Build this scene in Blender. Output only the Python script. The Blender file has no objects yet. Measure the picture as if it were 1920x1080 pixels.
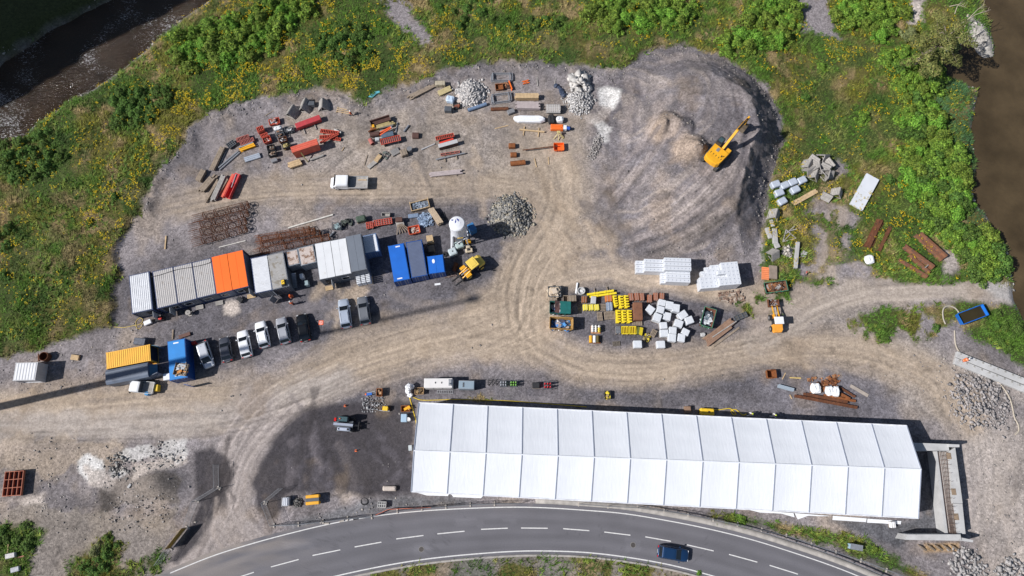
import bpy,math,random
import numpy as np
from mathutils import Vector,Matrix
rng=random.Random(7)
nr=np.random.RandomState(5)
SC=bpy.context.scene
COL=SC.collection
#  camera
F,H,TILT=1280.0,106.0,math.radians(15.7)
CT,ST=math.cos(TILT),math.sin(TILT)
cam_d=bpy.data.cameras.new("camera")
cam_d.sensor_width=36.0
cam_d.lens=36.0*F/1920.0
cam_d.clip_start=0.5
cam_d.clip_end=4000
cam=bpy.data.objects.new("camera",cam_d)
cam.location=(0,0,H)
cam.rotation_euler=(TILT,0,0)
COL.objects.link(cam)
SC.camera=cam
#  sky, sun, exposure
SUN_EL,SUN_AZ=math.radians(42),math.radians(13.3)
w=bpy.data.worlds.new("World")
SC.world=w
w.use_nodes=True
nt=w.node_tree
bg=nt.nodes["Background"]
sky=nt.nodes.new("ShaderNodeTexSky")
sky.sky_type='NISHITA'
sky.sun_disc=False
sky.sun_elevation=SUN_EL
sky.sun_rotation=math.radians(270)-SUN_AZ
nt.links.new(sky.outputs[0],bg.inputs[0])
bg.inputs[1].default_value=0.066
sl=bpy.data.lights.new("sun",'SUN')
sl.energy=5.0
sl.angle=math.radians(0.5)
sl.color=(1.0,0.975,0.95)
sun=bpy.data.objects.new("sun",sl)
sd=Vector((math.cos(SUN_AZ)*math.cos(SUN_EL),math.sin(SUN_AZ)*math.cos(SUN_EL),-math.sin(SUN_EL)))
sun.rotation_euler=sd.to_track_quat('-Z','Y').to_euler()
sun.location=(-200,-40,180)
COL.objects.link(sun)
SC.view_settings.view_transform='Standard'
SC.view_settings.look='None'
SC.view_settings.exposure=0.12
SC.view_settings.gamma=1.0
SC.cycles.max_bounces=6
SC.cycles.diffuse_bounces=3
#  places: a pixel of the photograph (1920 x 1080) to a point at height z
def P(px,py,z=0.0):
 v=(540.0-py)/F
 u=(px-960.0)/F
 s=(H-z)/(CT-v*ST)
 return Vector((u*s,(v*CT+ST)*s,z))
def mpp(px,py,z=0.0):
 v=(540.0-py)/F
 return(H-z)/(CT-v*ST)/F
def PX(X,Y,z=0.0):
 d=(H-z)*CT+Y*ST
 v=Y*CT-(H-z)*ST
 return 960+F*X/d,540-F*v/d
 #  noise in numpy
def _hash(ix,iy,seed):
 n=(ix.astype(np.int64)*374761393+iy.astype(np.int64)*668265263+seed*974634777)&0x7fffffff
 n=((n^(n>>13))*1274126177)&0x7fffffff
 n=(n^(n>>16))&0xffffff
 return n/float(0xffffff)
def vnoise(x,y,seed=0):
 ix=np.floor(x);iy=np.floor(y)
 fx=x-ix;fy=y-iy
 fx=fx*fx*(3-2*fx);fy=fy*fy*(3-2*fy)
 a=_hash(ix,iy,seed);b=_hash(ix+1,iy,seed)
 c=_hash(ix,iy+1,seed);d=_hash(ix+1,iy+1,seed)
 return(a*(1-fx)+b*fx)*(1-fy)+(c*(1-fx)+d*fx)*fy
def fbm(x,y,scale,octaves=4,seed=0):
 t=np.zeros_like(x);amp=0.5;tot=0
 for o in range(octaves):
  t+=amp*vnoise(x/scale*2**o+17.3*o,y/scale*2**o-9.1*o,seed+o)
  tot+=amp;amp*=0.5
 return t/tot
def sdist(px,py,poly,pad=40):
 poly=np.asarray(poly,float)
 out=np.full(px.shape,-1e3)
 x0,y0=poly.min(0)-pad;x1,y1=poly.max(0)+pad
 m=(px>x0)&(px<x1)&(py>y0)&(py<y1)
 if not m.any():
  return out
 X,Y=px[m],py[m]
 d2=np.full(X.shape,1e12);ins=np.zeros(X.shape,bool)
 n=len(poly)
 for i in range(n):
  ax,ay=poly[i];bx,by=poly[(i+1)%n]
  ex,ey=bx-ax,by-ay
  wx,wy=X-ax,Y-ay
  t=np.clip((wx*ex+wy*ey)/(ex*ex+ey*ey+1e-9),0,1)
  qx,qy=wx-ex*t,wy-ey*t
  d2=np.minimum(d2,qx*qx+qy*qy)
  c=((ay<=Y)&(by>Y))|((by<=Y)&(ay>Y))
  xi=ax+(Y-ay)/(by-ay+1e-12)*ex
  ins^=c&(X<xi)
 d=np.sqrt(d2)
 out[m]=np.where(ins,d,-d)
 return out
def smooth(a,b,x):
 t=np.clip((x-a)/(b-a),0,1)
 return t*t*(3-2*t)
def catmull(pts,n=8):
 pts=[np.array(p,float)for p in pts]
 pts=[2*pts[0]-pts[1]]+pts+[2*pts[-1]-pts[-2]]
 out=[]
 for i in range(1,len(pts)-2):
  p0,p1,p2,p3=pts[i-1:i+3]
  for k in range(n):
   t=k/n
   out.append(0.5*((2*p1)+(-p0+p2)*t+(2*p0-5*p1+4*p2-p3)*t*t+(-p0+3*p1-3*p2+p3)*t**3))
 out.append(pts[-2])
 return[tuple(p)for p in out]
def stroke(px,py,line,wid,pad=None):
 line=catmull(line,5)
 pad=pad or wid*1.6
 L=np.asarray(line)
 m=(px>L[:,0].min()-pad)&(px<L[:,0].max()+pad)&(py>L[:,1].min()-pad)&(py<L[:,1].max()+pad)
 X,Y=px[m],py[m]
 best=np.full(X.shape,1e9);off=np.zeros(X.shape);al=np.zeros(X.shape);acc=0
 for i in range(len(L)-1):
  ex,ey=L[i+1]-L[i]
  l=math.hypot(ex,ey)+1e-9
  wx,wy=X-L[i,0],Y-L[i,1]
  t=np.clip((wx*ex+wy*ey)/(l*l),0,1)
  d=np.hypot(wx-ex*t,wy-ey*t)
  k=d<best
  best[k]=d[k]
  off[k]=((wx*ey-wy*ex)/l)[k]
  al[k]=(acc+t*l)[k]
  acc+=l
 return m,best,off,al
 #  outlines of the place (pixels of the photograph)
YARD_EDGE=[(-200,705),(-60,690),(0,672),(60,658),(110,640),(150,632),(185,618),(214,612),(216,575),(212,545),(226,515),(220,480),(232,442),(244,425),(262,402),(272,375),(283,345),(300,318),(322,296),(345,268),(352,240),(388,216),(425,205),(470,190),(520,180),(560,172),(600,171),(640,178),(664,190),(684,194),(706,182),(722,172),(760,162),(792,150),(830,135),(860,127),(900,122),(960,117),(1010,118),(1040,122),(1100,128),(1160,134),(1180,122),(1200,104),(1240,87),(1290,87),(1340,104),(1400,135),(1425,150),(1445,178),(1458,210),(1466,240),(1468,270),(1456,310),(1442,345),(1436,400),(1432,440),(1428,500)]
MEADOW_TOP=YARD_EDGE+[(1440,545),(1475,560),(1490,530),(1560,540),(1640,517),(1700,528),(1760,530),(1850,528),(1910,540),(1960,545),(2150,560),(2150,-260),(-260,-260),(-260,700)]
BARE_RIGHT=[(1510,395),(1540,375),(1580,390),(1610,400),(1600,440),(1590,480),(1640,500),(1640,520),(1560,560),(1500,560),(1490,500),(1520,470),(1535,440),(1512,420)]
RIVER_L=[(-300,330),(-100,215),(0,108),(90,50),(150,20),(200,-5),(330,-110),(620,-160),(480,-60),(385,-4),(372,4),(340,28),(300,62),(262,92),(240,112),(205,140),(170,163),(140,172),(115,186),(95,205),(60,228),(38,250),(0,258),(-120,330),(-300,430)]
RIVER_R=[(1845,-200),(1850,0),(1862,30),(1872,70),(1874,104),(1850,108),(1838,98),(1820,72),(1800,92),(1768,108),(1768,136),(1804,148),(1842,160),(1836,200),(1830,240),(1836,275),(1840,310),(1828,345),(1836,378),(1850,390),(1876,428),(1898,458),(1908,510),(1914,560),(1935,600),(2000,680),(2400,900),(2400,-200)]
MOUND=[(1120,150),(1160,136),(1200,106),(1245,88),(1295,88),(1345,106),(1402,137),(1440,175),(1458,212),(1468,262),(1456,310),(1438,350),(1434,400),(1424,445),(1396,478),(1300,486),(1200,476),(1150,420),(1110,330),(1105,230)]
def mound_lines(px,py):
 r=np.hypot(px-1165,(py-205)*1.05);th=np.arctan2(py-205,px-1165)
 return fbm(r/9.0+4*fbm(px,py,60,2,71),th*2.2,2.2,3,72)
def ground_z(X,Y):
 X=np.asarray(X,float);Y=np.asarray(Y,float)
 shp=X.shape
 X=X.ravel();Y=Y.ravel()
 px,py=PX(X,Y)
 j=(fbm(X,Y,3.0,3,11)-.5)*14
 z=-0.05*fbm(X,Y,2.2,4,3)
 sm=sdist(px,py,MEADOW_TOP,60)+j
 mk=smooth(-6,10,sm)*(1-smooth(0,30,sdist(px,py,BARE_RIGHT)+10))
 left=smooth(1480,1380,px)
 z+=mk*(0.25+0.35*left+0.5*(fbm(X,Y,9,3,21)-.4))
 lip=np.exp(-((sm+10)/12.0)**2)*smooth(430,380,py)*smooth(1180,1120,px)
 z+=lip*(0.15+0.75*fbm(X,Y,1.6,3,31))
 sdm=sdist(px,py,MOUND,80)+(fbm(X,Y,4,3,41)-.5)*10
 ramp=smooth(1120,1310,px+(py-280)*0.12)
 u=np.clip((sdm+3)/66.0,0,1)
 rim=np.minimum(u*1.02,1)-.06*np.sin(u*math.pi)*(u<1)
 soft=smooth(0,120,sdm)
 east=smooth(1230,1370,px)*(1-smooth(330,470,py)*0.45)
 hm=5.0*ramp*(rim*east+soft*(1-east))
 ter=mound_lines(px,py)
 inm=smooth(0,40,sdm)
 flank=(u<1)*smooth(.02,.2,u)*east
 z+=hm*(1+0.08*(fbm(X,Y,3,3,51)-.5))+inm*(.45*(ter-.5)+.20*(fbm(X,Y,.8,3,52)-.5))+flank*(.55*(fbm(X,Y,1.3,3,53)-.5)+.5*(fbm(sdm/40,px/40+py/12,.5,2,54)-.5))
 for(cx,cy,r,hh)in((1240,250,27,1.9),(1284,303,30,2.0),(1268,262,22,1.5),(1297,312,18,1.1),(1226,258,18,1.1)):
  q=P(cx,cy);rr=r*mpp(cx,cy)
  d=np.hypot(X-q.x,Y-q.y)/rr
  z+=hh*np.clip(1-d,0,1)**0.85*(0.7+.6*fbm(X,Y,.9,3,61))
 for poly,dep in((RIVER_L,1.9),(RIVER_R,1.7)):
  s=sdist(px,py,poly,90)+j*.5
  z-=dep*smooth(-22,14,s)+.25*smooth(-60,-10,s)
 for(cx,cy,rx,ry,hh)in((300,908,44,30,2.0),(212,930,26,32,-1.0),(130,950,40,14,.5),(225,880,26,16,-.5),(60,835,55,16,.7),(180,960,60,12,.35),(300,975,60,10,.4),(1140,186,22,24,-.6),(1158,175,46,34,.35),(245,960,50,10,.3),(1190,700,1,1,0),(684,937,20,14,.3)):
  e=((px-cx)/rx)**2+((py-cy)/ry)**2
  z+=hh*np.exp(-e*1.2)
 return z.reshape(shp)
def gz(x,y):
 return float(ground_z(np.array([x]),np.array([y]))[0])
 #  helpers for objects
def tag(o,label=None,cat=None,group=None,kind=None):
 if label:o['label']=label
 if cat:o['category']=cat
 if group:o['group']=group
 if kind:o['kind']=kind
 return o
_mats={}
def M(name,col,rough=.75,metal=0.0,var=.22,scale=1.6,bump=0.0,spec=.4,col2=None,thr=.55,scale2=2.5,coat=0.0):
 if name in _mats:
  return _mats[name]
 m=bpy.data.materials.new(name)
 m.use_nodes=True
 t=m.node_tree
 b=t.nodes["Principled BSDF"]
 b.inputs["Roughness"].default_value=rough
 b.inputs["Metallic"].default_value=metal
 b.inputs["Specular IOR Level"].default_value=spec
 if coat:b.inputs["Coat Weight"].default_value=coat
 tc=t.nodes.new("ShaderNodeTexCoord")
 n=t.nodes.new("ShaderNodeTexNoise")
 n.inputs["Scale"].default_value=scale
 n.inputs["Detail"].default_value=6
 t.links.new(tc.outputs["Object"],n.inputs["Vector"])
 r=t.nodes.new("ShaderNodeMapRange")
 r.inputs["From Min"].default_value=.25;r.inputs["From Max"].default_value=.75
 r.inputs["To Min"].default_value=1-var;r.inputs["To Max"].default_value=1+var
 t.links.new(n.outputs["Fac"],r.inputs["Value"])
 mx=t.nodes.new("ShaderNodeMix");mx.data_type='RGBA';mx.blend_type='MULTIPLY'
 mx.inputs[0].default_value=1.0
 mx.inputs[6].default_value=(*col,1)
 t.links.new(r.outputs[0],mx.inputs[7])
 src=mx.outputs[2]
 if col2:
  n2=t.nodes.new("ShaderNodeTexNoise")
  n2.inputs["Scale"].default_value=scale2;n2.inputs["Detail"].default_value=8
  n2.inputs["Roughness"].default_value=.65
  t.links.new(tc.outputs["Object"],n2.inputs["Vector"])
  r2=t.nodes.new("ShaderNodeMapRange")
  r2.inputs["From Min"].default_value=thr;r2.inputs["From Max"].default_value=thr+.08
  t.links.new(n2.outputs["Fac"],r2.inputs["Value"])
  m2=t.nodes.new("ShaderNodeMix");m2.data_type='RGBA'
  m2.inputs[7].default_value=(*col2,1)
  t.links.new(src,m2.inputs[6]);t.links.new(r2.outputs[0],m2.inputs[0])
  src=m2.outputs[2]
 t.links.new(src,b.inputs["Base Color"])
 if bump:
  bp=t.nodes.new("ShaderNodeBump")
  bp.inputs["Strength"].default_value=bump
  bp.inputs["Distance"].default_value=.03
  n3=t.nodes.new("ShaderNodeTexNoise");n3.inputs["Scale"].default_value=scale*6
  t.links.new(tc.outputs["Object"],n3.inputs["Vector"])
  t.links.new(n3.outputs["Fac"],bp.inputs["Height"])
  t.links.new(bp.outputs[0],b.inputs["Normal"])
 _mats[name]=m
 return m
def attr_mat(name,rough=.9,fine=.25,scale=9.0,bump=.5,dist=.05,trans=0.0,pebble=True,spec=.25):
 m=bpy.data.materials.new(name)
 m.use_nodes=True
 t=m.node_tree
 b=t.nodes["Principled BSDF"]
 b.inputs["Roughness"].default_value=rough
 b.inputs["Specular IOR Level"].default_value=spec
 a=t.nodes.new("ShaderNodeAttribute");a.attribute_name="Col"
 src=a.outputs["Color"]
 if fine:
  g=t.nodes.new("ShaderNodeNewGeometry")
  n=t.nodes.new("ShaderNodeTexNoise");n.inputs["Scale"].default_value=scale
  n.inputs["Detail"].default_value=5;n.inputs["Roughness"].default_value=.75
  t.links.new(g.outputs["Position"],n.inputs["Vector"])
  r=t.nodes.new("ShaderNodeMapRange")
  r.inputs["From Min"].default_value=.3;r.inputs["From Max"].default_value=.7
  r.inputs["To Min"].default_value=1-fine;r.inputs["To Max"].default_value=1+fine
  t.links.new(n.outputs["Fac"],r.inputs["Value"])
  mx=t.nodes.new("ShaderNodeMix");mx.data_type='RGBA';mx.blend_type='MULTIPLY'
  mx.inputs[0].default_value=1.0
  t.links.new(src,mx.inputs[6]);t.links.new(r.outputs[0],mx.inputs[7])
  src=mx.outputs[2]
  hgt=n.outputs["Fac"]
  if pebble:
   nm=t.nodes.new("ShaderNodeTexNoise");nm.inputs["Scale"].default_value=1.9
   nm.inputs["Detail"].default_value=9;nm.inputs["Roughness"].default_value=.82
   t.links.new(g.outputs["Position"],nm.inputs["Vector"])
   rm=t.nodes.new("ShaderNodeMapRange")
   rm.inputs["From Min"].default_value=.33;rm.inputs["From Max"].default_value=.67
   rm.inputs["To Min"].default_value=.80;rm.inputs["To Max"].default_value=1.2
   t.links.new(nm.outputs["Fac"],rm.inputs["Value"])
   mm=t.nodes.new("ShaderNodeMix");mm.data_type='RGBA';mm.blend_type='MULTIPLY'
   mm.inputs[0].default_value=1.0
   t.links.new(a.outputs["Alpha"],mm.inputs[0])
   t.links.new(src,mm.inputs[6]);t.links.new(rm.outputs[0],mm.inputs[7])
   src=mm.outputs[2]
  if pebble:
   v=t.nodes.new("ShaderNodeTexVoronoi");v.inputs["Scale"].default_value=4.0
   t.links.new(g.outputs["Position"],v.inputs["Vector"])
   sp=t.nodes.new("ShaderNodeSeparateColor")
   t.links.new(v.outputs["Color"],sp.inputs[0])
   r2=t.nodes.new("ShaderNodeMapRange")
   r2.inputs["To Min"].default_value=.72;r2.inputs["To Max"].default_value=1.28
   t.links.new(sp.outputs[0],r2.inputs["Value"])
   m2=t.nodes.new("ShaderNodeMix");m2.data_type='RGBA';m2.blend_type='MULTIPLY'
   m2.inputs[0].default_value=1.0
   t.links.new(a.outputs["Alpha"],m2.inputs[0]);t.links.new(a.outputs["Alpha"],mx.inputs[0])
   t.links.new(src,m2.inputs[6]);t.links.new(r2.outputs[0],m2.inputs[7])
   src=m2.outputs[2]
  bp=t.nodes.new("ShaderNodeBump")
  bp.inputs["Strength"].default_value=bump;bp.inputs["Distance"].default_value=dist
  t.links.new(hgt,bp.inputs["Height"])
  t.links.new(bp.outputs[0],b.inputs["Normal"])
 t.links.new(src,b.inputs["Base Color"])
 return m
def mesh_np(name,V,faces,mat,col=None,parent=None,smoothf=False,amp=None):
 """V (n,3); faces (m,k) all with the same number of corners; col (n,3) vertex colours"""
 me=bpy.data.meshes.new(name)
 V=np.asarray(V,np.float32);faces=np.asarray(faces,np.int32)
 me.vertices.add(len(V));me.vertices.foreach_set("co",V.ravel())
 k=faces.shape[1]
 me.loops.add(faces.size);me.loops.foreach_set("vertex_index",faces.ravel())
 me.polygons.add(len(faces))
 me.polygons.foreach_set("loop_start",np.arange(0,faces.size,k,dtype=np.int32))
 if smoothf:
  me.polygons.foreach_set("use_smooth",np.ones(len(faces),bool))
 me.update(calc_edges=True)
 if col is not None:
  ca=me.color_attributes.new("Col",'FLOAT_COLOR','POINT')
  c4=np.ones((len(V),4),np.float32);c4[:,:3]=col
  if amp is not None:c4[:,3]=amp
  ca.data.foreach_set("color",c4.ravel())
 me.materials.append(mat)
 o=bpy.data.objects.new(name,me)
 COL.objects.link(o)
 if parent:o.parent=parent
 return o
class MB:
 """collects shapes and links them as one mesh"""
 def __init__(s):
  s.v=[];s.f=[]
 def add(s,vs,fs):
  n=len(s.v)
  s.v+=[tuple(v)for v in vs]
  s.f+=[tuple(i+n for i in f)for f in fs]
  return s
 def box(s,x0,x1,y0,y1,z0,z1,rz=0,c=None):
  vs=[(x0,y0,z0),(x1,y0,z0),(x1,y1,z0),(x0,y1,z0),(x0,y0,z1),(x1,y0,z1),(x1,y1,z1),(x0,y1,z1)]
  if rz:
   cx,cy=c or((x0+x1)/2,(y0+y1)/2)
   co,si=math.cos(rz),math.sin(rz)
   vs=[(cx+(x-cx)*co-(y-cy)*si,cy+(x-cx)*si+(y-cy)*co,z)for x,y,z in vs]
  return s.add(vs,[(0,3,2,1),(4,5,6,7),(0,1,5,4),(1,2,6,5),(2,3,7,6),(3,0,4,7)])
 def cbox(s,x,y,z,lx,ly,lz,rz=0):
  return s.box(x-lx/2,x+lx/2,y-ly/2,y+ly/2,z,z+lz,rz)
 def bbox(s,x0,x1,y0,y1,z0,z1,b=.03):
  pr=lambda i,z:[(x0+i+b,y0+i,z),(x1-i-b,y0+i,z),(x1-i,y0+i+b,z),(x1-i,y1-i-b,z),(x1-i-b,y1-i,z),(x0+i+b,y1-i,z),(x0+i,y1-i-b,z),(x0+i,y0+i+b,z)]
  return s.loft([pr(0,z0),pr(0,z1-b),pr(b,z1)])
 def bar(s,p,q,w,h=None,up=(0,0,1)):
  h=h or w
  p=Vector(p);q=Vector(q)
  d=(q-p).normalized()
  upv=Vector(up)
  if abs(d.dot(upv))>.98:upv=Vector((0,1,0))
  sx=d.cross(upv).normalized();sy=sx.cross(d)
  vs=[]
  for e in(p,q):
   for a,b in((-1,-1),(1,-1),(1,1),(-1,1)):
    vs.append(e+sx*(a*w/2)+sy*(b*h/2))
  return s.add(vs,[(0,3,2,1),(4,5,6,7),(0,1,5,4),(1,2,6,5),(2,3,7,6),(3,0,4,7)])
 def tube(s,p,q,r,n=8,r2=None,caps=True):
  p=Vector(p);q=Vector(q);r2=r if r2 is None else r2
  d=(q-p).normalized()
  a=Vector((0,0,1))if abs(d.z)<.9 else Vector((1,0,0))
  u=d.cross(a).normalized();v=d.cross(u)
  vs=[p+(u*math.cos(2*math.pi*i/n)+v*math.sin(2*math.pi*i/n))*r for i in range(n)]
  vs+=[q+(u*math.cos(2*math.pi*i/n)+v*math.sin(2*math.pi*i/n))*r2 for i in range(n)]
  fs=[(i,(i+1)%n,n+(i+1)%n,n+i)for i in range(n)]
  if caps:fs+=[tuple(range(n))[::-1],tuple(range(n,2*n))]
  return s.add(vs,fs)
 def path(s,pts,r,n=6):
  for a,b in zip(pts,pts[1:]):s.tube(a,b,r,n)
  return s
 def hoop(s,c,axis,R,r,n=20,k=4):
  c=Vector(c);ax=Vector(axis).normalized()
  a=Vector((0,0,1))if abs(ax.z)<.9 else Vector((1,0,0))
  u=ax.cross(a).normalized();v=ax.cross(u)
  vs=[];fs=[]
  for i in range(n):
   t=2*math.pi*i/n
   rad=u*math.cos(t)+v*math.sin(t)
   for j in range(k):
    g=2*math.pi*j/k
    vs.append(c+rad*(R+r*math.cos(g))+ax*(r*math.sin(g)))
  for i in range(n):
   for j in range(k):
    fs.append((i*k+j,((i+1)%n)*k+j,((i+1)%n)*k+(j+1)%k,i*k+(j+1)%k))
  return s.add(vs,fs)
 def loft(s,secs,caps=True):
  n=len(secs[0]);vs=[];fs=[]
  for sec in secs:vs+=list(sec)
  for i in range(len(secs)-1):
   for j in range(n):
    k=(j+1)%n
    fs.append((i*n+j,i*n+k,(i+1)*n+k,(i+1)*n+j))
  if caps:fs+=[tuple(range(n))[::-1],tuple(range((len(secs)-1)*n,len(secs)*n))]
  return s.add(vs,fs)
 def prism(s,poly,z0,z1):
  return s.loft([[(x,y,z0)for x,y in poly],[(x,y,z1)for x,y in poly]])
 def prof(s,poly,y0,y1):
  return s.loft([[(x,y0,z)for x,z in poly],[(x,y1,z)for x,z in poly]])
 def profx(s,poly,x0,x1):
  return s.loft([[(x0,y,z)for y,z in poly],[(x1,y,z)for y,z in poly]])
 def quad(s,a,b,c,d):return s.add([a,b,c,d],[(0,1,2,3)])
 def ball(s,c,rx,ry=None,rz=None,n=10,m=6,lump=0):
  ry=ry or rx;rz=rz or rx
  vs=[(c[0],c[1],c[2]-rz)]
  for i in range(1,m):
   a=-math.pi/2+math.pi*i/m
   for j in range(n):
    t=2*math.pi*j/n
    k=1+(rng.random()-.5)*lump
    vs.append((c[0]+rx*k*math.cos(a)*math.cos(t),c[1]+ry*k*math.cos(a)*math.sin(t),c[2]+rz*k*math.sin(a)))
  vs.append((c[0],c[1],c[2]+rz));T=len(vs)-1
  fs=[(0,1+(j+1)%n,1+j)for j in range(n)]
  for i in range(m-2):
   for j in range(n):
    a=1+i*n+j;b=1+i*n+(j+1)%n
    fs.append((a,b,b+n,a+n))
  o=1+(m-2)*n
  fs+=[(o+j,o+(j+1)%n,T)for j in range(n)]
  return s.add(vs,fs)
 def bag(s,x0,x1,y0,y1,z0,z1,lump=.10):
  secs=[]
  for z,k in((0,.86),(.15,1),(.5,1.04),(.82,1),(.95,.88),(1,.62)):
   cx,cy=(x0+x1)/2,(y0+y1)/2;hx,hy=(x1-x0)/2*k,(y1-y0)/2*k
   ring=[]
   for a,b in((-1,-.5),(-.75,-1),(0,-1.04),(.75,-1),(1,-.5),(1.03,0.1),(1,.6),(.7,1),(0,1.03),(-.7,1),(-1,.6),(-1.04,0)):
    q=1+(rng.random()-.5)*lump
    ring.append((cx+a*hx*q,cy+b*hy*q,z0+(z1-z0)*min(1,z*(1+(rng.random()-.5)*lump*.8))))
   secs.append(ring)
  return s.loft(secs)
 def build(s,name,mat,parent=None,smoothf=False,loc=None,rz=0):
  me=bpy.data.meshes.new(name)
  me.from_pydata(s.v,[],s.f)
  me.materials.append(mat)
  if smoothf:
   me.polygons.foreach_set("use_smooth",np.ones(len(me.polygons),bool))
  me.update()
  o=bpy.data.objects.new(name,me)
  COL.objects.link(o)
  if parent:o.parent=parent
  if loc is not None:o.location=loc
  if rz:o.rotation_euler[2]=rz
  return o
def thing(name,label,cat,loc=(0,0,0),rz=0,group=None):
 o=bpy.data.objects.new(name,None)
 o.empty_display_size=.3
 COL.objects.link(o)
 o.location=loc
 o.rotation_euler[2]=rz
 return tag(o,label,cat,group)
def copy_tree(o,parent=None):
 c=o.copy()
 COL.objects.link(c)
 if parent is not None:c.parent=parent
 for ch in list(o.children):
  copy_tree(ch,c)
 return c
def dup(o,loc,rz,label,group=None,scale=None):
 c=copy_tree(o)
 c.location=loc;c.rotation_euler=(0,0,rz)
 c['label']=label
 if group:c['group']=group
 if scale is not None:c.scale=scale
 return c
def axis(x1,y1,x2,y2,z=0.0):
 """centre, length and heading of a line drawn between two pixels at height z"""
 a=P(x1,y1,z);b=P(x2,y2,z);d=b-a
 return(a+b)/2,d.length,math.atan2(d.y,d.x)
def rect(c4,z=0.0):
 """centre (at z=0), length, width, heading from four roof corners: length runs corner 0 -> 1"""
 q=[P(x,y,z)for x,y in c4]
 c=sum(q,Vector())/4
 a=((q[1]-q[0])+(q[2]-q[3]))/2
 b=((q[3]-q[0])+(q[2]-q[1]))/2
 return Vector((c.x,c.y,0)),a.length,b.length,math.atan2(a.y,a.x)
 #  GROUND
def build_ground():
 xs=np.concatenate([[-900,-500,-300,-200,-150,-125],np.arange(-106,106.01,.25),[125,150,200,300,500,900]])
 ys=np.concatenate([[-600,-300,-150,-80,-45,-30],np.arange(-20,94.01,.25),[105,125,160,240,400,900]])
 GX,GY=np.meshgrid(xs,ys)
 X=GX.ravel();Y=GY.ravel()
 Xc=np.clip(X,-125,125);Yc=np.clip(Y,-45,125)
 Z=ground_z(Xc,Yc)
 px,py=PX(Xc,Yc)
 N=len(X)
 C=np.zeros((N,3))
 n_big=fbm(X,Y,14,4,101);n_mid=fbm(X,Y,3.5,4,111);n_fin=fbm(X,Y,.9,3,121)
 edge=(fbm(X,Y,2.0,4,131)-.5)*26
 def lerp(col,m):
  nonlocal C
  m=np.clip(m,0,1)[:,None]
  C=C*(1-m)+np.asarray(col)[None,:]*m if np.ndim(col)==1 else C*(1-m)+col*m
 def soft(poly,wd=10,e=1.0,pad=50):
  return np.clip(.5+(sdist(px,py,poly,pad)+edge*e)/wd,0,1)
 GREY=np.array([.222,.199,.203]);DARK=np.array([.112,.105,.117]);ASPH=np.array([.052,.047,.053])
 TAN=np.array([.395,.316,.243]);PALE=np.array([.385,.335,.30]);WHITE=np.array([.62,.60,.58])
 OLIVE=np.array([.10,.092,.026]);GREEN=np.array([.05,.072,.018]);STRAW=np.array([.24,.18,.09]);BROWN=np.array([.19,.14,.095])
 C[:]=GREY
 lerp(GREY*.8,smooth(.45,.65,n_big))
 lerp(TAN*.85,smooth(.5,.75,fbm(X,Y,6,4,141))*.55)
 lerp(np.array([.30,.255,.215]),soft([(560,230),(700,190),(900,200),(1100,190),(1150,300),(1100,420),(900,370),(600,330),(420,390),(420,360),(560,320)],90,2)*.6)
 lerp(PALE,soft([(1640,640),(1760,690),(1800,760),(1990,800),(1990,1180),(1840,1180),(1840,900),(1780,800),(1690,760)],60,1.5)*.75)
 lerp(np.array([.33,.285,.25]),soft([(1480,560),(1600,545),(1680,620),(1860,700),(1940,760),(1800,720),(1640,650)],60,1.5)*.8)
 dm=soft([(226,520),(300,490),(480,460),(640,430),(740,385),(870,360),(950,390),(960,460),(930,540),(860,575),(700,620),(580,645),(400,690),(370,720),(300,720),(300,620),(215,600)],45,1.6)
 lerp(DARK*1.05,np.clip(dm*(.72+.5*n_mid),0,.95))
 lerp(DARK,soft([(1035,545),(1080,528),(1180,530),(1270,545),(1390,550),(1420,590),(1400,640),(1320,650),(1180,660),(1080,640),(1030,610)],40,1.4)*(.62+.6*n_mid))
 lerp(DARK*1.1,soft([(640,720),(760,700),(900,706),(1060,706),(1200,730),(1440,685),(1560,690),(1680,750),(1700,795),(1260,772),(780,752),(560,780),(580,740)],36,1.4)*(.55+.6*n_mid))
 lerp(DARK*1.35,soft([(1440,690),(1540,690),(1640,730),(1700,780),(1690,796),(1430,784)],30,1)*.7)
 sm_=sdist(px,py,MEADOW_TOP,60)+edge*.4
 lerp(np.array([.15,.138,.145]),np.exp(-((sm_+9)/10.0)**2)*smooth(430,380,py)*smooth(.35,.6,n_fin)*.8)  # dark tint on the scarp: grey rock plus its shading put into colour
 mo=soft(MOUND,30,1.0)
 lerp(np.array([.155,.141,.15]),mo*.92)
 ml=mound_lines(px,py)
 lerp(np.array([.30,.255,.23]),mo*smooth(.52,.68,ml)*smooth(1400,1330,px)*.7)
 lerp(np.array([.13,.113,.118]),mo*smooth(.45,.34,ml)*.5)
 lerp(np.array([.25,.215,.20]),mo*smooth(.5,.72,fbm(X,Y,4,4,151))*.45)
 lerp(np.array([.15,.13,.13]),soft([(1385,470),(1440,340),(1440,200),(1400,150),(1435,172),(1470,262),(1440,350),(1436,420)],20,1)*.6)  # mound's east flank darkened, its shade put into the colour
 lerp(np.array([.30,.235,.19]),np.maximum(soft([(1215,235),(1240,225),(1262,245),(1255,275),(1225,285),(1205,262)],14,.6),soft([(1245,285),(1275,275),(1305,290),(1305,318),(1275,335),(1250,318)],14,.6)))
 am=soft([(575,770),(620,757),(780,752),(775,925),(720,930),(600,920),(540,930),(505,990),(480,950),(476,905),(496,850),(535,795)],18,.8)
 lerp(np.array([.088,.09,.10]),soft([(1710,850),(1760,850),(1775,990),(1700,1010),(1690,1035),(1600,1000),(1560,975),(1690,978),(1725,965)],16,.7)*.9)  # dark gravel, and the pit's shadow by the abutment painted in
 lerp(np.array([.145,.145,.155]),soft([(530,985),(690,935),(760,928),(900,936),(880,948),(700,968),(560,990)],12,.7)*.8)
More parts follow.
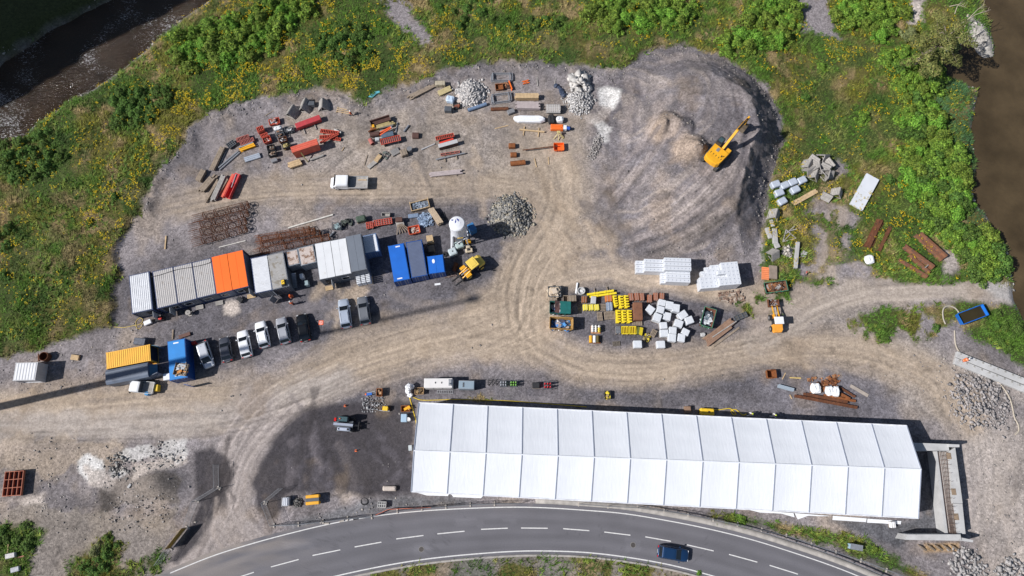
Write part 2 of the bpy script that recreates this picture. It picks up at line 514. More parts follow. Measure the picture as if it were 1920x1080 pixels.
 C*=(0.76+0.48*fbm(X,Y,1.1,5,191))[:,None]
 C*=(0.86+0.28*smooth(.3,.7,fbm(X,Y,5,4,192)))[:,None]
 AMP=np.ones(N)
 def way(line,wid,col,k=1.0,streak=.22,freq=6.0,dz=.06,am=.5):
  nonlocal C,Z
  m,d,off,al=stroke(px,py,line,wid)
  e=edge[m]*1.0
  a=np.clip(.5+(wid*.55-d+e*.8)/(wid*.5),0,1)*k
  st=fbm(off/freq*2+50,al/160.0,2.0,3,171)-.5
  ru=fbm(off/2.2+90,al/90.0,2.0,2,173)-.5
  tone=1+streak*1.6*st+streak*1.1*ru
  a=np.clip(a*(.92+.4*(n_mid[m]-.5)+.5*st),0,1)[:,None]
  C[m]=C[m]*(1-a)+np.asarray(col)[None]*tone[:,None]*a
  Z[m]+=dz*a[:,0]*(st*2+(1 if wid<12 else 0))
  AMP[m]=AMP[m]*(1-a[:,0])+am*a[:,0]
 way([(-80,775),(60,772),(200,762),(330,752),(440,752),(540,735),(640,690),(760,655),(880,630),(990,590)],78,TAN*.95)
 way([(-60,800),(150,800),(320,790),(470,775),(560,740),(640,715)],50,PALE*.92)
 way([(480,770),(455,830),(430,890),(415,950),(385,1020),(350,1075)],84,np.array([.33,.285,.265]),.95)
 way([(560,760),(490,830),(455,900),(450,960),(490,1010)],30,np.array([.33,.285,.265]),.8)
 way([(985,640),(980,560),(1000,490),(1040,430),(1060,370),(1050,320),(1030,290)],84,TAN,.9)
 way([(860,600),(930,560),(990,500),(1060,460),(1140,450)],40,TAN*.97,.8)
 way([(1000,560),(1060,520),(1140,505),(1200,520),(1300,530),(1420,560)],46,TAN,.9)
 way([(900,640),(1010,650),(1100,685),(1220,690),(1340,672),(1460,655),(1560,650),(1660,668),(1760,720),(1820,790)],62,TAN*.97,.95)
 way([(1420,645),(1490,605),(1540,575),(1620,548),(1720,543),(1820,542),(1910,548)],44,np.array([.36,.305,.26]),.95)
 way([(1420,590),(1500,560),(1540,520),(1555,450),(1575,400)],40,np.array([.335,.275,.225]),.75)
 way([(330,385),(430,362),(560,350),(700,348),(860,350),(960,350),(1040,380)],50,TAN*.9,.8)
 way([(640,640),(740,610),(850,590),(960,530)],44,TAN*.9,.6)
 way([(590,560),(620,530),(640,560),(630,610)],18,TAN*.95,.7)
 def mp(q):return[(960+x*.659,y*.659)for x,y in q]
 LT,DK=np.array([.30,.252,.232]),np.array([.125,.110,.115])
 for q,wd,lt,dz in(([(300,660),(420,600),(500,540),(560,500),(580,440)],12,1,.25),([(330,690),(470,640),(560,570),(605,490),(615,420)],12,1,.25),([(400,700),(540,650),(620,580),(655,490),(660,420)],11,1,.2),([(480,715),(600,650),(680,570),(690,480)],8,0,-.25),([(310,675),(440,622),(530,556),(585,485),(598,430)],7,0,-.3),([(360,700),(505,648),(590,578),(632,490),(638,420)],7,0,-.3),([(270,600),(350,500),(420,430),(440,380)],9,1,.15),([(285,615),(365,515),(430,445)],6,0,-.25),([(240,560),(320,470),(390,380),(410,320)],8,1,.15),([(250,575),(335,480),(400,395)],5,0,-.2),([(340,440),(345,350),(360,270),(352,235)],9,0,-.35),([(318,450),(325,360),(338,280),(330,230)],10,1,.3),([(540,215),(545,300),(530,380)],5,0,-.12),([(600,220),(590,300)],5,0,-.12),([(470,230),(440,300),(400,360)],6,1,.1),([(620,520),(560,600),(450,660)],6,1,.15),([(420,180),(500,165),(580,185),(640,230)],8,1,.1),([(400,210),(480,200),(560,220)],5,0,-.12),([(690,600),(668,520),(692,450),(702,340),(684,262),(640,205)],7,0,.25)):
  way(mp(q),wd*1.25,LT if lt else DK,.46 if lt else .6,.25,2,dz*.6,.7)  # the last dark stroke paints the shadow line along the mound's crest
 lerp(ASPH,np.clip(am*1.4-.15,0,1)*(.9+.1*n_mid))
 AMP=AMP*(1-am*.4)
 for(cx,cy,r,a0,a1)in((650,850,78,190,330),(668,846,96,10,120),(600,862,60,120,260),(640,905,90,200,340),(690,880,60,300,420)):
  pts=[(cx+r*math.cos(math.radians(a)),cy+r*.75*math.sin(math.radians(a)))for a in np.linspace(a0,a1,8)]
  way(pts,7,ASPH*2.3,.38,.3,2)
 for x in(560,588,596,615):
  way([(x,820),(x+3,870),(x+1,915)],6,ASPH*2.3,.4,.3,2)
 def rut(line,wid,mul,k=.8,dz=.04):
  nonlocal C,Z
  m,d,off,al=stroke(px,py,line,wid)
  gap=smooth(.30,.48,fbm(al/60.0,al*0+line[0][0],1.0,3,177))
  a=np.clip(1.15-d/(wid*.55),0,1)*k*gap
  C[m]*=(1+(mul-1)*a)[:,None]
  Z[m]+=(dz if mul>1 else-dz)*a
 rr=random.Random(21)
 ROUTES=[([(-60,775),(120,772),(330,755),(450,750),(560,728),(650,690),(770,652),(900,625),(1000,585),(1060,535)],42,22),([(-60,800),(200,790),(400,785),(520,755),(640,705),(780,655)],30,10),([(350,1075),(385,1020),(415,950),(430,890),(460,825),(520,765),(640,700),(800,645)],40,20),([(500,1010),(455,950),(455,900),(480,840),(550,765),(650,705)],22,10),([(1040,300),(1060,380),(1035,440),(990,510),(975,570),(960,610),(880,640)],44,18),([(1060,320),(1050,400),(1010,470),(985,540),(985,600),(1020,645),(1100,682),(1220,690)],34,14),([(880,640),(1010,650),(1100,685),(1220,692),(1340,674),(1460,656),(1560,650),(1660,668),(1760,720),(1830,800)],32,18),([(1380,650),(1480,610),(1540,575),(1620,550),(1720,543),(1900,548)],20,10),([(990,570),(1060,525),(1140,505),(1220,522),(1400,560)],20,8),([(330,385),(430,362),(560,350),(860,350),(1000,360)],26,12),([(1780,700),(1840,820),(1850,950),(1830,1080)],40,10)]
 ROUTES+=[([(1165,445),(1250,410),(1310,355),(1345,290)],24,22),([(1180,470),(1290,430),(1370,370),(1395,300)],20,18),([(1120,400),(1180,330),(1225,250),(1240,180)],24,12),([(1235,130),(1300,125),(1360,160),(1385,220)],18,8),([(600,330),(690,260),(800,230),(900,240),(980,280)],50,12),([(700,330),(740,260),(760,200),(770,190)],50,8),([(620,780),(600,850),(610,900),(700,925)],50,8)]
 for base,wd,num in ROUTES:
  L=np.array(base,float)
  t=np.gradient(L,axis=0);t/=np.linalg.norm(t,axis=1)[:,None]
  nrm=np.stack([-t[:,1],t[:,0]],1)
  for k in range(num):
   o=rr.uniform(-wd,wd);o2=o+rr.uniform(-14,14)
   a0=rr.randrange(0,max(1,len(L)-4));a1=min(len(L),a0+rr.randrange(4,8))
   f=np.linspace(0,1,len(L))[:,None]
   q=(L+nrm*(o*(1-f)+o2*f))[a0:a1]
   mul=rr.choice((1.13,.86,.80,1.15))
   rut([tuple(v)for v in q],rr.choice((3,3,4,5)),mul,.85)
   rut([tuple(v)for v in q+nrm[a0:a1]*20],3.5,mul,.75)
 lerp(ASPH*.95,soft([(362,846),(398,836),(424,856),(434,890),(420,930),(402,965),(372,1020),(332,1058),(318,1052),(350,1000),(372,945),(364,900)],9,.35)*.92)
 rs=random.Random(8)
 for(poly_c,rx,ry,ang,num,cols)in(((640,260),260,70,70,26,(1.2,.8)),((900,300),120,70,80,16,(1.2,.82)),((1000,250),90,90,60,16,(1.18,.85)),((700,590),200,30,-8,18,(1.25,.75)),((1080,400),90,70,55,22,(1.15,.8)),((1620,690),150,40,20,16,(1.12,.85)),((1850,920),60,90,80,16,(1.12,.85)),((200,780),230,30,0,22,(1.12,.84)),((1560,470),50,60,75,10,(1.15,.85)),((410,950),40,80,100,14,(1.12,.86)),((640,850),100,60,85,14,(1.6,.8))):
  for k in range(num):
   x=poly_c[0]+rs.uniform(-rx,rx);y=poly_c[1]+rs.uniform(-ry,ry);a=math.radians(ang+rs.uniform(-22,22));l=rs.uniform(25,75);b=rs.uniform(-.25,.25)
   pts=[(x+math.cos(a+b*q)*l*q,y+math.sin(a+b*q)*l*q)for q in(-1,-.4,.3,1)]
   i=int(np.argmin((px-x)**2+(py-y)**2))
   wd=rs.choice((4,5,9,14))
   way(pts,wd,C[i]*rs.choice(cols)*np.array([1.02,1,.97]),rs.uniform(.35,.7),.25,2)
 for(poly,col,k,e)in(([(-40,820),(120,812),(230,840),(210,870),(140,880),(90,900),(60,880),(-40,880)],TAN*.95,.6,2),([(215,900),(300,880),(345,900),(335,940),(240,945),(190,960),(185,925)],np.array([.17,.145,.125]),.8,1),([(-40,985),(60,930),(230,975),(330,960),(340,1000),(250,1100),(-40,1100)],np.array([.24,.205,.17]),.6,2),([(1122,166),(1140,162),(1165,170),(1160,190),(1150,204),(1136,203),(1124,194)],WHITE*.9,1,.15),([(1110,228),(1135,220),(1145,240),(1135,262),(1120,255)],WHITE*.85,.8,.9),([(1070,215),(1110,210),(1140,205),(1140,230),(1100,235)],PALE*1.2,.6,1.2),([(142,864),(165,850),(186,868),(190,890),(165,898),(146,884)],WHITE,1,1.1),([(160,880),(215,895),(200,915),(170,905)],PALE*1.3,.8,1),([(205,885),(215,878),(230,880),(238,886),(225,894),(208,894)],WHITE*.8,1,.2),([(252,872),(290,862),(345,850),(352,866),(330,876),(280,888),(252,900)],PALE*1.25,.95,.25),([(222,850),(270,838),(345,832),(352,850),(280,860),(235,862)],WHITE*.85,.75,2.2),([(60,930),(80,915),(90,920),(85,945),(40,945),(20,938)],PALE*1.3,.8,.8),([(20,780),(100,770),(240,790),(380,800),(380,815),(200,815),(60,810)],PALE*1.05,.5,1.6),([(1780,850),(1850,800),(1900,860),(1880,980),(1830,1000)],PALE*1.12,.5,2),([(1735,1020),(1797,1018),(1800,1034),(1735,1034)],np.array([.42,.27,.13]),.85,.3),([(418,566),(432,561),(447,565),(451,585),(436,593),(419,591)],PALE*1.35,.95,.2),([(930,470),(990,430),(1020,470),(960,520)],TAN*1.05,.4,1.5),([(1000,610),(1060,590),(1060,640),(1010,650)],TAN*1.1,.5,1.5),([(1755,470),(1790,470),(1800,500),(1770,520)],PALE,.8,.5),([(1240,745),(1262,735),(1280,755),(1275,770),(1240,768)],DARK,.9,.4),([(645,540),(680,528),(690,545),(660,580),(640,570)],TAN,.8,.7)):
  lerp(col,soft(poly,7,e)*k)
 lerp(BROWN*1.2,smooth(.62,.8,fbm(X,Y,5,5,181))*.35)
 C*=(0.88+0.24*fbm(X,Y,1.1,4,193))[:,None]
 sp=smooth(.72,.80,fbm(X,Y,1.1,2,195))*smooth(.5,.7,n_big)
 C*=(1-.3*sp)[:,None]
 #  green ground, darkened so gaps between tufts read as shade
 gr=meadow_mask(px,py,X,Y)
 t1=fbm(X,Y,6,4,201);t2=fbm(X,Y,2.4,4,211)
 g=OLIVE[None]*np.ones((N,1))
 a=smooth(.42,.62,t1)[:,None];g=g*(1-a)+GREEN[None]*a
 a=(smooth(.50,.68,t2)*smooth(.6,.4,t1))[:,None];g=g*(1-a)+STRAW[None]*a
 a=(soft([(200,330),(290,330),(230,450),(190,600),(60,640),(60,480),(120,380)],120,2)*smooth(.40,.6,t2)*.8)[:,None];g=g*(1-a)+STRAW[None]*.8*a
 a=(soft([(800,60),(1000,60),(1180,80),(1160,130),(960,116),(800,130)],80,2)*smooth(.42,.6,t2)*.7)[:,None];g=g*(1-a)+STRAW[None]*.75*a
 g*=(.7+.6*n_fin)[:,None]
 lerp(g,gr)
 for poly in([(720,0),(760,0),(775,40),(800,60),(815,85),(790,85),(765,60),(735,40)],[(1495,0),(1550,0),(1555,40),(1575,75),(1545,70),(1500,48)],[(1695,0),(1730,0),(1725,45),(1705,45)]):
  lerp(GREY*1.05 if poly[0][0]!=1695 else PALE*1.3,soft(poly,12,.8))
 for poly in(RIVER_L,RIVER_R):
  s=sdist(px,py,poly,60)+edge*.5
  lerp(np.array([.30,.28,.25])if poly is RIVER_R else np.array([.16,.15,.13]),smooth(-16,-3,s)*(.2+.5*smooth(.5,.65,t2)))
  lerp(np.array([.10,.07,.045]),smooth(-2,6,s))
 lerp(np.array([.38,.355,.32]),soft([(1815,30),(1840,40),(1870,80),(1872,106),(1850,108),(1835,90),(1818,60)],8,.5))
 lerp(np.array([.50,.47,.43]),soft([(1868,445),(1895,460),(1905,500),(1890,520),(1872,480)],8,.6)*.7)
 lerp(np.array([.40,.38,.37]),soft([(1830,532),(1890,528),(1925,570),(1870,560)],12,.8)*.8)
 lerp(np.array([.05,.06,.022]),soft([(-300,-300),(300,-150),(200,-5),(90,50),(0,108),(-300,260)],20,.5))
 C*=(.9+.2*vnoise(X*2.3,Y*2.3,221))[:,None]
 ny,nx=GX.shape
 idx=np.arange(N).reshape(ny,nx)
 faces=np.stack([idx[:-1,:-1],idx[:-1,1:],idx[1:,1:],idx[1:,:-1]],-1).reshape(-1,4)
 s=sdist(px,py,ROAD_POLY,30)
 Z=np.where(s>0,-.06,Z*(1-smooth(-14,0,s))+-.02*smooth(-14,0,s))
 o=mesh_np("ground",np.stack([X,Y,Z],1),faces,attr_mat("ground_gravel",.95,.30,5.0,.9,.09),np.clip(C,.01,.9),smoothf=True,amp=AMP)
 o['kind']='structure'
 return o
MEADOW_ADD=[[(1590,600),(1640,580),(1700,575),(1760,570),(1800,580),(1790,600),(1760,640),(1720,640),(1700,620),(1650,640),(1600,625)],[(1700,575),(1830,566),(1900,575),(1990,600),(1990,720),(1920,690),(1880,660),(1830,640),(1800,610)],[(-60,985),(40,980),(90,995),(70,1030),(40,1100),(-60,1100)],[(130,1060),(180,1015),(205,1000),(235,1020),(225,1060),(300,1030),(320,1040),(300,1075),(250,1100),(130,1100)],[(740,1062),(900,1043),(1020,1040),(1120,1046),(1220,1062),(1320,1085),(1320,1200),(700,1200),(700,1078)],[(1330,962),(1440,975),(1500,990),(1600,1010),(1650,1030),(1690,1056),(1740,1075),(1740,1100),(1660,1062),(1560,1022),(1440,990),(1340,972)],[(1430,500),(1500,420),(1520,430),(1500,520),(1440,545)],[(870,738),(920,740),(960,748),(940,755),(880,750)],[(1380,560),(1400,545),(1440,560),(1480,555),(1500,570),(1440,590),(1390,590)],]
CLEARINGS=[BARE_RIGHT,[(720,0),(760,0),(775,40),(800,60),(815,85),(790,85),(765,60),(735,40)],[(1495,-30),(1550,-30),(1555,40),(1575,75),(1545,70),(1500,48)],[(1695,-30),(1730,-30),(1725,45),(1705,45)],[(1545,300),(1580,300),(1600,330),(1560,330)],[(1755,470),(1790,470),(1800,500),(1770,520)],[(1815,30),(1840,40),(1870,80),(1872,106),(1850,108),(1835,90),(1818,60)]]
def meadow_mask(px,py,X,Y):
 e=(fbm(X,Y,1.8,4,231)-.5)*22
 m=np.clip(.5+(sdist(px,py,MEADOW_TOP,40)+e*.8)/8,0,1)
 patch=smooth(.42,.56,fbm(X,Y,2.2,4,241))
 for i,p in enumerate(MEADOW_ADD):
  q=np.clip(.5+(sdist(px,py,p,40)+e)/14,0,1)
  m=np.maximum(m,q*(patch if i in(0,6,7,8)else(.35+.65*patch if i in(3,4)else 1)))
 for i,c in enumerate(CLEARINGS):
  q=np.clip(.5+(sdist(px,py,c,40)+e*1.2)/14,0,1)
  m=m*(1-q*(1-patch*.8 if i==0 else 1))
 for r in(RIVER_L,RIVER_R):
  m=m*(1-smooth(-9,-1,sdist(px,py,r,40)+e*.5))
 m=m*(1-smooth(-3,1,sdist(px,py,ROAD_POLY,30)))
 far=soft_far(px,py)
 return m*(1-far)
def soft_far(px,py):
 return np.clip(.5+sdist(px,py,[(-300,-300),(300,-150),(200,-5),(90,50),(0,108),(-300,260)],30)/10,0,1)
 #  road
R_OUT=catmull([(180,1135),(260,1100),(330,1070),(400,1042),(470,1020),(540,1001),(620,982),(700,968),(780,959),(860,954),(950,951),(1020,952),(1100,957),(1170,963),(1250,976),(1330,992),(1410,1012),(1490,1037),(1560,1061),(1625,1087),(1720,1130),(1800,1172)],4)
R_IN=catmull([(420,1160),(520,1115),(600,1088),(680,1069),(760,1054),(830,1044.5),(900,1038),(960,1034),(1020,1033),(1100,1036),(1180,1045.5),(1260,1060),(1340,1081),(1420,1106),(1500,1135),(1560,1160)],4)
def resample(pts,n):
 p=np.asarray(pts);d=np.r_[0,np.cumsum(np.hypot(*np.diff(p,axis=0).T))]
 t=np.linspace(0,d[-1],n)
 return np.stack([np.interp(t,d,p[:,0]),np.interp(t,d,p[:,1])],1)
def offset(line,o):
 L=np.asarray(line);t=np.gradient(L,axis=0)
 t/=np.linalg.norm(t,axis=1)[:,None]+1e-9
 return L+np.stack([-t[:,1],t[:,0]],1)*o
W_OUT=np.array([P(x,y)[:2]for x,y in resample(R_OUT,90)])
W_IN=np.array([P(x,y)[:2]for x,y in resample(R_IN,90)])
_ro=offset(W_OUT,.55);_ri=offset(W_IN,-.45)
_rx,_ry=PX(np.r_[_ro[:,0],_ri[::-1,0]],np.r_[_ro[:,1],_ri[::-1,1]])
ROAD_POLY=list(zip(_rx,_ry))
def ribbon(name,A,B,z,mat,z2=None,thick=None):
 n=len(A);z2=z if z2 is None else z2
 if thick is None:
  V=np.concatenate([np.c_[A,np.full(n,z)],np.c_[B,np.full(n,z2)]])
  f=[(i,n+i,n+i+1,i+1)for i in range(n-1)]
  return mesh_np(name,V,f,mat)
 V=np.concatenate([np.c_[A,np.full(n,z)],np.c_[B,np.full(n,z2)],np.c_[A,np.full(n,z-thick)],np.c_[B,np.full(n,z2-thick)]])
 f=[]
 for i in range(n-1):
  f+=[(i,n+i,n+i+1,i+1),(2*n+i,i,i+1,2*n+i+1),(n+i,3*n+i,3*n+i+1,n+i+1)]
 f+=[(0,2*n,3*n,n),(n-1,2*n-1,4*n-1,3*n-1)]
 return mesh_np(name,V,f,mat)
def build_road():
 wh=M("road_paint",(.62,.61,.60),.8,0,.18,3,0,.3,(.25,.245,.25),.63,5)
 cc=M("kerb_concrete",(.36,.335,.31),.9,0,.25,1.2,.3,.3)
 nu,nv=420,22
 A=np.stack([np.interp(np.linspace(0,89,nu),np.arange(90),_ro[:,k])for k in(0,1)],1);B=np.stack([np.interp(np.linspace(0,89,nu),np.arange(90),_ri[:,k])for k in(0,1)],1)
 f=np.linspace(0,1,nv)[None,:,None]
 Q=(A[:,None]*(1-f)+B[:,None]*f).reshape(-1,2)
 x,y=Q[:,0],Q[:,1];g=np.tile(f[0,:,0],nu)
 al=np.repeat(np.arange(nu)*.28,nv)
 c=np.ones((len(Q),3))*np.array([.138,.134,.148])
 lane=np.abs((g*2)%1-.5)
 c*=(1-.10*np.exp(-((lane-.22)/.09)**2)+.07*np.exp(-(lane/.08)**2))[:,None]
 c*=(.86+.28*fbm(al/6,g*10,1.4,4,501))[:,None];c*=(.92+.16*fbm(x,y,2.5,4,502))[:,None]
 pxx,pyy=PX(x,y)
 mud=np.clip(1-np.abs(pxx-430)/230,0,1)*np.exp(-g*2.6)*smooth(.3,.6,fbm(al/5,g*7,1.2,4,503))+.35*np.exp(-g/.06)*smooth(.4,.6,fbm(x,y,1.5,3,504))*(pxx<1000)
 mud=np.clip(mud,0,.8)[:,None]
 c=c*(1-mud)+np.array([.30,.26,.23])*mud
 crack=(np.abs(fbm(x,y,5,3,505)-.5)<.006)&(fbm(x,y,9,2,506)>.52)
 c[crack]*=.85
 for(cx,cy,w_,h_)in((880,980,26,7),(955,976,12,4),(1187,1022,14,12),(790,1031,14,13),(560,1022,30,6)):
  c[(np.abs(pxx-cx)<w_)&(np.abs(pyy-cy)<h_)]*=1.13
 ii=np.arange(nu*nv).reshape(nu,nv)
 rd=mesh_np("road",np.c_[Q,np.zeros(len(Q))],np.stack([ii[:-1,:-1],ii[:-1,1:],ii[1:,1:],ii[1:,:-1]],-1).reshape(-1,4),attr_mat("road_asphalt_worn",.9,.14,7,.3,.02,pebble=False),c)
 tag(rd,kind='structure')
 tag(ribbon("edge_line",offset(W_OUT,.07)[8:],offset(W_OUT,-.07)[8:],.004,wh),kind='structure')
 tag(ribbon("edge_line",offset(W_IN,.08),offset(W_IN,-.08),.004,wh),kind='structure')
 mb=MB()
 for x1,y1,x2,y2 in((395,1104,440,1088),(450,1081.5,476,1073),(508,1063,560,1049),(586,1041.5,638,1031),(665,1025.5,715,1016.5),(743,1010.5,794,1004),(820,1001,871,996),(902,992.5,952,990.3),(977,990,1027,990.5),(1056,991.3,1105,995),(1133,997.5,1182,1003.5),(1210,1006.5,1258,1015),(1288,1021.5,1338,1033),(1367,1039.5,1420,1054),(1443,1060,1496,1076.5),(1520,1085,1575,1106)):
  a,b=P(x1,y1),P(x2,y2)
  d=(b-a).normalized();s=Vector((-d.y,d.x,0))*.07
  mb.quad(a-s+Vector((0,0,.004)),b-s+Vector((0,0,.004)),b+s+Vector((0,0,.004)),a+s+Vector((0,0,.004)))
 tag(mb.build("centre_dashes",wh),kind='structure')
 tag(ribbon("kerb",offset(W_IN,-.46),offset(W_IN,-.75),.10,cc,thick=.25),kind='structure')
 k0=int(np.argmin(np.hypot(*(W_OUT-np.array(P(1010,951)[:2])).T)))
 tag(ribbon("pavement",offset(W_OUT,1.35)[k0:],offset(W_OUT,.56)[k0:],.12,cc,thick=.25),kind='structure')
 iron=M("manhole_iron",(.10,.09,.085),.7,.6,.3,8,.5)
 for i,(x,y,lab)in enumerate(((790,1030,"round iron manhole cover in the lane, left of the two"),(1187,1022,"round iron manhole cover in the lane behind the dark blue car"))):
  c=P(x,y)
  t=thing("manhole_cover",lab,"manhole cover",(c.x,c.y,.004),0,"manhole covers in the road")
  MB().tube((0,0,-.02),(0,0,.006),.42,24).build("frame",M("manhole_rim",(.2,.19,.185),.8,0,.2,6),t)
  q=MB().tube((0,0,.0),(0,0,.011),.34,24)
  for a in range(6):
   q.cbox(math.cos(a)*.2,math.sin(a)*.2,.011,.07,.07,.004,a)
  q.build("lid",iron,t)
  #  water
def water_mat(name,col,scale,strength,rough=.06,foam_glint=0):
 m=bpy.data.materials.new(name);m.use_nodes=True
 t=m.node_tree;b=t.nodes["Principled BSDF"]
 b.inputs["Roughness"].default_value=rough
 b.inputs["IOR"].default_value=1.33
 g=t.nodes.new("ShaderNodeNewGeometry")
 n0=t.nodes.new("ShaderNodeTexNoise");n0.inputs["Scale"].default_value=.2;n0.inputs["Detail"].default_value=6
 t.links.new(g.outputs["Position"],n0.inputs["Vector"])
 cr=t.nodes.new("ShaderNodeMix");cr.data_type='RGBA'
 cr.inputs[6].default_value=(*[c*.2 for c in col],1);cr.inputs[7].default_value=(*[c*2.0 for c in col],1)
 t.links.new(n0.outputs["Fac"],cr.inputs[0])
 mp=t.nodes.new("ShaderNodeMapping")
 mp.inputs["Rotation"].default_value=(0,0,math.radians(-35 if foam_glint else 70))
 mp.inputs["Scale"].default_value=(1,2.2,1)
 t.links.new(g.outputs["Position"],mp.inputs["Vector"])
 n=t.nodes.new("ShaderNodeTexNoise");n.inputs["Scale"].default_value=scale;n.inputs["Detail"].default_value=7;n.inputs["Roughness"].default_value=.62
 t.links.new(mp.outputs[0],n.inputs["Vector"])
 src=cr.outputs[2]
 if foam_glint:
  n2=t.nodes.new("ShaderNodeTexNoise");n2.inputs["Scale"].default_value=2.6;n2.inputs["Detail"].default_value=9;n2.inputs["Roughness"].default_value=.8
  t.links.new(mp.outputs[0],n2.inputs["Vector"])
  n3=t.nodes.new("ShaderNodeTexNoise");n3.inputs["Scale"].default_value=.13;n3.inputs["Detail"].default_value=3
  t.links.new(g.outputs["Position"],n3.inputs["Vector"])
  ad=t.nodes.new("ShaderNodeMath");ad.operation='MULTIPLY_ADD'
  ad.inputs[1].default_value=.55
  t.links.new(n3.outputs["Fac"],ad.inputs[0]);t.links.new(n2.outputs["Fac"],ad.inputs[2])
  r=t.nodes.new("ShaderNodeMapRange");r.inputs["From Min"].default_value=.88;r.inputs["From Max"].default_value=.95
  t.links.new(ad.outputs[0],r.inputs["Value"])
  mx=t.nodes.new("ShaderNodeMix");mx.data_type='RGBA';mx.inputs[7].default_value=(.55,.55,.56,1)  # pale flecks: foam, with the water's sun sparkle painted in
  t.links.new(src,mx.inputs[6]);t.links.new(r.outputs[0],mx.inputs[0])
  src=mx.outputs[2]
 t.links.new(src,b.inputs["Base Color"])
 bp=t.nodes.new("ShaderNodeBump");bp.inputs["Strength"].default_value=strength;bp.inputs["Distance"].default_value=.25
 t.links.new(n.outputs["Fac"],bp.inputs["Height"])
 t.links.new(bp.outputs[0],b.inputs["Normal"])
 return m
def build_water():
 for poly,name,mt in(([(-420,470),(-400,60),(300,-330),(700,-330),(420,0),(200,190),(20,300),(-180,420)],"river",water_mat("river_rapids",(.026,.016,.009),1.6,1.0,.10,1)),([(1720,-330),(1720,140),(1780,380),(1850,560),(1900,680),(2600,980),(2600,-330)],"river",water_mat("river_pool",(.062,.044,.024),.9,.4,.07))):
  V=[tuple(P(x,y,0)[:2])+(-.95,)for x,y in poly]
  me=bpy.data.meshes.new(name)
  me.from_pydata(V,[],[tuple(range(len(V)))])
  me.materials.append(mt)
  o=bpy.data.objects.new(name,me);COL.objects.link(o);o['kind']='structure'
  #  steep wooded hillside beyond the left river, out of the frame, shaped to shade its far bank
def build_hill():
 crest=[]
 for x,y,L in((-420,455,70),(-200,325,68),(-60,222,66),(20,176,64),(60,150,62),(120,112,62),(190,64,64),(250,40,66),(330,-4,70),(420,-70,74),(560,-150,80)):
  g=P(x,y)
  crest.append((g.x-math.cos(SUN_AZ)*L,g.y-math.sin(SUN_AZ)*L,L*math.tan(SUN_EL)))
 cr=np.array(crest)
 cc=catmull([tuple(c)for c in cr],6)
 V=[];n=len(cc)
 base=offset(np.array([c[:2]for c in cc]),-1)
 nrm=base-np.array([c[:2]for c in cc])
 prof=((9,-.5),(6,.45),(3,.85),(0,1),(-14,1.06),(-60,1.15),(-200,1.3))
 for d,k in prof:
  for i,c in enumerate(cc):
   j=(rng.random()-.5)
   q=np.array(c[:2])+nrm[i]*(d+j*1.2)
   V.append((q[0],q[1],-1.5 if k<0 else c[2]*k+j*(1.2 if k==1 else 2)))
 f=[]
 for a in range(len(prof)-1):
  for i in range(n-1):
   f.append((a*n+i,a*n+i+1,(a+1)*n+i+1,(a+1)*n+i))
 o=mesh_np("hills",V,f,M("hill_wood",(.04,.055,.02),.95,0,.5,.4,.8))
 o['kind']='structure'
 #  meadow growth
def tufts(name,n_try,box,dens,size,colf,zoff=0,blades=5,seed=1,flat=.5,wide=.09,mat=None):
 r=np.random.RandomState(seed)
 x0,x1,y0,y1=box
 X=r.uniform(x0,x1,n_try);Y=r.uniform(y0,y1,n_try)
 px,py=PX(X,Y)
 k=(px>-60)&(px<1980)&(py>-60)&(py<1120)
 X,Y,px,py=X[k],Y[k],px[k],py[k]
 keep=r.rand(len(X))<dens(px,py,X,Y)
 X,Y,px,py=X[keep],Y[keep],px[keep],py[keep]
 n=len(X)
 Z=ground_z(X,Y)+zoff
 S=size(px,py,X,Y,r)
 C=colf(px,py,X,Y,r)
 wind=0.6+1.0*(fbm(X,Y,8,2,301)-.5)
 V=np.zeros((n,blades,3,3));K=np.zeros((n,blades,3,3))
 for b in range(blades):
  a=np.where(r.rand(n)<.55,wind*2.4+r.normal(0,.7,n),r.uniform(0,2*math.pi,n))
  l=S*r.uniform(.55,1.15,n)
  run=l*r.uniform(flat*.5,flat*1.3,n);up=np.sqrt(np.maximum(l*l-(run*.8)**2,.01))
  bx=X+r.normal(0,.16,n)*S;by=Y+r.normal(0,.16,n)*S
  wdt=wide*(0.7+.6*r.rand(n))*np.sqrt(S/.5)
  ca,sa=np.cos(a),np.sin(a)
  V[:,b,0]=np.stack([bx-sa*wdt,by+ca*wdt,Z],1)
  V[:,b,1]=np.stack([bx+sa*wdt,by-ca*wdt,Z],1)
  V[:,b,2]=np.stack([bx+ca*run,by+sa*run,Z+up],1)
  c=C*r.uniform(.75,1.3,(n,1))
  K[:,b,0]=c;K[:,b,1]=c;K[:,b,2]=c
 V=V.reshape(-1,3);K=K.reshape(-1,3)
 return mesh_np(name,V,np.arange(len(V)).reshape(-1,3),mat,K)
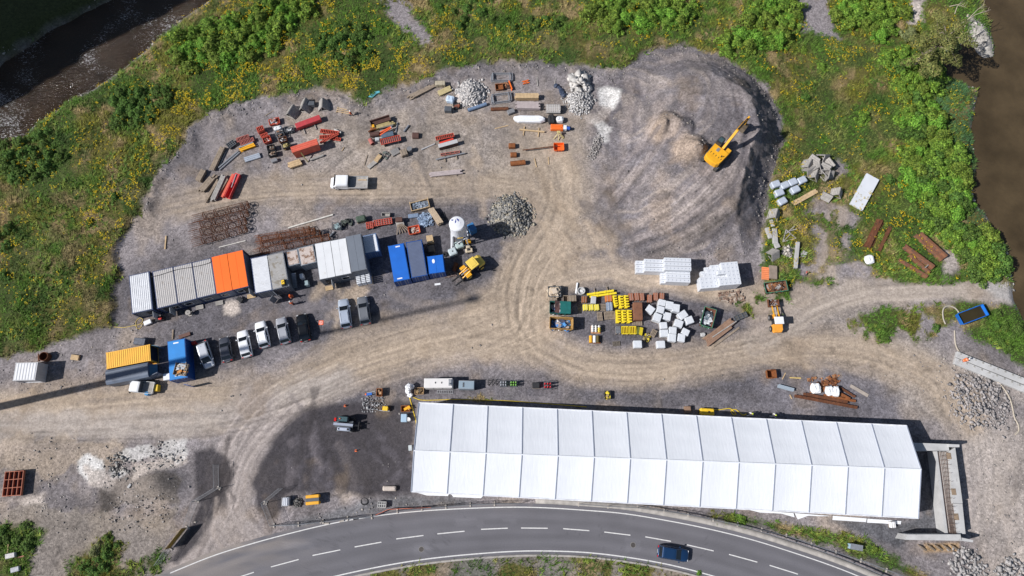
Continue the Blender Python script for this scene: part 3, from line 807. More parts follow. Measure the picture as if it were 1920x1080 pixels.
def build_meadow():
 lm=attr_mat("leaf_blades",.7,0,spec=.2)
 t=lm.node_tree;b=t.nodes["Principled BSDF"]
 BOX=(-95,95,-18,92)
 OL=np.array([.19,.19,.033]);GR=np.array([.09,.18,.024]);ST=np.array([.33,.25,.115]);DG=np.array([.05,.10,.022])
 def cf(px,py,X,Y,r):
  t1=fbm(X,Y,6,4,201)[:,None];t2=fbm(X,Y,2.4,4,211)[:,None];t3=fbm(X,Y,4,3,311)[:,None]
  c=np.ones((len(X),3))*OL
  a=smooth(.34,.55,t1);c=c*(1-a)+GR*a
  a=smooth(.48,.66,t2)*smooth(.62,.42,t1);c=c*(1-a)+ST*a
  a=smooth(.58,.7,t3)*.8;c=c*(1-a)+DG*a
  dry=np.clip(.5+(sdist(px,py,[(200,330),(290,330),(230,450),(200,600),(60,640),(60,480),(120,380)],80))/120,0,1)[:,None]*smooth(.38,.58,t2)
  c=c*(1-dry*.75)+ST*.9*dry*.75
  dry=np.clip(.5+(sdist(px,py,[(800,60),(1000,60),(1180,80),(1160,130),(960,116),(800,130)],80))/80,0,1)[:,None]*smooth(.4,.58,t2)
  c=c*(1-dry*.7)+ST*.8*dry*.7
  rt=np.clip(.5+(sdist(px,py,[(1480,90),(1640,100),(1680,260),(1700,400),(1480,330),(1470,200)],80))/100,0,1)[:,None]*smooth(.38,.58,t2)
  c=c*(1-rt*.55)+np.array([.26,.215,.085])*rt*.45
  reed=np.clip(.5+sdist(px,py,[(1745,140),(1810,150),(1836,200),(1832,290),(1825,350),(1855,400),(1885,460),(1880,500),(1800,400),(1780,300),(1750,200)],30)/14,0,1)[:,None]
  c=c*(1-reed)+np.array([.07,.15,.055])*reed
  return c*r.uniform(.5,1.4,(len(X),1))
 def sz(px,py,X,Y,r):
  return(.24+.40*smooth(.4,.7,fbm(X,Y,3,3,321)))*r.uniform(.7,1.3,len(X))
 o=tufts("meadow_grass",240000,BOX,lambda px,py,X,Y:meadow_mask(px,py,X,Y)*(.75+.25*smooth(.3,.5,fbm(X,Y,1.5,2,331))),sz,cf,blades=5,seed=3,flat=.9,wide=.042,mat=lm)
 tag(o,"rough olive and green meadow grass","grass",kind='stuff')
 o=tufts("meadow_weeds",60000,BOX,lambda px,py,X,Y:meadow_mask(px,py,X,Y)*smooth(.50,.60,fbm(X,Y,3.2,4,341))*.9,lambda px,py,X,Y,r:r.uniform(.4,.8,len(X)),lambda px,py,X,Y,r:np.where(r.rand(len(X),1)<.5,np.array([[.075,.135,.022]]),np.array([[.15,.19,.032]]))*r.uniform(.6,1.4,(len(X),1)),blades=7,seed=5,flat=1.2,wide=.085,mat=lm)
 tag(o,"dark broad-leaved weeds growing in patches in the meadow","weeds",kind='stuff')
 def fd(px,py,X,Y):
  m=meadow_mask(px,py,X,Y)
  band=np.exp(-((sdist(px,py,MEADOW_TOP,120)-34)/40.0)**2)*smooth(1000,700,px)*smooth(520,380,py)
  cl=smooth(.44,.70,fbm(X,Y,1.7,4,351))
  reg=smooth(.42,.6,fbm(X,Y,11,2,352))
  return m*np.clip(cl*(.25+.45*reg+.9*band),0,1)*smooth(-2,8,sdist(px,py,MEADOW_TOP,30))*smooth(1845,1800,px)
 r=np.random.RandomState(9)
 X=r.uniform(-95,95,260000);Y=r.uniform(0,92,260000)
 px,py=PX(X,Y)
 k=r.rand(len(X))<fd(px,py,X,Y)*.42
 X,Y=X[k],Y[k];n=len(X)
 Z=ground_z(X,Y)+r.uniform(.35,.9,n)
 V=[];K=np.zeros((n,3,4,3))
 V=np.zeros((n,3,4,3))
 base=np.array([.52,.37,.014])
 for b in range(3):
  cx=X+r.normal(0,.14,n);cy=Y+r.normal(0,.14,n);s=r.uniform(.03,.075,n);a=r.uniform(0,3.1,n)
  tz=r.uniform(-.5,.5,n)
  for q,(u,v)in enumerate(((-1,-1),(1,-1),(1,1),(-1,1))):
   dx=(u*np.cos(a)-v*np.sin(a))*s;dy=(u*np.sin(a)+v*np.cos(a))*s
   V[:,b,q]=np.stack([cx+dx,cy+dy,Z+dx*tz],1)
   K[:,b,q]=base*r.uniform(.75,1.15,(n,1))
 V=V.reshape(-1,3)
 o=mesh_np("meadow_flowers",V,np.arange(len(V)).reshape(-1,4),lm,K.reshape(-1,3))
 tag(o,"yellow ragwort-like flower heads scattered over the meadow","wildflowers",kind='stuff')
 return lm
 #  shrubs
def leaf_cloud(lumps,n,size,cols,seed,fuzz=.10,up=.55):
 """leaf-sized quads over a set of lumps (x, y, z, radius)"""
 r=np.random.RandomState(seed)
 L=np.array(lumps);wgt=L[:,3]**2;wgt=wgt/wgt.sum()
 pick=r.choice(len(L),n,p=wgt)
 d=r.normal(0,1,(n,3));d[:,2]=np.abs(d[:,2])*1.1-.25
 d/=np.linalg.norm(d,axis=1)[:,None]
 rad=L[pick,3]*(1-np.abs(r.normal(0,fuzz,n))+r.normal(0,.04,n))
 c=L[pick,:3]+d*rad[:,None]
 bur=np.zeros(n,bool)
 for l in L:
  bur|=(np.linalg.norm(c-l[:3],axis=1)<l[3]*.72)
 c=c[~bur];d=d[~bur];n=len(c)
 nrm=d+np.array([0,0,up])+r.normal(0,.45,(n,3));nrm/=np.linalg.norm(nrm,axis=1)[:,None]
 t=np.cross(nrm,r.normal(0,1,(n,3)));t/=np.linalg.norm(t,axis=1)[:,None]
 bt=np.cross(nrm,t)
 s=size*r.uniform(.6,1.4,n)[:,None]
 V=np.stack([c-t*s,c-bt*s*.62,c+t*s,c+bt*s*.62],1).reshape(-1,3)
 cols=np.array(cols)
 tint=np.array([r.uniform(.85,1.2),r.uniform(.92,1.08),r.uniform(.9,1.1)])
 lumpk=r.uniform(.7,1.3,len(L))
 K=cols[r.randint(0,len(cols),n)]*r.uniform(.55,1.5,(n,1))*tint*lumpk[pick[~bur]][:,None]
 K=np.repeat(K,4,axis=0)
 return V,np.arange(len(V)).reshape(-1,4),K
SHRUB_COLS={'lush':[(.11,.21,.028),(.175,.285,.04),(.06,.125,.017)],'dark':[(.07,.13,.025),(.105,.17,.03),(.045,.09,.018)],'grey':[(.12,.16,.06),(.09,.13,.04),(.15,.18,.07)]}
_shrubs={}
def make_shrub(kind,v):
 key=(kind,v)
 if key in _shrubs:return _shrubs[key]
 r=random.Random(hash(kind)%97+v*13 if False else sum(map(ord,kind))+v*13)
 lumps=[(0,0,.42,.52)]
 for i in range(15):
  a=i*2.4+r.random();q=r.uniform(.35,.88)
  lumps.append((q*math.cos(a),q*math.sin(a),r.uniform(.12,.5)*(1.2-q*.6),r.uniform(.13,.34)))
 for i in range(7):
  a=r.random()*6.28;q=r.uniform(.1,.45)
  lumps.append((q*math.cos(a),q*math.sin(a),r.uniform(.6,.9),r.uniform(.12,.26)))
 V,f,K=leaf_cloud(lumps,3800,.056,SHRUB_COLS[kind],v+40,.30,.35)
 lm=bpy.data.materials.get("leaf_blades")
 root=thing("shrub","shrub","shrub")
 mesh_np("foliage",V,f,lm,K,root)
 st=MB()
 for i in range(5):
  a=i*1.26+r.random()
  st.tube((0,0,-.1),(.45*math.cos(a),.45*math.sin(a),.55),.03,5,.012)
 st.build("stem",M("shrub_stem",(.12,.085,.05),.9),root)
 _shrubs[key]=root
 return root
_used=set()
def put_shrub(px,py,r,kind,label,group=None):
 q=P(px,py)
 v=rng.randrange(5)
 root=make_shrub(kind,v)
 z=gz(q.x,q.y)-.1
 hgt=r*rng.uniform(.65,.95)
 loc=(q.x,q.y,z);rz=rng.random()*6.28
 if(kind,v)in _used:
  o=dup(root,loc,rz,label,group)
 else:
  _used.add((kind,v));o=root
  o.location=loc;o.rotation_euler[2]=rz;o['label']=label
  if group:o['group']=group
 o.scale=(r,r*rng.uniform(.85,1.15),hgt)
 return o
def thicket(poly,spacing,r0,r1,kind,label,group,kind2=None):
 poly=np.asarray(poly,float)
 x0,y0=poly.min(0);x1,y1=poly.max(0)
 y=y0+spacing*.4;row=0;n=0
 while y<y1+spacing*.3:
  x=x0+spacing*(.25 if row%2 else .7)
  while x<x1+spacing*.3:
   jx=x+rng.uniform(-.28,.28)*spacing;jy=y+rng.uniform(-.28,.28)*spacing
   if sdist(np.array([jx]),np.array([jy]),poly,1e4)[0]>spacing*.12:
    put_shrub(jx,jy,rng.uniform(r0,r1),kind2 if kind2 and rng.random()<.3 else kind,label,group);n+=1
   x+=spacing
  y+=spacing*.85;row+=1
 return n
def build_shrubs():
 T=[([(330,75),(395,50),(470,25),(520,-5),(610,-5),(595,30),(545,55),(520,95),(470,125),(415,135),(365,140),(330,112)],22,1.6,2.5,'lush',"leafy green shrub in the thicket between the rapids and the yellow flowers","shrubs of the thicket by the rapids"),([(780,-15),(950,-15),(945,22),(890,40),(800,30)],30,1.0,1.6,'dark',"low dark shrub at the top edge of the meadow behind the rubble heaps","shrubs at the top edge of the meadow"),([(1092,-10),(1300,-10),(1308,40),(1285,62),(1240,62),(1200,55),(1160,66),(1120,60),(1098,30)],22,1.6,2.4,'lush',"rounded bright green shrub in the thicket above the tip of the spoil heap","shrubs of the thicket above the spoil heap"),([(1330,106),(1372,60),(1398,20),(1420,-10),(1490,-10),(1495,40),(1460,85),(1420,95),(1360,108)],21,1.6,2.4,'lush',"bright green shrub in the thicket left of the gravel clearing","shrubs of the thicket left of the gravel clearing"),([(1548,32),(1600,-10),(1692,-10),(1702,30),(1650,82),(1600,62)],21,1.6,2.4,'lush',"bright green shrub in the thicket right of the gravel clearing","shrubs of the thicket right of the gravel clearing"),([(1640,92),(1700,80),(1768,118),(1756,180),(1764,250),(1802,300),(1815,372),(1796,440),(1850,432),(1886,500),(1874,530),(1820,524),(1786,470),(1740,444),(1708,390),(1692,320),(1684,268),(1690,222),(1670,150)],20,1.6,2.5,'lush',"green shrub in the long dense belt of bushes along the brown river","shrubs of the belt along the brown river",'dark'),([(200,185),(300,150),(335,195),(270,245),(200,240)],22,1.1,1.8,'dark',"dark low shrub of the patch between the rapids and the yard's upper left edge","shrubs of the patch below the rapids"),([(590,60),(690,45),(712,110),(650,145),(595,115)],23,1.1,1.9,'dark',"dark low shrub of the patch above the timber trestles","shrubs of the patch above the trestles"),([(-10,262),(100,248),(130,300),(70,345),(-10,335)],23,1.1,1.8,'dark',"dark low shrub of the patch at the left edge below the rapids","shrubs of the patch at the left edge"),([(850,30),(960,35),(1060,25),(1060,60),(940,70),(860,60)],26,.8,1.4,'dark',"dark low shrub scattered in the flowers above the rubble heaps","shrubs scattered above the rubble heaps"),([(-10,985),(58,982),(92,1000),(62,1028),(-10,1020)],22,.9,1.4,'dark',"bushy green shrub in the bottom left corner above the white crates","shrubs in the bottom left corner"),([(148,1052),(186,1010),(214,998),(236,1022),(222,1062),(160,1085)],22,.8,1.3,'dark',"bushy green shrub on the bare bank left of the yellow tarpaulin","shrubs left of the yellow tarpaulin",'grey'),([(0,410),(22,400),(30,440),(18,470),(-10,460)],22,1.0,1.5,'dark',"dark green shrub at the left edge of the meadow","shrubs at the left edge"),([(1830,590),(1890,580),(1930,610),(1930,680),(1880,655),(1840,630)],26,.7,1.1,'dark',"low leafy shrub behind the blue skip of dark water","shrubs behind the blue skip"),]
 for t in T:thicket(*t)
 for(x,y,r,k,lab)in((1540,128,1.1,'lush',"small round green shrub standing alone in the flower meadow above the excavator"),(1505,97,.9,'lush',"small shrub alone below the gravel clearing"),(1615,225,1.7,'lush',"single dense green shrub in the meadow right of the excavator"),(1508,188,1.3,'dark',"dark spreading shrub close to the spoil heap's edge"),(1665,340,1.2,'dark',"dark shrub beside the white slabs"),(1130,126,.55,'dark',"tiny green bush at the yard edge, left of a pair above the white pit"),(1143,125,.55,'dark',"tiny green bush at the yard edge, right of a pair above the white pit"),(220,372,1.0,'dark',"dark green shrub in the dry grass left of the steel beams"),(203,350,.8,'grey',"greyish green shrub in the dry grass left of the steel beams"),(173,420,.9,'dark',"dark shrub in the dry grass left of the reinforcement cages"),(92,505,.7,'lush',"small bright shrub in the dry grass left of the white cabin"),(235,190,1.0,'dark',"dark green shrub in the meadow below the rapids"),(290,205,1.1,'dark',"dark green shrub between the rapids and the yellow flowers"),(1475,275,.7,'lush',"small bright shrub right of the spoil heap foot"),(1742,500,.6,'lush',"small shrub growing beside the stacked rusty sheet piles"),(1390,975,.9,'lush',"green bush on the verge between the tent and the guard posts"),(1640,1030,.8,'lush',"green bush on the verge beside the grey cabinet"),(1660,635,.8,'dark',"low bush in the bare ground left of the blue skip"),(1755,615,.9,'dark',"low bush in the bare ground beside the beige hose"),(15,520,1.2,'dark',"dark shrub at the left edge below the dry grass"),(650,60,1.2,'dark',"dark green spreading shrub in the middle of the upper meadow"),(600,100,1.2,'dark',"dark green shrub in the upper meadow above the timber trestles"),(1310,1075,.5,'lush',"small bush on the verge below the road"),(1055,40,1.0,'dark',"dark shrub left of the rounded thicket at the top"),(170,505,.8,'dark',"dark shrub in the dry meadow close to the white cabin"),(1848,208,.55,'grey',"small weedy islet in the brown river beside the sandy bank notch"),(1862,228,.4,'grey',"tiny weedy islet farther out in the brown river"),(1858,340,.6,'dark',"green islet in the brown river, upper of the two level with the white slabs"),(1866,362,.65,'dark',"green islet in the brown river, lower of the two level with the white slabs"),(1845,292,.5,'grey',"weedy clump at the water's edge right of the belt of bushes")):
  put_shrub(x,y,r,k,lab)
def build_willow():
 b=P(1706,128);z=gz(b.x,b.y)
 root=thing("willow_tree","tall willow with olive crown and bare grey branches over the river","tree",(b.x,b.y,z-.2))
 bark=M("willow_bark",(.20,.17,.13),.95,0,.3,3,.6)
 mb=MB()
 tips=[]
 tr=[(0,0,0),(.5,.2,3.6),(1.1,.3,6.2),(1.6,.6,8.2)]
 for a,c,r1,r2 in((0,1,.38,.32),(1,2,.32,.25),(2,3,.25,.17)):
  mb.tube(tr[a],tr[c],r1,9,r2)
 mb.build("trunk",bark,root,True)
 r=random.Random(4)
 lumps=[]
 for i in range(16):
  s=tr[1+i%3]
  a=-1.4+i*.42+r.uniform(-.2,.2);l=r.uniform(2.6,5.2)
  m1=(s[0]+math.cos(a)*l*.5,s[1]+math.sin(a)*l*.5,s[2]+r.uniform(.3,1.2))
  e=(s[0]+math.cos(a)*l,s[1]+math.sin(a)*l,s[2]+r.uniform(-.5,1.4))
  q=MB().tube(s,m1,.12,6,.08).tube(m1,e,.08,6,.03)
  q.build("limb",bark,root,True)
  for f in(.45,.7,.95):
   lumps.append((s[0]+(e[0]-s[0])*f+r.uniform(-.5,.5),s[1]+(e[1]-s[1])*f+r.uniform(-.5,.5),s[2]+(e[2]-s[2])*f+r.uniform(-.2,.5),r.uniform(.6,1.25)))
 V,f,K=leaf_cloud(lumps,17000,.115,[(.13,.155,.045),(.18,.19,.065),(.09,.115,.035)],77,.22,.4)
 mesh_np("crown",V,f,bpy.data.materials["leaf_blades"],K,root)
 dead=M("dead_branch",(.42,.36,.28),.9,0,.2,4)
 for(x0,y0,z0,x1,y1,z1)in((1800,45,5.5,1858,18,6.5),(1815,36,5.8,1846,8,6.6),(1805,60,4.5,1812,40,5.5),(1790,26,6,1800,6,6.8),(1795,70,4.2,1818,62,4.8),(1780,12,6,1812,14,6.6)):
  p=P(x0,y0,z0)-Vector((b.x,b.y,z-.2));q=P(x1,y1,z1)-Vector((b.x,b.y,z-.2))
  mb=MB();mid=(p+q)/2+Vector((r.uniform(-.2,.2),.3,.2))
  mb.tube(p,mid,.07,5,.05).tube(mid,q,.05,5,.02)
  for k in range(5):
   s=mid.lerp(q,k/5);mb.tube(s,s+Vector((r.uniform(.3,1.1),r.uniform(-.2,1.0),r.uniform(-.1,.4))),.025,4,.01)
  mb.build("dead_branch",dead,root)
 for(x,y,rr,lab)in((1700,70,1.9,"olive willow bush at the foot of the tall willow"),(1790,85,1.7,"olive willow bush overhanging the dark inlet")):
  put_shrub(x,y,rr,'grey',lab)
  #  loose stone
def rock_verts(r,n=1):
 base=np.array([(1,0,0),(-1,0,0),(0,1,0),(0,-1,0),(0,0,1),(0,0,-1),(.6,.6,.5),(-.6,-.6,.4)])
 return base
def scatter_rocks(name,pts,sizes,cols,mat,seed,flat=.7):
 """octahedral broken stones, one mesh"""
 r=np.random.RandomState(seed)
 n=len(pts)
 base=np.array([(1,0,0),(0,1,0),(-1,0,0),(0,-1,0),(.15,.1,.9),(0,0,-.9),(.75,.7,.25),(-.7,.72,.3),(-.72,-.7,.2),(.7,-.72,.28)])
 fc=np.array([(0,6,4),(6,1,4),(1,7,4),(7,2,4),(2,8,4),(8,3,4),(3,9,4),(9,0,4),(6,0,5),(1,6,5),(7,1,5),(2,7,5),(8,2,5),(3,8,5),(9,3,5),(0,9,5)])
 m=len(base)
 V=base[None]*r.uniform(.65,1.25,(n,m,3))
 V[:,:,2]*=flat
 a=r.uniform(0,6.28,n);ca,sa=np.cos(a)[:,None],np.sin(a)[:,None]
 x=V[:,:,0]*r.uniform(.8,1.4,(n,1));y=V[:,:,1]
 tx=r.normal(0,.35,(n,1));ty=r.normal(0,.35,(n,1))
 V=np.stack([x*ca-y*sa,x*sa+y*ca,V[:,:,2]+x*tx+y*ty],-1)
 V=V*np.asarray(sizes)[:,None,None]+np.asarray(pts)[:,None,:]
 Fc=(fc[None]+(np.arange(n)*m)[:,None,None]).reshape(-1,3)
 K=np.repeat(np.asarray(cols),m,axis=0)
 return mesh_np(name,V.reshape(-1,3),Fc,mat,K)
def build_stones():
 sm=attr_mat("loose_stone",.9,.2,12,.3,.02,pebble=False)
 r=np.random.RandomState(12)
 def field(n,dens,s0,s1,cols,name,label,seed):
  X=r.uniform(-95,95,n);Y=r.uniform(-18,92,n)
  px,py=PX(X,Y)
  k=(px>-40)&(px<1960)&(py>-40)&(py<1110)
  X,Y,px,py=X[k],Y[k],px[k],py[k]
  k=r.rand(len(X))<dens(px,py,X,Y)
  X,Y=X[k],Y[k]
  S=s0+(s1-s0)*r.rand(len(X))**3
  Z=ground_z(X,Y)+S*.25
  c=np.array(cols)[r.randint(0,len(cols),len(X))]*r.uniform(.75,1.25,(len(X),1))
  o=scatter_rocks(name,np.stack([X,Y,Z],1),S,c,sm,seed)
  return tag(o,label,"stones",kind='stuff')
 gy=[(.25,.23,.225),(.32,.295,.28),(.20,.185,.18),(.38,.34,.30)]
 def edge_d(px,py,X,Y):
  s=sdist(px,py,MEADOW_TOP,60)
  e=np.exp(-((s+9)/9.0)**2)*smooth(430,390,py)
  e2=np.exp(-((sdist(px,py,MOUND,60)-6)/12.0)**2)*smooth(1230,1320,px+py*.1)*smooth(520,470,py)
  cl=smooth(.5,.62,fbm(X,Y,3,3,401))
  br=np.clip(.5+sdist(px,py,[(1700,640),(1990,700),(1990,1100),(1830,1100),(1840,900),(1760,760)],40)/30,0,1)*.25
  bl=np.clip(.5+sdist(px,py,[(-40,820),(360,840),(350,980),(230,1010),(-40,985)],40)/30,0,1)*.35*(cl+.2)
  gate=np.clip(.5+sdist(px,py,[(530,985),(690,935),(1300,975),(1300,985),(900,950),(700,968)],40)/10,0,1)*.35
  south=np.clip(.5+sdist(px,py,[(180,640),(250,610),(300,660),(190,730),(0,740),(0,690)],40)/20,0,1)*.3
  mdn=.05*smooth(0,20,sdist(px,py,MOUND,30))*smooth(.45,.6,fbm(X,Y,2.5,3,402))
  for(cx,cy,r_)in((1240,250,26),(1284,303,29),(1268,262,22)):mdn=mdn+.5*smooth(r_,r_*.5,np.hypot(px-cx-12,py-cy+12))
  road=1-smooth(-6,0,sdist(px,py,ROAD_POLY,20))
  mm=1-meadow_mask(px,py,X,Y)
  return np.clip(e*.9+e2*.6+(br+bl+gate+south+.02*cl+mdn)*(1-smooth(-3,3,s)),0,1)*road*(.2+.8*mm)
 field(120000,edge_d,.04,.17,gy,"gravel_stones","loose grey stones along the edges of the yard",21)
 def bank(px,py,X,Y):
  a=np.exp(-((sdist(px,py,RIVER_R,50)+4)/6.0)**2)*.8+np.exp(-((sdist(px,py,RIVER_L,50)+4)/5.0)**2)*.5
  b=np.clip(.5+sdist(px,py,[(1815,30),(1840,40),(1870,80),(1872,106),(1850,108),(1835,90),(1818,60)],30)/8,0,1)*.8
  c=np.clip(.5+sdist(px,py,[(1868,440),(1915,450),(1925,560),(1880,540)],30)/20,0,1)*.5
  return np.clip((a*smooth(.45,.6,fbm(X,Y,4,2,411))+b+c),0,1)
 field(60000,bank,.07,.30,[(.34,.32,.29),(.27,.255,.235),(.42,.395,.36)],"river_shingle","pale shingle along the riverbanks",22)
 def heap(cx,cy,rad,hgt,n,s0,s1,cols,name,label,seed,ax=1.0,rot=0,flat=.7):
  q=P(cx,cy);R=rad*mpp(cx,cy)
  rr=np.sqrt(r.rand(n))*R*(1+.15*r.normal(0,1,n));a=r.uniform(0,6.28,n)
  x=rr*np.cos(a)*ax;y=rr*np.sin(a)
  S=s0+(s1-s0)*r.rand(n)**2.2
  zz=hgt*np.clip(1-rr/R,0,1)**.9
  co,si=math.cos(rot),math.sin(rot)
  X=q.x+x*co-y*si;Y=q.y+x*si+y*co
  Z=ground_z(X,Y)+zz*(.85+.3*r.rand(n))+S*.1
  c=np.array(cols)[r.randint(0,len(cols),n)]*r.uniform(.75,1.2,(n,1))
  o=scatter_rocks(name,np.stack([X,Y,Z],1),S,c,sm,seed,flat)
  return tag(o,label,"rubble heap")
 heap(884,176,27,1.2,1700,.08,.34,[(.56,.53,.51),(.44,.42,.41),(.34,.33,.33)],"rubble_heap","heap of white broken concrete beside the round beige disc",31)
 heap(1087,190,26,1.2,900,.09,.26,[(.48,.46,.45),(.38,.37,.37),(.56,.54,.52)],"rubble_heap","heap of grey-white crushed stone left of the white pit",32)
 heap(1086,160,22,1.4,60,.35,.85,[(.60,.57,.54),(.50,.48,.46)],"slab_heap","pile of big broken concrete slabs above the grey-white crushed stone",33,flat=.45)
 heap(958,404,37,1.3,2300,.10,.32,[(.22,.215,.205),(.30,.285,.26),(.36,.32,.25),(.14,.14,.14)],"stone_heap","heap of grey quarry stones right of the white silo",34,1.0)
 heap(1838,748,54,.04,800,.10,.38,[(.33,.305,.295),(.36,.33,.32),(.29,.27,.265)],"stone_heap","heap of flat grey stone slabs beside the long beige hose",35,1.05,-.5,.2)
 heap(1812,1058,27,.05,170,.18,.44,[(.32,.305,.30),(.36,.34,.33)],"boulder_heap","heap of grey boulders below the timber props",36,1.3,-.3,.26)
 heap(1902,1075,26,.05,150,.18,.44,[(.32,.305,.30),(.36,.34,.33)],"boulder_heap","heap of grey boulders in the bottom right corner",37,1.3,-.3,.26)
 heap(225,872,22,.3,110,.08,.26,[(.24,.235,.23),(.17,.165,.16),(.38,.36,.33)],"stone_heap","dark stones round the white puddle of concrete",38,1.4)
 heap(255,960,34,.25,130,.06,.2,[(.28,.26,.25),(.36,.33,.31)],"stone_heap","strip of loose stones on the bare bank above the bushes",39,2.0,.05)
 heap(305,855,26,.2,110,.06,.2,[(.28,.265,.255),(.44,.42,.39)],"stone_heap","strip of stones above the pale concrete trench",40,1.9,.1)
 heap(700,757,16,.3,110,.07,.2,[(.36,.36,.37),(.24,.24,.25)],"stone_heap","few grey stones between the rusty box and the yellow compactor",41,1.6)
 heap(1118,275,26,.3,260,.07,.2,[(.36,.335,.32),(.27,.25,.24)],"stone_heap","strip of loose stones on the foot of the spoil heap",42,.35,-.35)
 heap(1475,472,11,.5,70,.12,.35,[(.46,.42,.38),(.36,.33,.3)],"rubble_heap","small heap of beige rubble left of the long concrete beam",43)
 return sm
 #  STRUCTURES
STEEL=lambda:M("galvanised_steel",(.46,.47,.49),.45,.7,.15,3)
GLASS=lambda:M("dark_glass",(.012,.016,.022),.06,0,.1,1,0,.6)
RUBBER=lambda:M("tyre_rubber",(.022,.022,.024),.85,0,.2,4)
CONC=lambda:M("cast_concrete",(.46,.455,.45),.85,0,.16,.7,.25,.3,(.36,.35,.34),.6,1.2)
WOOD=lambda:M("pale_timber",(.50,.36,.21),.85,0,.25,2.2,.2,.3)
WOOD2=lambda:M("weathered_timber",(.27,.215,.165),.9,0,.3,2.2,.3,.3)
WOOD3=lambda:M("grey_timber",(.33,.31,.29),.9,0,.3,2.2,.3,.3)
RUST=lambda:M("rusty_steel",(.155,.062,.032),.85,.25,.35,1.8,.3,.3,(.075,.04,.03),.55,2.5)
RUST2=lambda:M("orange_rust_steel",(.26,.095,.035),.85,.2,.35,2.2,.3,.3,(.12,.05,.025),.56,3)
RED=lambda:M("red_formwork_paint",(.50,.075,.045),.6,0,.25,2,.1,.4,(.25,.11,.08),.63,4)
ORANGE=lambda:M("orange_paint",(.80,.16,.025),.5,0,.15,2,0,.4,(.4,.14,.06),.66,4)
YELLOW=lambda:M("yellow_paint",(.78,.50,.03),.5,0,.18,2,0,.4,(.35,.22,.05),.66,4)
MACH=lambda:M("machine_yellow",(.76,.37,.018),.42,0,.12,1.5,0,.5,(.45,.24,.04),.67,4)
BLACK=lambda:M("black_rubberised",(.025,.025,.028),.8,0,.3,3)
DKGREY=lambda:M("dark_grey_paint",(.085,.095,.11),.6,0,.2,1.6)
WHITEP=lambda:M("white_paint",(.74,.75,.77),.45,0,.06,1.2,0,.4,(.52,.48,.42),.68,3)
WRAP=lambda:M("white_film_wrap",(.60,.62,.65),.35,0,.10,3,.5,.4,(.52,.55,.60),.58,5)
def prismpx(mb,pts,z0,z1,o):
 q=[P(x,y,z1)for x,y in pts]
 return mb.prism([(v.x-o[0],v.y-o[1])for v in q],z0,z1)
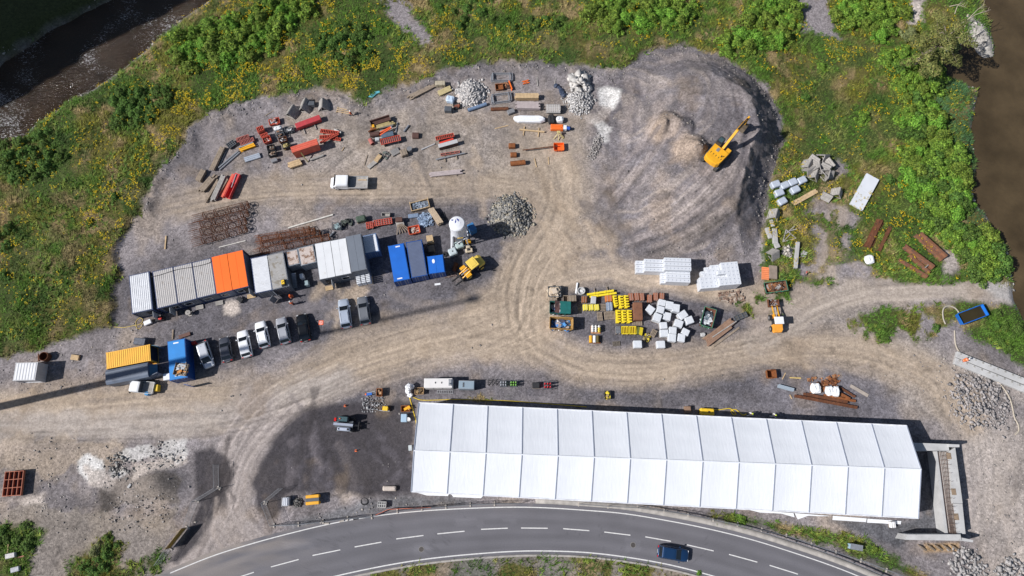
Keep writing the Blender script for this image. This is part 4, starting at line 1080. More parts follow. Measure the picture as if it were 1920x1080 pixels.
 #  the long white marquee
def build_tent():
 ze,zr=4.1,6.35
 NW,NE,SE,SW=[P(*p,ze)for p in((785,755),(1700,798),(1722,972),(771,922))]
 RW,RE=P(776,845,zr),P(1727,880,zr)
 o=(NW+SE)/2;o.z=0
 root=thing("event_tent","long white fourteen-bay tent with a pitched roof beside the curving road","tent",o)
 skin=M("tent_membrane",(.69,.71,.75),.55,0,.035,.35,0,.3,(.66,.67,.69),.66,.5)
 t=skin.node_tree;b=t.nodes["Principled BSDF"]
 g=t.nodes.new("ShaderNodeTexCoord");mp=t.nodes.new("ShaderNodeMapping")
 mp.inputs["Scale"].default_value=(1.6,.12,1);mp.inputs["Rotation"].default_value=(0,0,math.radians(7))
 nn=t.nodes.new("ShaderNodeTexNoise");nn.inputs["Scale"].default_value=2.0;nn.inputs["Detail"].default_value=4
 bp=t.nodes.new("ShaderNodeBump");bp.inputs["Strength"].default_value=.22;bp.inputs["Distance"].default_value=.12
 t.links.new(g.outputs["Object"],mp.inputs[0]);t.links.new(mp.outputs[0],nn.inputs["Vector"])
 t.links.new(nn.outputs["Fac"],bp.inputs["Height"]);t.links.new(bp.outputs[0],b.inputs["Normal"])
 rail=M("keder_rail",(.36,.39,.47),.5,.3,.08,2)
 n=14
 L=lambda A,B,f:A+(B-A)*f
 rr=random.Random(3)
 for side,(A0,A1)in enumerate(((NW,NE),(SW,SE))):
  V=[];Fc=[]
  for i in range(n):
   ru=rr.uniform(.05,.12)
   for u in range(9):
    for v in range(13):
     f=(i+u/8)/n
     e=L(A0,A1,f);r=L(RW,RE,f)
     p=L(e,r,v/12)
     z=p.z-ru*math.sin(math.pi*u/8)*.8-.035*abs(math.sin(math.pi*v/12*3))*math.sin(math.pi*u/8)+rr.uniform(-.006,.006)
     V.append((p.x-o.x,p.y-o.y,z))
   b0=i*9*13
   for u in range(8):
    for v in range(12):
     k=b0+u*13+v
     Fc.append((k,k+13,k+14,k+1)if side else(k,k+1,k+14,k+13))
  mesh_np("roof_slope",V,Fc,skin,None,root,True)
 for i in range(n+1):
  f=i/n
  a,r,c=L(NW,NE,f)-o,L(RW,RE,f)-o,L(SW,SE,f)-o
  up=Vector((0,0,.035))
  MB().bar(a+up,r+up,.13,.07).bar(r+up,c+up,.13,.07).build("rafter",rail,root)
 MB().bar(RW-o+Vector((0,0,.05)),RE-o+Vector((0,0,.05)),.16,.05).build("ridge_cover",skin,root)
 for nm,A,B in(("eave_gutter",NW,NE),("eave_gutter",SW,SE)):
  MB().bar(A-o,B-o,.14,.10).build(nm,M("eave_white",(.70,.71,.75),.5),root)
 for A,B in((NW,NE),(SE,SW)):
  a,c=A-o,B-o
  m=MB();k=56
  ins=((NW+SE)/2-(A+B)/2);ins.z=0;ins=ins.normalized()*.25
  pr=[]
  for j in range(k+1):
   p=L(a,c,j/k)+ins*(1+(.35 if j%2 else 0))
   pr.append((p.x,p.y))
  m.v=[(x,y,ze-.06)for x,y in pr]+[(x,y,0)for x,y in pr]
  m.f=[(j,j+1,k+2+j,k+1+j)for j in range(k)]
  m.build("side_wall",skin,root)
 for A,R,B in((NW,RW,SW),(NE,RE,SE)):
  a,r,c=A-o,R-o,B-o
  ins=-(R-o);ins.z=0;ins.y=0;ins=ins.normalized()*.2
  MB().add([a+ins,r+ins-Vector((0,0,.1)),c+ins,Vector((c.x,c.y,0))+ins,Vector((a.x,a.y,0))+ins],[(0,1,2,3,4)]).build("gable_wall",M("gable_cloth",(.62,.64,.68),.6),root)
 wt=M("loose_white_sheet",(.72,.73,.75),.6,0,.06,2,.3)
 for pts,lab in(([(1562,967),(1625,972),(1624,979),(1561,975)],"white sheet laid along the foot of the tent, left of the small crate"),([(1627,972.5),(1690,977),(1689,983),(1626,980)],"white sheet laid along the foot of the tent, above the small crate"),([(1490,962),(1560,967.5),(1540,968),(1515,967),(1496,974)],"white triangular flap under the tent eave beside the brown bank"),([(1400,955),(1488,962),(1490,970),(1465,963),(1425,961)],"white narrow flap under the tent eave above the verge flowers"),([(782,924),(842,926),(840,930),(800,929)],"white loose skirt at the tent's south-west corner"),([(846,927),(906,930),(902,934),(850,932)],"white loose skirt under the second bay of the tent")):
  q=[P(x,y,.1)for x,y in pts]
  c=sum(q,Vector())/len(q)
  m=MB();m.prism([(v.x-c.x,v.y-c.y)for v in q][::-1],.03,.09)
  tag(m.build("cloth_skirt",wt,loc=(c.x,c.y,0.02)),lab,"sheet","loose sheets at the tent's foot")
def build_abutment():
 o=P(1765,925)
 root=thing("bridge_abutment","pale concrete bridge abutment with wing walls and exposed reinforcement at the tent's east end","abutment",o)
 c=CONC()
 prismpx(MB(),[(1710,830),(1778,832.5),(1780,845),(1714,845)],-.2,2.7,o).build("wing_wall",c,root)
 prismpx(MB(),[(1778.5,832.5),(1799,833.5),(1799,838.5),(1778.8,838)],-.2,2.9,o).build("parapet_stub",c,root)
 prismpx(MB(),[(1702,1002),(1801,1002),(1803,1014),(1697,1012)],-.2,2.6,o).build("wing_wall",c,root)
 prismpx(MB(),[(1803.3,1008),(1825,1013),(1824,1017),(1803.5,1014)],-.2,2.5,o).build("parapet_stub",c,root)
 prismpx(MB(),[(1779,846),(1791,839),(1805,944),(1786,944)],-.2,2.35,o).build("seat_slab",c,root)
 prismpx(MB(),[(1787,944.6),(1804.5,944.6),(1810.5,1001),(1794,1001)],-.2,2.05,o).build("seat_slab",c,root)
 prismpx(MB(),[(1758,846),(1778.6,846),(1785.5,944),(1793.5,1001),(1778,1001),(1770,944)],-.2,1.5,o).build("footing",M("pit_concrete",(.40,.385,.37),.9,0,.2,1),root)
 prismpx(MB(),[(1753.5,846),(1757.5,846),(1777.5,1001),(1772,1001)],-.2,2.0,o).build("back_wall",c,root)
 bars=MB()
 A0,A1,B0,B1=P(1760,848,2),P(1777,848,2),P(1780,999,2),P(1792,999,2)
 for i in range(7):
  f=i/6
  bars.bar(A0.lerp(A1,f)-o,B0.lerp(B1,f)-o,.05)
 for i in range(20):
  f=i/19
  a,b=A0.lerp(B0,f)-o,A1.lerp(B1,f)-o
  bars.bar(a,b,.03)
  for g in(.1,.5,.9):
   q=a.lerp(b,g);bars.bar(q,q+Vector((0,0,.7 if i%2 else .4)),.035)
 bars.build("reinforcement",M("bar_grey_rust",(.19,.13,.105),.85,.2,.3,2),root)
 for x,y,z in((1779,855,2.35),(1788,922,2.35),(1793,969,2.05)):
  q=P(x,y,z)-o
  m=MB().box(q.x-.32,q.x+.32,q.y-.45,q.y+.45,z+.003,z+.05)
  m.build("bearing_plate",M("bearing_brown",(.26,.19,.13),.9),root)
 for i,x in enumerate((1733,1750,1764,1779,1794)):
  a,b=P(x-7,1025,.5),P(x+3,1032,0)
  lab=["timber prop below the abutment's south wall, leftmost of five","timber prop below the abutment's south wall, second of five from the left","timber prop below the abutment's south wall, middle of five","timber prop below the abutment's south wall, second of five from the right","timber prop below the abutment's south wall, rightmost of five"][i]
  m=MB().bar((a-b),(0,0,.05),.22,.14).bar((a-b),(a-b)+Vector((-.1,.25,-.45)),.12)
  tag(m.build("timber_prop",WOOD2(),loc=b),lab,"prop","timber props below the abutment")
 for(x1,y1,x2,y2),lab in(((1794,664,1990,742),"long low concrete wall of the channel, the one nearer the grass"),((1791,676,1990,757),"long low concrete wall of the channel, the one nearer the stone slabs")):
  c0,l,a=axis(x1,y1,x2,y2,.5)
  t=thing("channel_wall",lab,"wall",(c0.x,c0.y,0),a,"walls of the concrete channel")
  MB().bbox(-l/2,l/2,-.5,.5,-.1,.5).build("wall_body",CONC(),t)
  for k in range(14):
   x=-l/2+(k+.5)*l/14
   MB().box(x-.12,x+.12,.15,.4,.5,.56).build("dowel",M("dowel_grey",(.30,.29,.27),.9),t)
   #  boxes with corrugated skins
def wave_outline(lx,ly,n,m,d=.035):
 pts=[]
 def run(a,b,nrm,k):
  for i in range(k):
   for f,off in((.0,0),(.30,0),(.5,d),(.80,d)):
    t=(i+f)/k
    pts.append((a[0]+(b[0]-a[0])*t-nrm[0]*off,a[1]+(b[1]-a[1])*t-nrm[1]*off))
 x,y=lx/2,ly/2
 run((-x,-y),(x,-y),(0,-1),n);run((x,-y),(x,y),(1,0),m);run((x,y),(-x,y),(0,1),n);run((-x,y),(-x,-y),(-1,0),m)
 return pts
def wave_roof(mb,lx,ly,z,n,along='x',d=.04):
 """ribbed roof sheet; the ribs repeat along the given axis"""
 L=lx if along=='x' else ly
 pr=[]
 for i in range(n):
  for f,h in((0,0),(.28,0),(.42,d),(.78,d),(.92,0)):
   pr.append((-L/2+(i+f)*L/n,z+h))
 pr.append((L/2,z));pr+=[(L/2,z-.06),(-L/2,z-.06)]
 if along=='x':mb.prof(pr,-ly/2,ly/2)
 else:mb.profx(pr,-lx/2,lx/2)
 return mb
def container(name,label,cat,c4,h,wall,roofm,n=18,along='x',roof='ribs',doors=None,group=None,frame=None,z0=0.0,extra=None):
 c,lx,ly,a=rect(c4,h)
 t=thing(name,label,cat,(c.x,c.y,z0),a,group)
 h-=z0
 k=max(4,int(lx/.28));m=max(4,int(ly/.28))
 MB().prism(wave_outline(lx-.06,ly-.06,k,m),.12,h-.1).build("wall",wall,t)
 fr=MB()
 for sx in(-1,1):
  for sy in(-1,1):
   fr.box(sx*lx/2-.09,sx*lx/2+.09,sy*ly/2-.09,sy*ly/2+.09,0,h-.02)
 for sy in(-1,1):
  fr.box(-lx/2+.1,lx/2-.1,sy*ly/2-.06,sy*ly/2+.06,0,.16)
  fr.box(-lx/2+.1,lx/2-.1,sy*ly/2-.06,sy*ly/2+.06,h-.14,h-.03)
 for sx in(-1,1):
  fr.box(sx*lx/2-.06,sx*lx/2+.06,-ly/2+.1,ly/2-.1,0,.16)
  fr.box(sx*lx/2-.06,sx*lx/2+.06,-ly/2+.1,ly/2-.1,h-.14,h-.03)
 fr.build("corner_frame",frame or wall,t)
 r=MB()
 if roof=='ribs':wave_roof(r,lx-.1,ly-.1,h-.03,n,along)
 elif roof=='seam':
  L=lx if along=='x' else ly
  for i in range(n):
   p0,p1=-L/2+i*L/n+.012,-L/2+(i+1)*L/n-.012
   if along=='x':r.box(p0,p1,-ly/2,ly/2,h-.05,h+.015)
   else:r.box(-lx/2,lx/2,p0,p1,h-.05,h+.015)
 else:
  r.bbox(-lx/2+.01,lx/2-.01,-ly/2+.01,ly/2-.01,h-.05,h+.01)
 r.build("roof",roofm,t)
 if doors:
  for s in(-1,1):
   d=MB()
   if doors in 'EW':
    sg=1 if doors=='E' else-1
    x0,x1=sorted((sg*(lx/2+.01),sg*(lx/2+.06)))
    y0,y1=sorted((s*.02,s*(ly/2-.12)))
    d.box(x0,x1,y0,y1,.18,h-.18)
    o=d.build("door",wall,t)
    q=MB()
    for f in(.35,.7):
     y=y0+(y1-y0)*f;q.tube((sg*(lx/2+.09),y,.2),(sg*(lx/2+.09),y,h-.2),.025,6)
    q.build("lock_bar",STEEL(),o)
   else:
    sg=1 if doors=='N' else-1
    y0,y1=sorted((sg*(ly/2+.01),sg*(ly/2+.06)))
    x0,x1=sorted((s*.02,s*(lx/2-.12)))
    d.box(x0,x1,y0,y1,.18,h-.18)
    o=d.build("door",wall,t)
    q=MB()
    for f in(.35,.7):
     x=x0+(x1-x0)*f;q.tube((x,sg*(ly/2+.09),.2),(x,sg*(ly/2+.09),h-.2),.025,6)
    q.build("lock_bar",STEEL(),o)
 return t,lx,ly,h
def cab_window(t,x,ly,w=1.1,z0=1.0,z1=2.0):
 f=MB();y=-ly/2-.05
 f.box(x-w/2-.06,x+w/2+.06,y,y+.06,z0-.06,z0);f.box(x-w/2-.06,x+w/2+.06,y,y+.06,z1,z1+.06)
 f.box(x-w/2-.06,x-w/2,y,y+.06,z0,z1);f.box(x+w/2,x+w/2+.06,y,y+.06,z0,z1)
 o=f.build("window",M("window_frame_white",(.7,.7,.72),.5),t)
 MB().box(x-w/2,x+w/2,y+.02,y+.04,z0,z1).build("pane",GLASS(),o)
def cab_door(t,x,ly,open_=False,mat=None,h=2.05):
 y=-ly/2-.03
 o=MB().box(x-.48,x+.48,y-.01,y+.045,.12,.12+h).build("door",BLACK()if open_ else(mat or M("cabin_door",(.42,.44,.47),.6)),t)  # when open, a black slab stands in for the unlit doorway
 if open_:
  MB().box(x+.48,x+.53,y-.95,y,.12,.12+h).build("door_leaf",mat or M("cabin_door",(.42,.44,.47),.6),o)
 MB().tube((x-.36,y-.06,1.1),(x-.24,y-.06,1.1),.02,6).build("handle",STEEL(),o)
def step_for(label,px,py,w=1.1,d=.8,mat=None):
 q=P(px,py,.2)
 t=thing("entry_step",label,"step",(q.x,q.y,0),.22,"wooden steps at the cabin doors")
 m=MB()
 for k in range(4):m.box(-w/2,w/2,-d/2+k*d/4+.01,-d/2+(k+1)*d/4-.01,.15,.2)
 m.build("tread",mat or WOOD(),t)
 MB().box(-w/2+.05,-w/2+.12,-d/2,d/2,0,.149).box(w/2-.12,w/2-.05,-d/2,d/2,0,.149).build("bearer",WOOD2(),t)
def build_cabins():
 gw=M("grey_cabin_wall",(.155,.17,.20),.6,0,.14,1.0,0,.4)
 lw=M("white_corrugated_roof",(.62,.63,.66),.5,.1,.10,1.2,0,.4,(.48,.47,.46),.60,1.5)
 gr=M("grey_corrugated_roof",(.44,.42,.41),.6,.1,.14,1.2,0,.4,(.36,.33,.31),.55,1.2)
 gr2=M("stained_grey_roof",(.34,.33,.32),.65,.1,.18,1.2,0,.4,(.24,.215,.18),.52,1.4)
 orr=M("orange_roof_sheet",(.86,.15,.012),.5,0,.05,.6,0,.4)
 nav=M("navy_frame",(.04,.06,.14),.5,0,.1,2)
 h=2.95
 t,lx,ly,hh=container("site_cabin","white-roofed cabin at the left end of the long grey row","site cabin",[(241,518),(277,510),(287.5,579),(249.6,587)],3.15,gw,lw,10,'x',group="site cabins in the long row",frame=nav)
 cab_door(t,.6,ly,True);
 def sub(c4,f0,f1):
  q=[Vector((x,y))for x,y in c4]
  return[tuple(q[0].lerp(q[1],f0)),tuple(q[0].lerp(q[1],f1)),tuple(q[3].lerp(q[2],f1)),tuple(q[3].lerp(q[2],f0))]
 R1=[(287,509.5),(395,484.5),(405.5,550),(294.5,578.5)]
 for f0,f1,lab,rm in((.0,.345,"grey ribbed-roof cabin next to the white-roofed one",gr),(.352,.672,"grey ribbed-roof cabin in the middle of the long row",gr),(.679,1,"grey ribbed-roof cabin against the orange roofs",gr)):
  t,lx,ly,hh=container("site_cabin",lab,"site cabin",sub(R1,f0,f1),h,gw,rm,10,'x',group="site cabins in the long row",frame=nav)
  if f0==0:cab_window(t,.6,ly);cab_door(t,-.6,ly,True)
  else:cab_window(t,-.4,ly)
 R2=[(396,482.5),(454,469),(466,536),(407,550.5)]
 for f0,f1,lab in((0,.495,"orange-roofed cabin, the one against the grey ribbed roofs"),(.505,1,"orange-roofed cabin, the one at the end of the row with an open door")):
  t,lx,ly,hh=container("site_cabin",lab,"site cabin",sub(R2,f0,f1),h,M("blue_grey_cabin_wall",(.20,.23,.30),.6,0,.1,1),orr,2,'x','seam',group="orange-roofed cabins",frame=nav)
  if f0:cab_door(t,.5,ly,True)
  cab_window(t,-.45,ly,.9)
 t,lx,ly,hh=container("storage_container","white-roofed container with open door next to the rib-roofed one","container",[(470.4,484.5),(501.3,478.5),(509.4,543),(479,550)],2.9,gw,lw,12,'y',doors='S',frame=nav)
 MB().box(lx/2-.9,lx/2+.0,-ly/2-1.15,-ly/2-1.08,.15,2.5,.8).build("door",gw,t)
 t,lx,ly,hh=container("storage_container","stained grey container with a yellow barrel on its roof edge","container",[(502,478.5),(532.4,472),(539,535.6),(510,543.4)],2.9,gw,gr2,13,'y',doors='S')
 MB().box(-lx/2+.1,-lx/2+.16,-ly/2-1.1,-ly/2-.05,.15,2.5,.6).build("door",gw,t)
 q=P(531,530,3.2)
 tr=thing("compactor_plate","small yellow and black machine lying on the stained container roof","machine",(q.x,q.y,2.93),.25)
 MB().bbox(-.35,.35,-.55,.55,0,.22).build("base",BLACK(),tr)
 MB().bbox(-.24,.24,-.3,.4,.22,.5).build("hood",YELLOW(),tr)
 MB().tube((-.2,-.4,.3),(.2,-.4,.3),.07,8).tube((-.1,.0,.5),(.12,.1,.52),.06,8).build("engine",BLACK(),tr)
 rr=M("rust_streaked_roof",(.55,.47,.43),.7,.1,.12,1,0,.4,(.22,.13,.085),.50,.9)
 container("storage_container","small rust-stained container, the left of two between the bigger boxes","container",[(536,472.8),(557,466.9),(561.5,494),(539.6,498.5)],2.5,M("steel_grey_wall",(.22,.25,.29),.6,0,.15,1),rr,9,'y',doors='S',group="small rust-stained containers")
 container("storage_container","small pinkish rust-stained container, the right of two between the bigger boxes","container",[(558,466.5),(586,459),(592.6,491),(566,497)],2.6,M("steel_grey_wall",(.2,.2,.2)),rr,9,'y',doors='S',group="small rust-stained containers")
 wf=M("white_flat_roof",(.66,.67,.69),.5,0,.06,.8,0,.4,(.56,.54,.51),.62,1.2)
 R3=[(589.6,457.8),(646.7,447.0),(659.5,511.5),(600.7,523.7)]
 for f0,f1,lab in((0,.495,"white flat-roofed cabin with an open door onto a wooden step"),(.505,1,"white flat-roofed cabin against the dark grey roof")):
  t,lx,ly,hh=container("site_cabin",lab,"site cabin",sub(R3,f0,f1),3.3,gw,wf,2,'x','seam',group="white flat-roofed cabins")
  if f0==0:cab_door(t,-.2,ly,True)
  else:cab_window(t,0,ly)
 t,lx,ly,hh=container("site_cabin","tall dark grey flat-roofed cabin casting shade on the blue-white box","site cabin",[(648,444.6),(675.5,439),(687.4,503.7),(661,509)],4.1,gw,M("slate_roof_sheet",(.145,.165,.20),.6,0,.08,.8),2,'x','seam')
 container("storage_container","short blue-walled container with white roof, half in the grey cabin's shade","container",[(678,443.7),(703.7,437.8),(710,470),(686,475)],2.6,M("blue_white_wall",(.12,.20,.36),.55,0,.1,1),M("pale_roof",(.66,.68,.72),.5,0,.08,1),10,'y',doors='S')
 bl=M("bright_blue_paint",(.010,.125,.52),.5,0,.10,.8,0,.4,(.02,.15,.5),.62,2)
 bd=M("blue_container_wall",(.012,.07,.27),.5,0,.12,1)
 t,lx,ly,hh=container("shipping_container","bright blue container, leftmost of the blue trio by the cars","container",[(727,462),(755,456.5),(769.6,522),(740.2,528)],2.6,bd,bl,14,'y',doors='S',group="containers of the blue trio",roof='flat')
 w_=M("white_decal",(.75,.76,.78),.5)
 MB().box(-.7,.1,-ly/2+.25,-ly/2+.45,hh+.012,hh+.016).build("marking",w_,t)
 MB().box(-.1,.6,ly/2-.45,ly/2-.25,hh+.012,hh+.016).build("marking",w_,t)
 container("shipping_container","slate-grey roofed blue container in the middle of the trio","container",[(761,455.3),(789,450),(801.5,515),(773,520)],2.6,bd,M("slate_ribbed_roof",(.10,.125,.20),.55,0,.1,1),13,'y',doors='S',group="containers of the blue trio")
 t,lx,ly,hh=container("shipping_container","short bright blue container with a pale oval mark, right of the trio","container",[(800.3,481.7),(829,478),(834.3,509),(806,513)],2.6,bd,bl,2,'x','seam',doors='S',group="containers of the blue trio")
 MB().prism([(.22*math.cos(a)-.35,.36*math.sin(a)+.55)for a in np.linspace(0,6.1,16)],hh+.016,hh+.020).build("marking",w_,t)
 t,lx,ly,hh=container("storage_container","small white ribbed container alone at the left edge","container",[(29,681),(69,680),(65.5,712),(26,713)],2.45,M("dirty_white_wall",(.50,.50,.52),.6,0,.12,1,0,.4,(.3,.25,.22),.64,3),M("dirty_white_roof",(.66,.66,.68),.6,0,.08,1,0,.4,(.32,.22,.17),.66,3),7,'x',doors='E')
 yl=M("yellow_container_paint",(.80,.42,.045),.5,0,.06,1,0,.4)
 t,lx,ly,hh=container("shipping_container","yellow ribbed container with opened doors beside the grey tarpaulin one","container",[(199,662),(280,646.5),(281.3,675.5),(201,691)],2.6,yl,yl,20,'x')
 MB().box(lx/2+.02,lx/2+1.25,ly/2+.0,ly/2+.06,.15,2.4,-.35,(lx/2,ly/2)).build("door",M("teal_door_face",(.07,.17,.24),.6),t)
 MB().box(lx/2+.01,lx/2+.05,-ly/2+.1,ly/2-.1,.15,2.4).build("opening_shade",BLACK(),t)  # black slab stands in for the unlit inside of the container
 c,lx,ly,a=rect([(197,694.5),(276.5,678.5),(277.5,707),(198.5,721)],2.7)
 t=thing("curtain_trailer","dark grey tarpaulin-roofed box trailer with a ramp behind the white pickup","trailer",(c.x,c.y,0),a)
 tp=M("grey_tarpaulin",(.125,.15,.20),.5,0,.25,.35,.1,.4,(.09,.105,.14),.55,.5)
 MB().profx([(-ly/2,.35),(ly/2,.35),(ly/2,2.5),(ly/2-.35,2.72),(-ly/2+.35,2.72),(-ly/2,2.5)],-lx/2,lx/2).build("cover",tp,t)
 MB().box(-lx/2,lx/2+.4,-ly/2+.15,ly/2-.15,.1,.34).build("chassis",DKGREY(),t)
 MB().box(lx/2+.02,lx/2+1.3,-ly/2+.1,-ly/2+.2,.3,2.3,.3,(lx/2,-ly/2)).build("door",tp,t)
 m=MB()
 m.add([(lx/2+.02,-ly/2+.3,2.2),(lx/2+.02,ly/2-.3,2.2),(lx/2+.9,ly/2-.3,1.5),(lx/2+.9,-ly/2+.3,1.5)],[(0,1,2,3)]);m.build("tail_flap",M("teal_door_face",(.07,.17,.24),.6),t)
 t,lx,ly,hh=container("shipping_container","big blue container with a crate of tools on its roof beside the silver car","container",[(313,641),(345,635.5),(351.5,706.5),(320,713)],2.7,bd,M("azure_roof",(.012,.21,.58),.5,0,.12,.8),2,'y','flat',doors='S')
 MB().box(-.45,.35,ly/2-.5,ly/2-.32,hh+.012,hh+.016).build("marking",w_,t)
 MB().box(-.5,.4,-ly/2+.4,-ly/2+.6,hh+.012,hh+.016).build("marking",w_,t)
 MB().box(lx/2-.75,lx/2+.0,-ly/2-1.1,-ly/2-1.03,.1,2.4,-.35).build("door",bd,t)
 q=P(681,521,1.5);st=thing("block_pallet","stack of white hollow blocks in front of the dark grey cabin","pallet",(q.x,q.y,0),.2)
 m=MB()
 rb=random.Random(2)
 for k in range(5):
  for i in range(3):
   for j in range(6):
    m.bbox(-1.15+i*.78+rb.uniform(0,.05),-1.15+i*.78+.68,-.85+j*.29,-.85+j*.29+.22,.15+k*.3,.15+k*.3+.27,.03)
 m.build("blocks",M("white_block",(.62,.64,.68),.7,0,.1,3),st)
 MB().box(-1.2,1.25,-.9,.9,0,.14).build("pallet_deck",WOOD2(),st)
 for lab,px,py in(("pale wooden step below the open door of the white flat-roofed cabin",617,540),("small wooden step at the orange-roofed end cabin",471,555),("low grey wooden step before the long grey cabins",411,568),("flat wooden step before the middle of the grey cabins",374,576)):
  step_for(lab,px,py,1.2 if px!=471 else 1.3,.7,WOOD()if px in(617,471)else WOOD3())
 for lab,px,py,mt in(("upright white cabinet in the shaded court between containers",565,517,WHITEP()),("grey-teal cabinet in the shaded court between containers",574,530,M("teal_grey",(.28,.36,.38),.6))):
  q=P(px,py,1.1);t=thing("gas_cabinet",lab,"cabinet",(q.x,q.y,0),.25)
  MB().bbox(-.3,.3,-.38,.38,.05,1.1).build("housing",mt,t)
  MB().box(-.26,.26,-.42,-.39,.12,1.0).build("door",mt,t)
 a0=P(550,512,2.0);b0=P(554,540,0)
 d=a0-b0;t=thing("steel_stair","dark steel stair leaning in the shaded court beside the stained container","stair",b0)
 s=Vector((.35,.05,0))
 MB().bar(-s,d-s,.06,.14).bar(s,d+s,.06,.14).build("stringer",DKGREY(),t)
 for k in range(10):
  p=d*((k+.5)/10);MB().bar(p-s,p+s,.2,.03).build("tread",STEEL(),t)
 b_=P(880,562)
 tipL=92.0
 base=Vector((b_.x-math.cos(SUN_AZ)*tipL,b_.y-math.sin(SUN_AZ)*tipL,-.2))
 hm=tipL*math.tan(SUN_EL)
 t=thing("site_mast","tall tapered mast beyond the left edge whose thin shadow crosses the yard","mast",base)
 MB().tube((0,0,0),(0,0,hm),.7,14,.25).build("pole",STEEL(),t)
 MB().cbox(0,0,hm,1.0,1.0,1.4).build("lamp_head",DKGREY(),t)
 MB().cbox(0,0,0,4,4,.4).build("base_plate",CONC(),t)
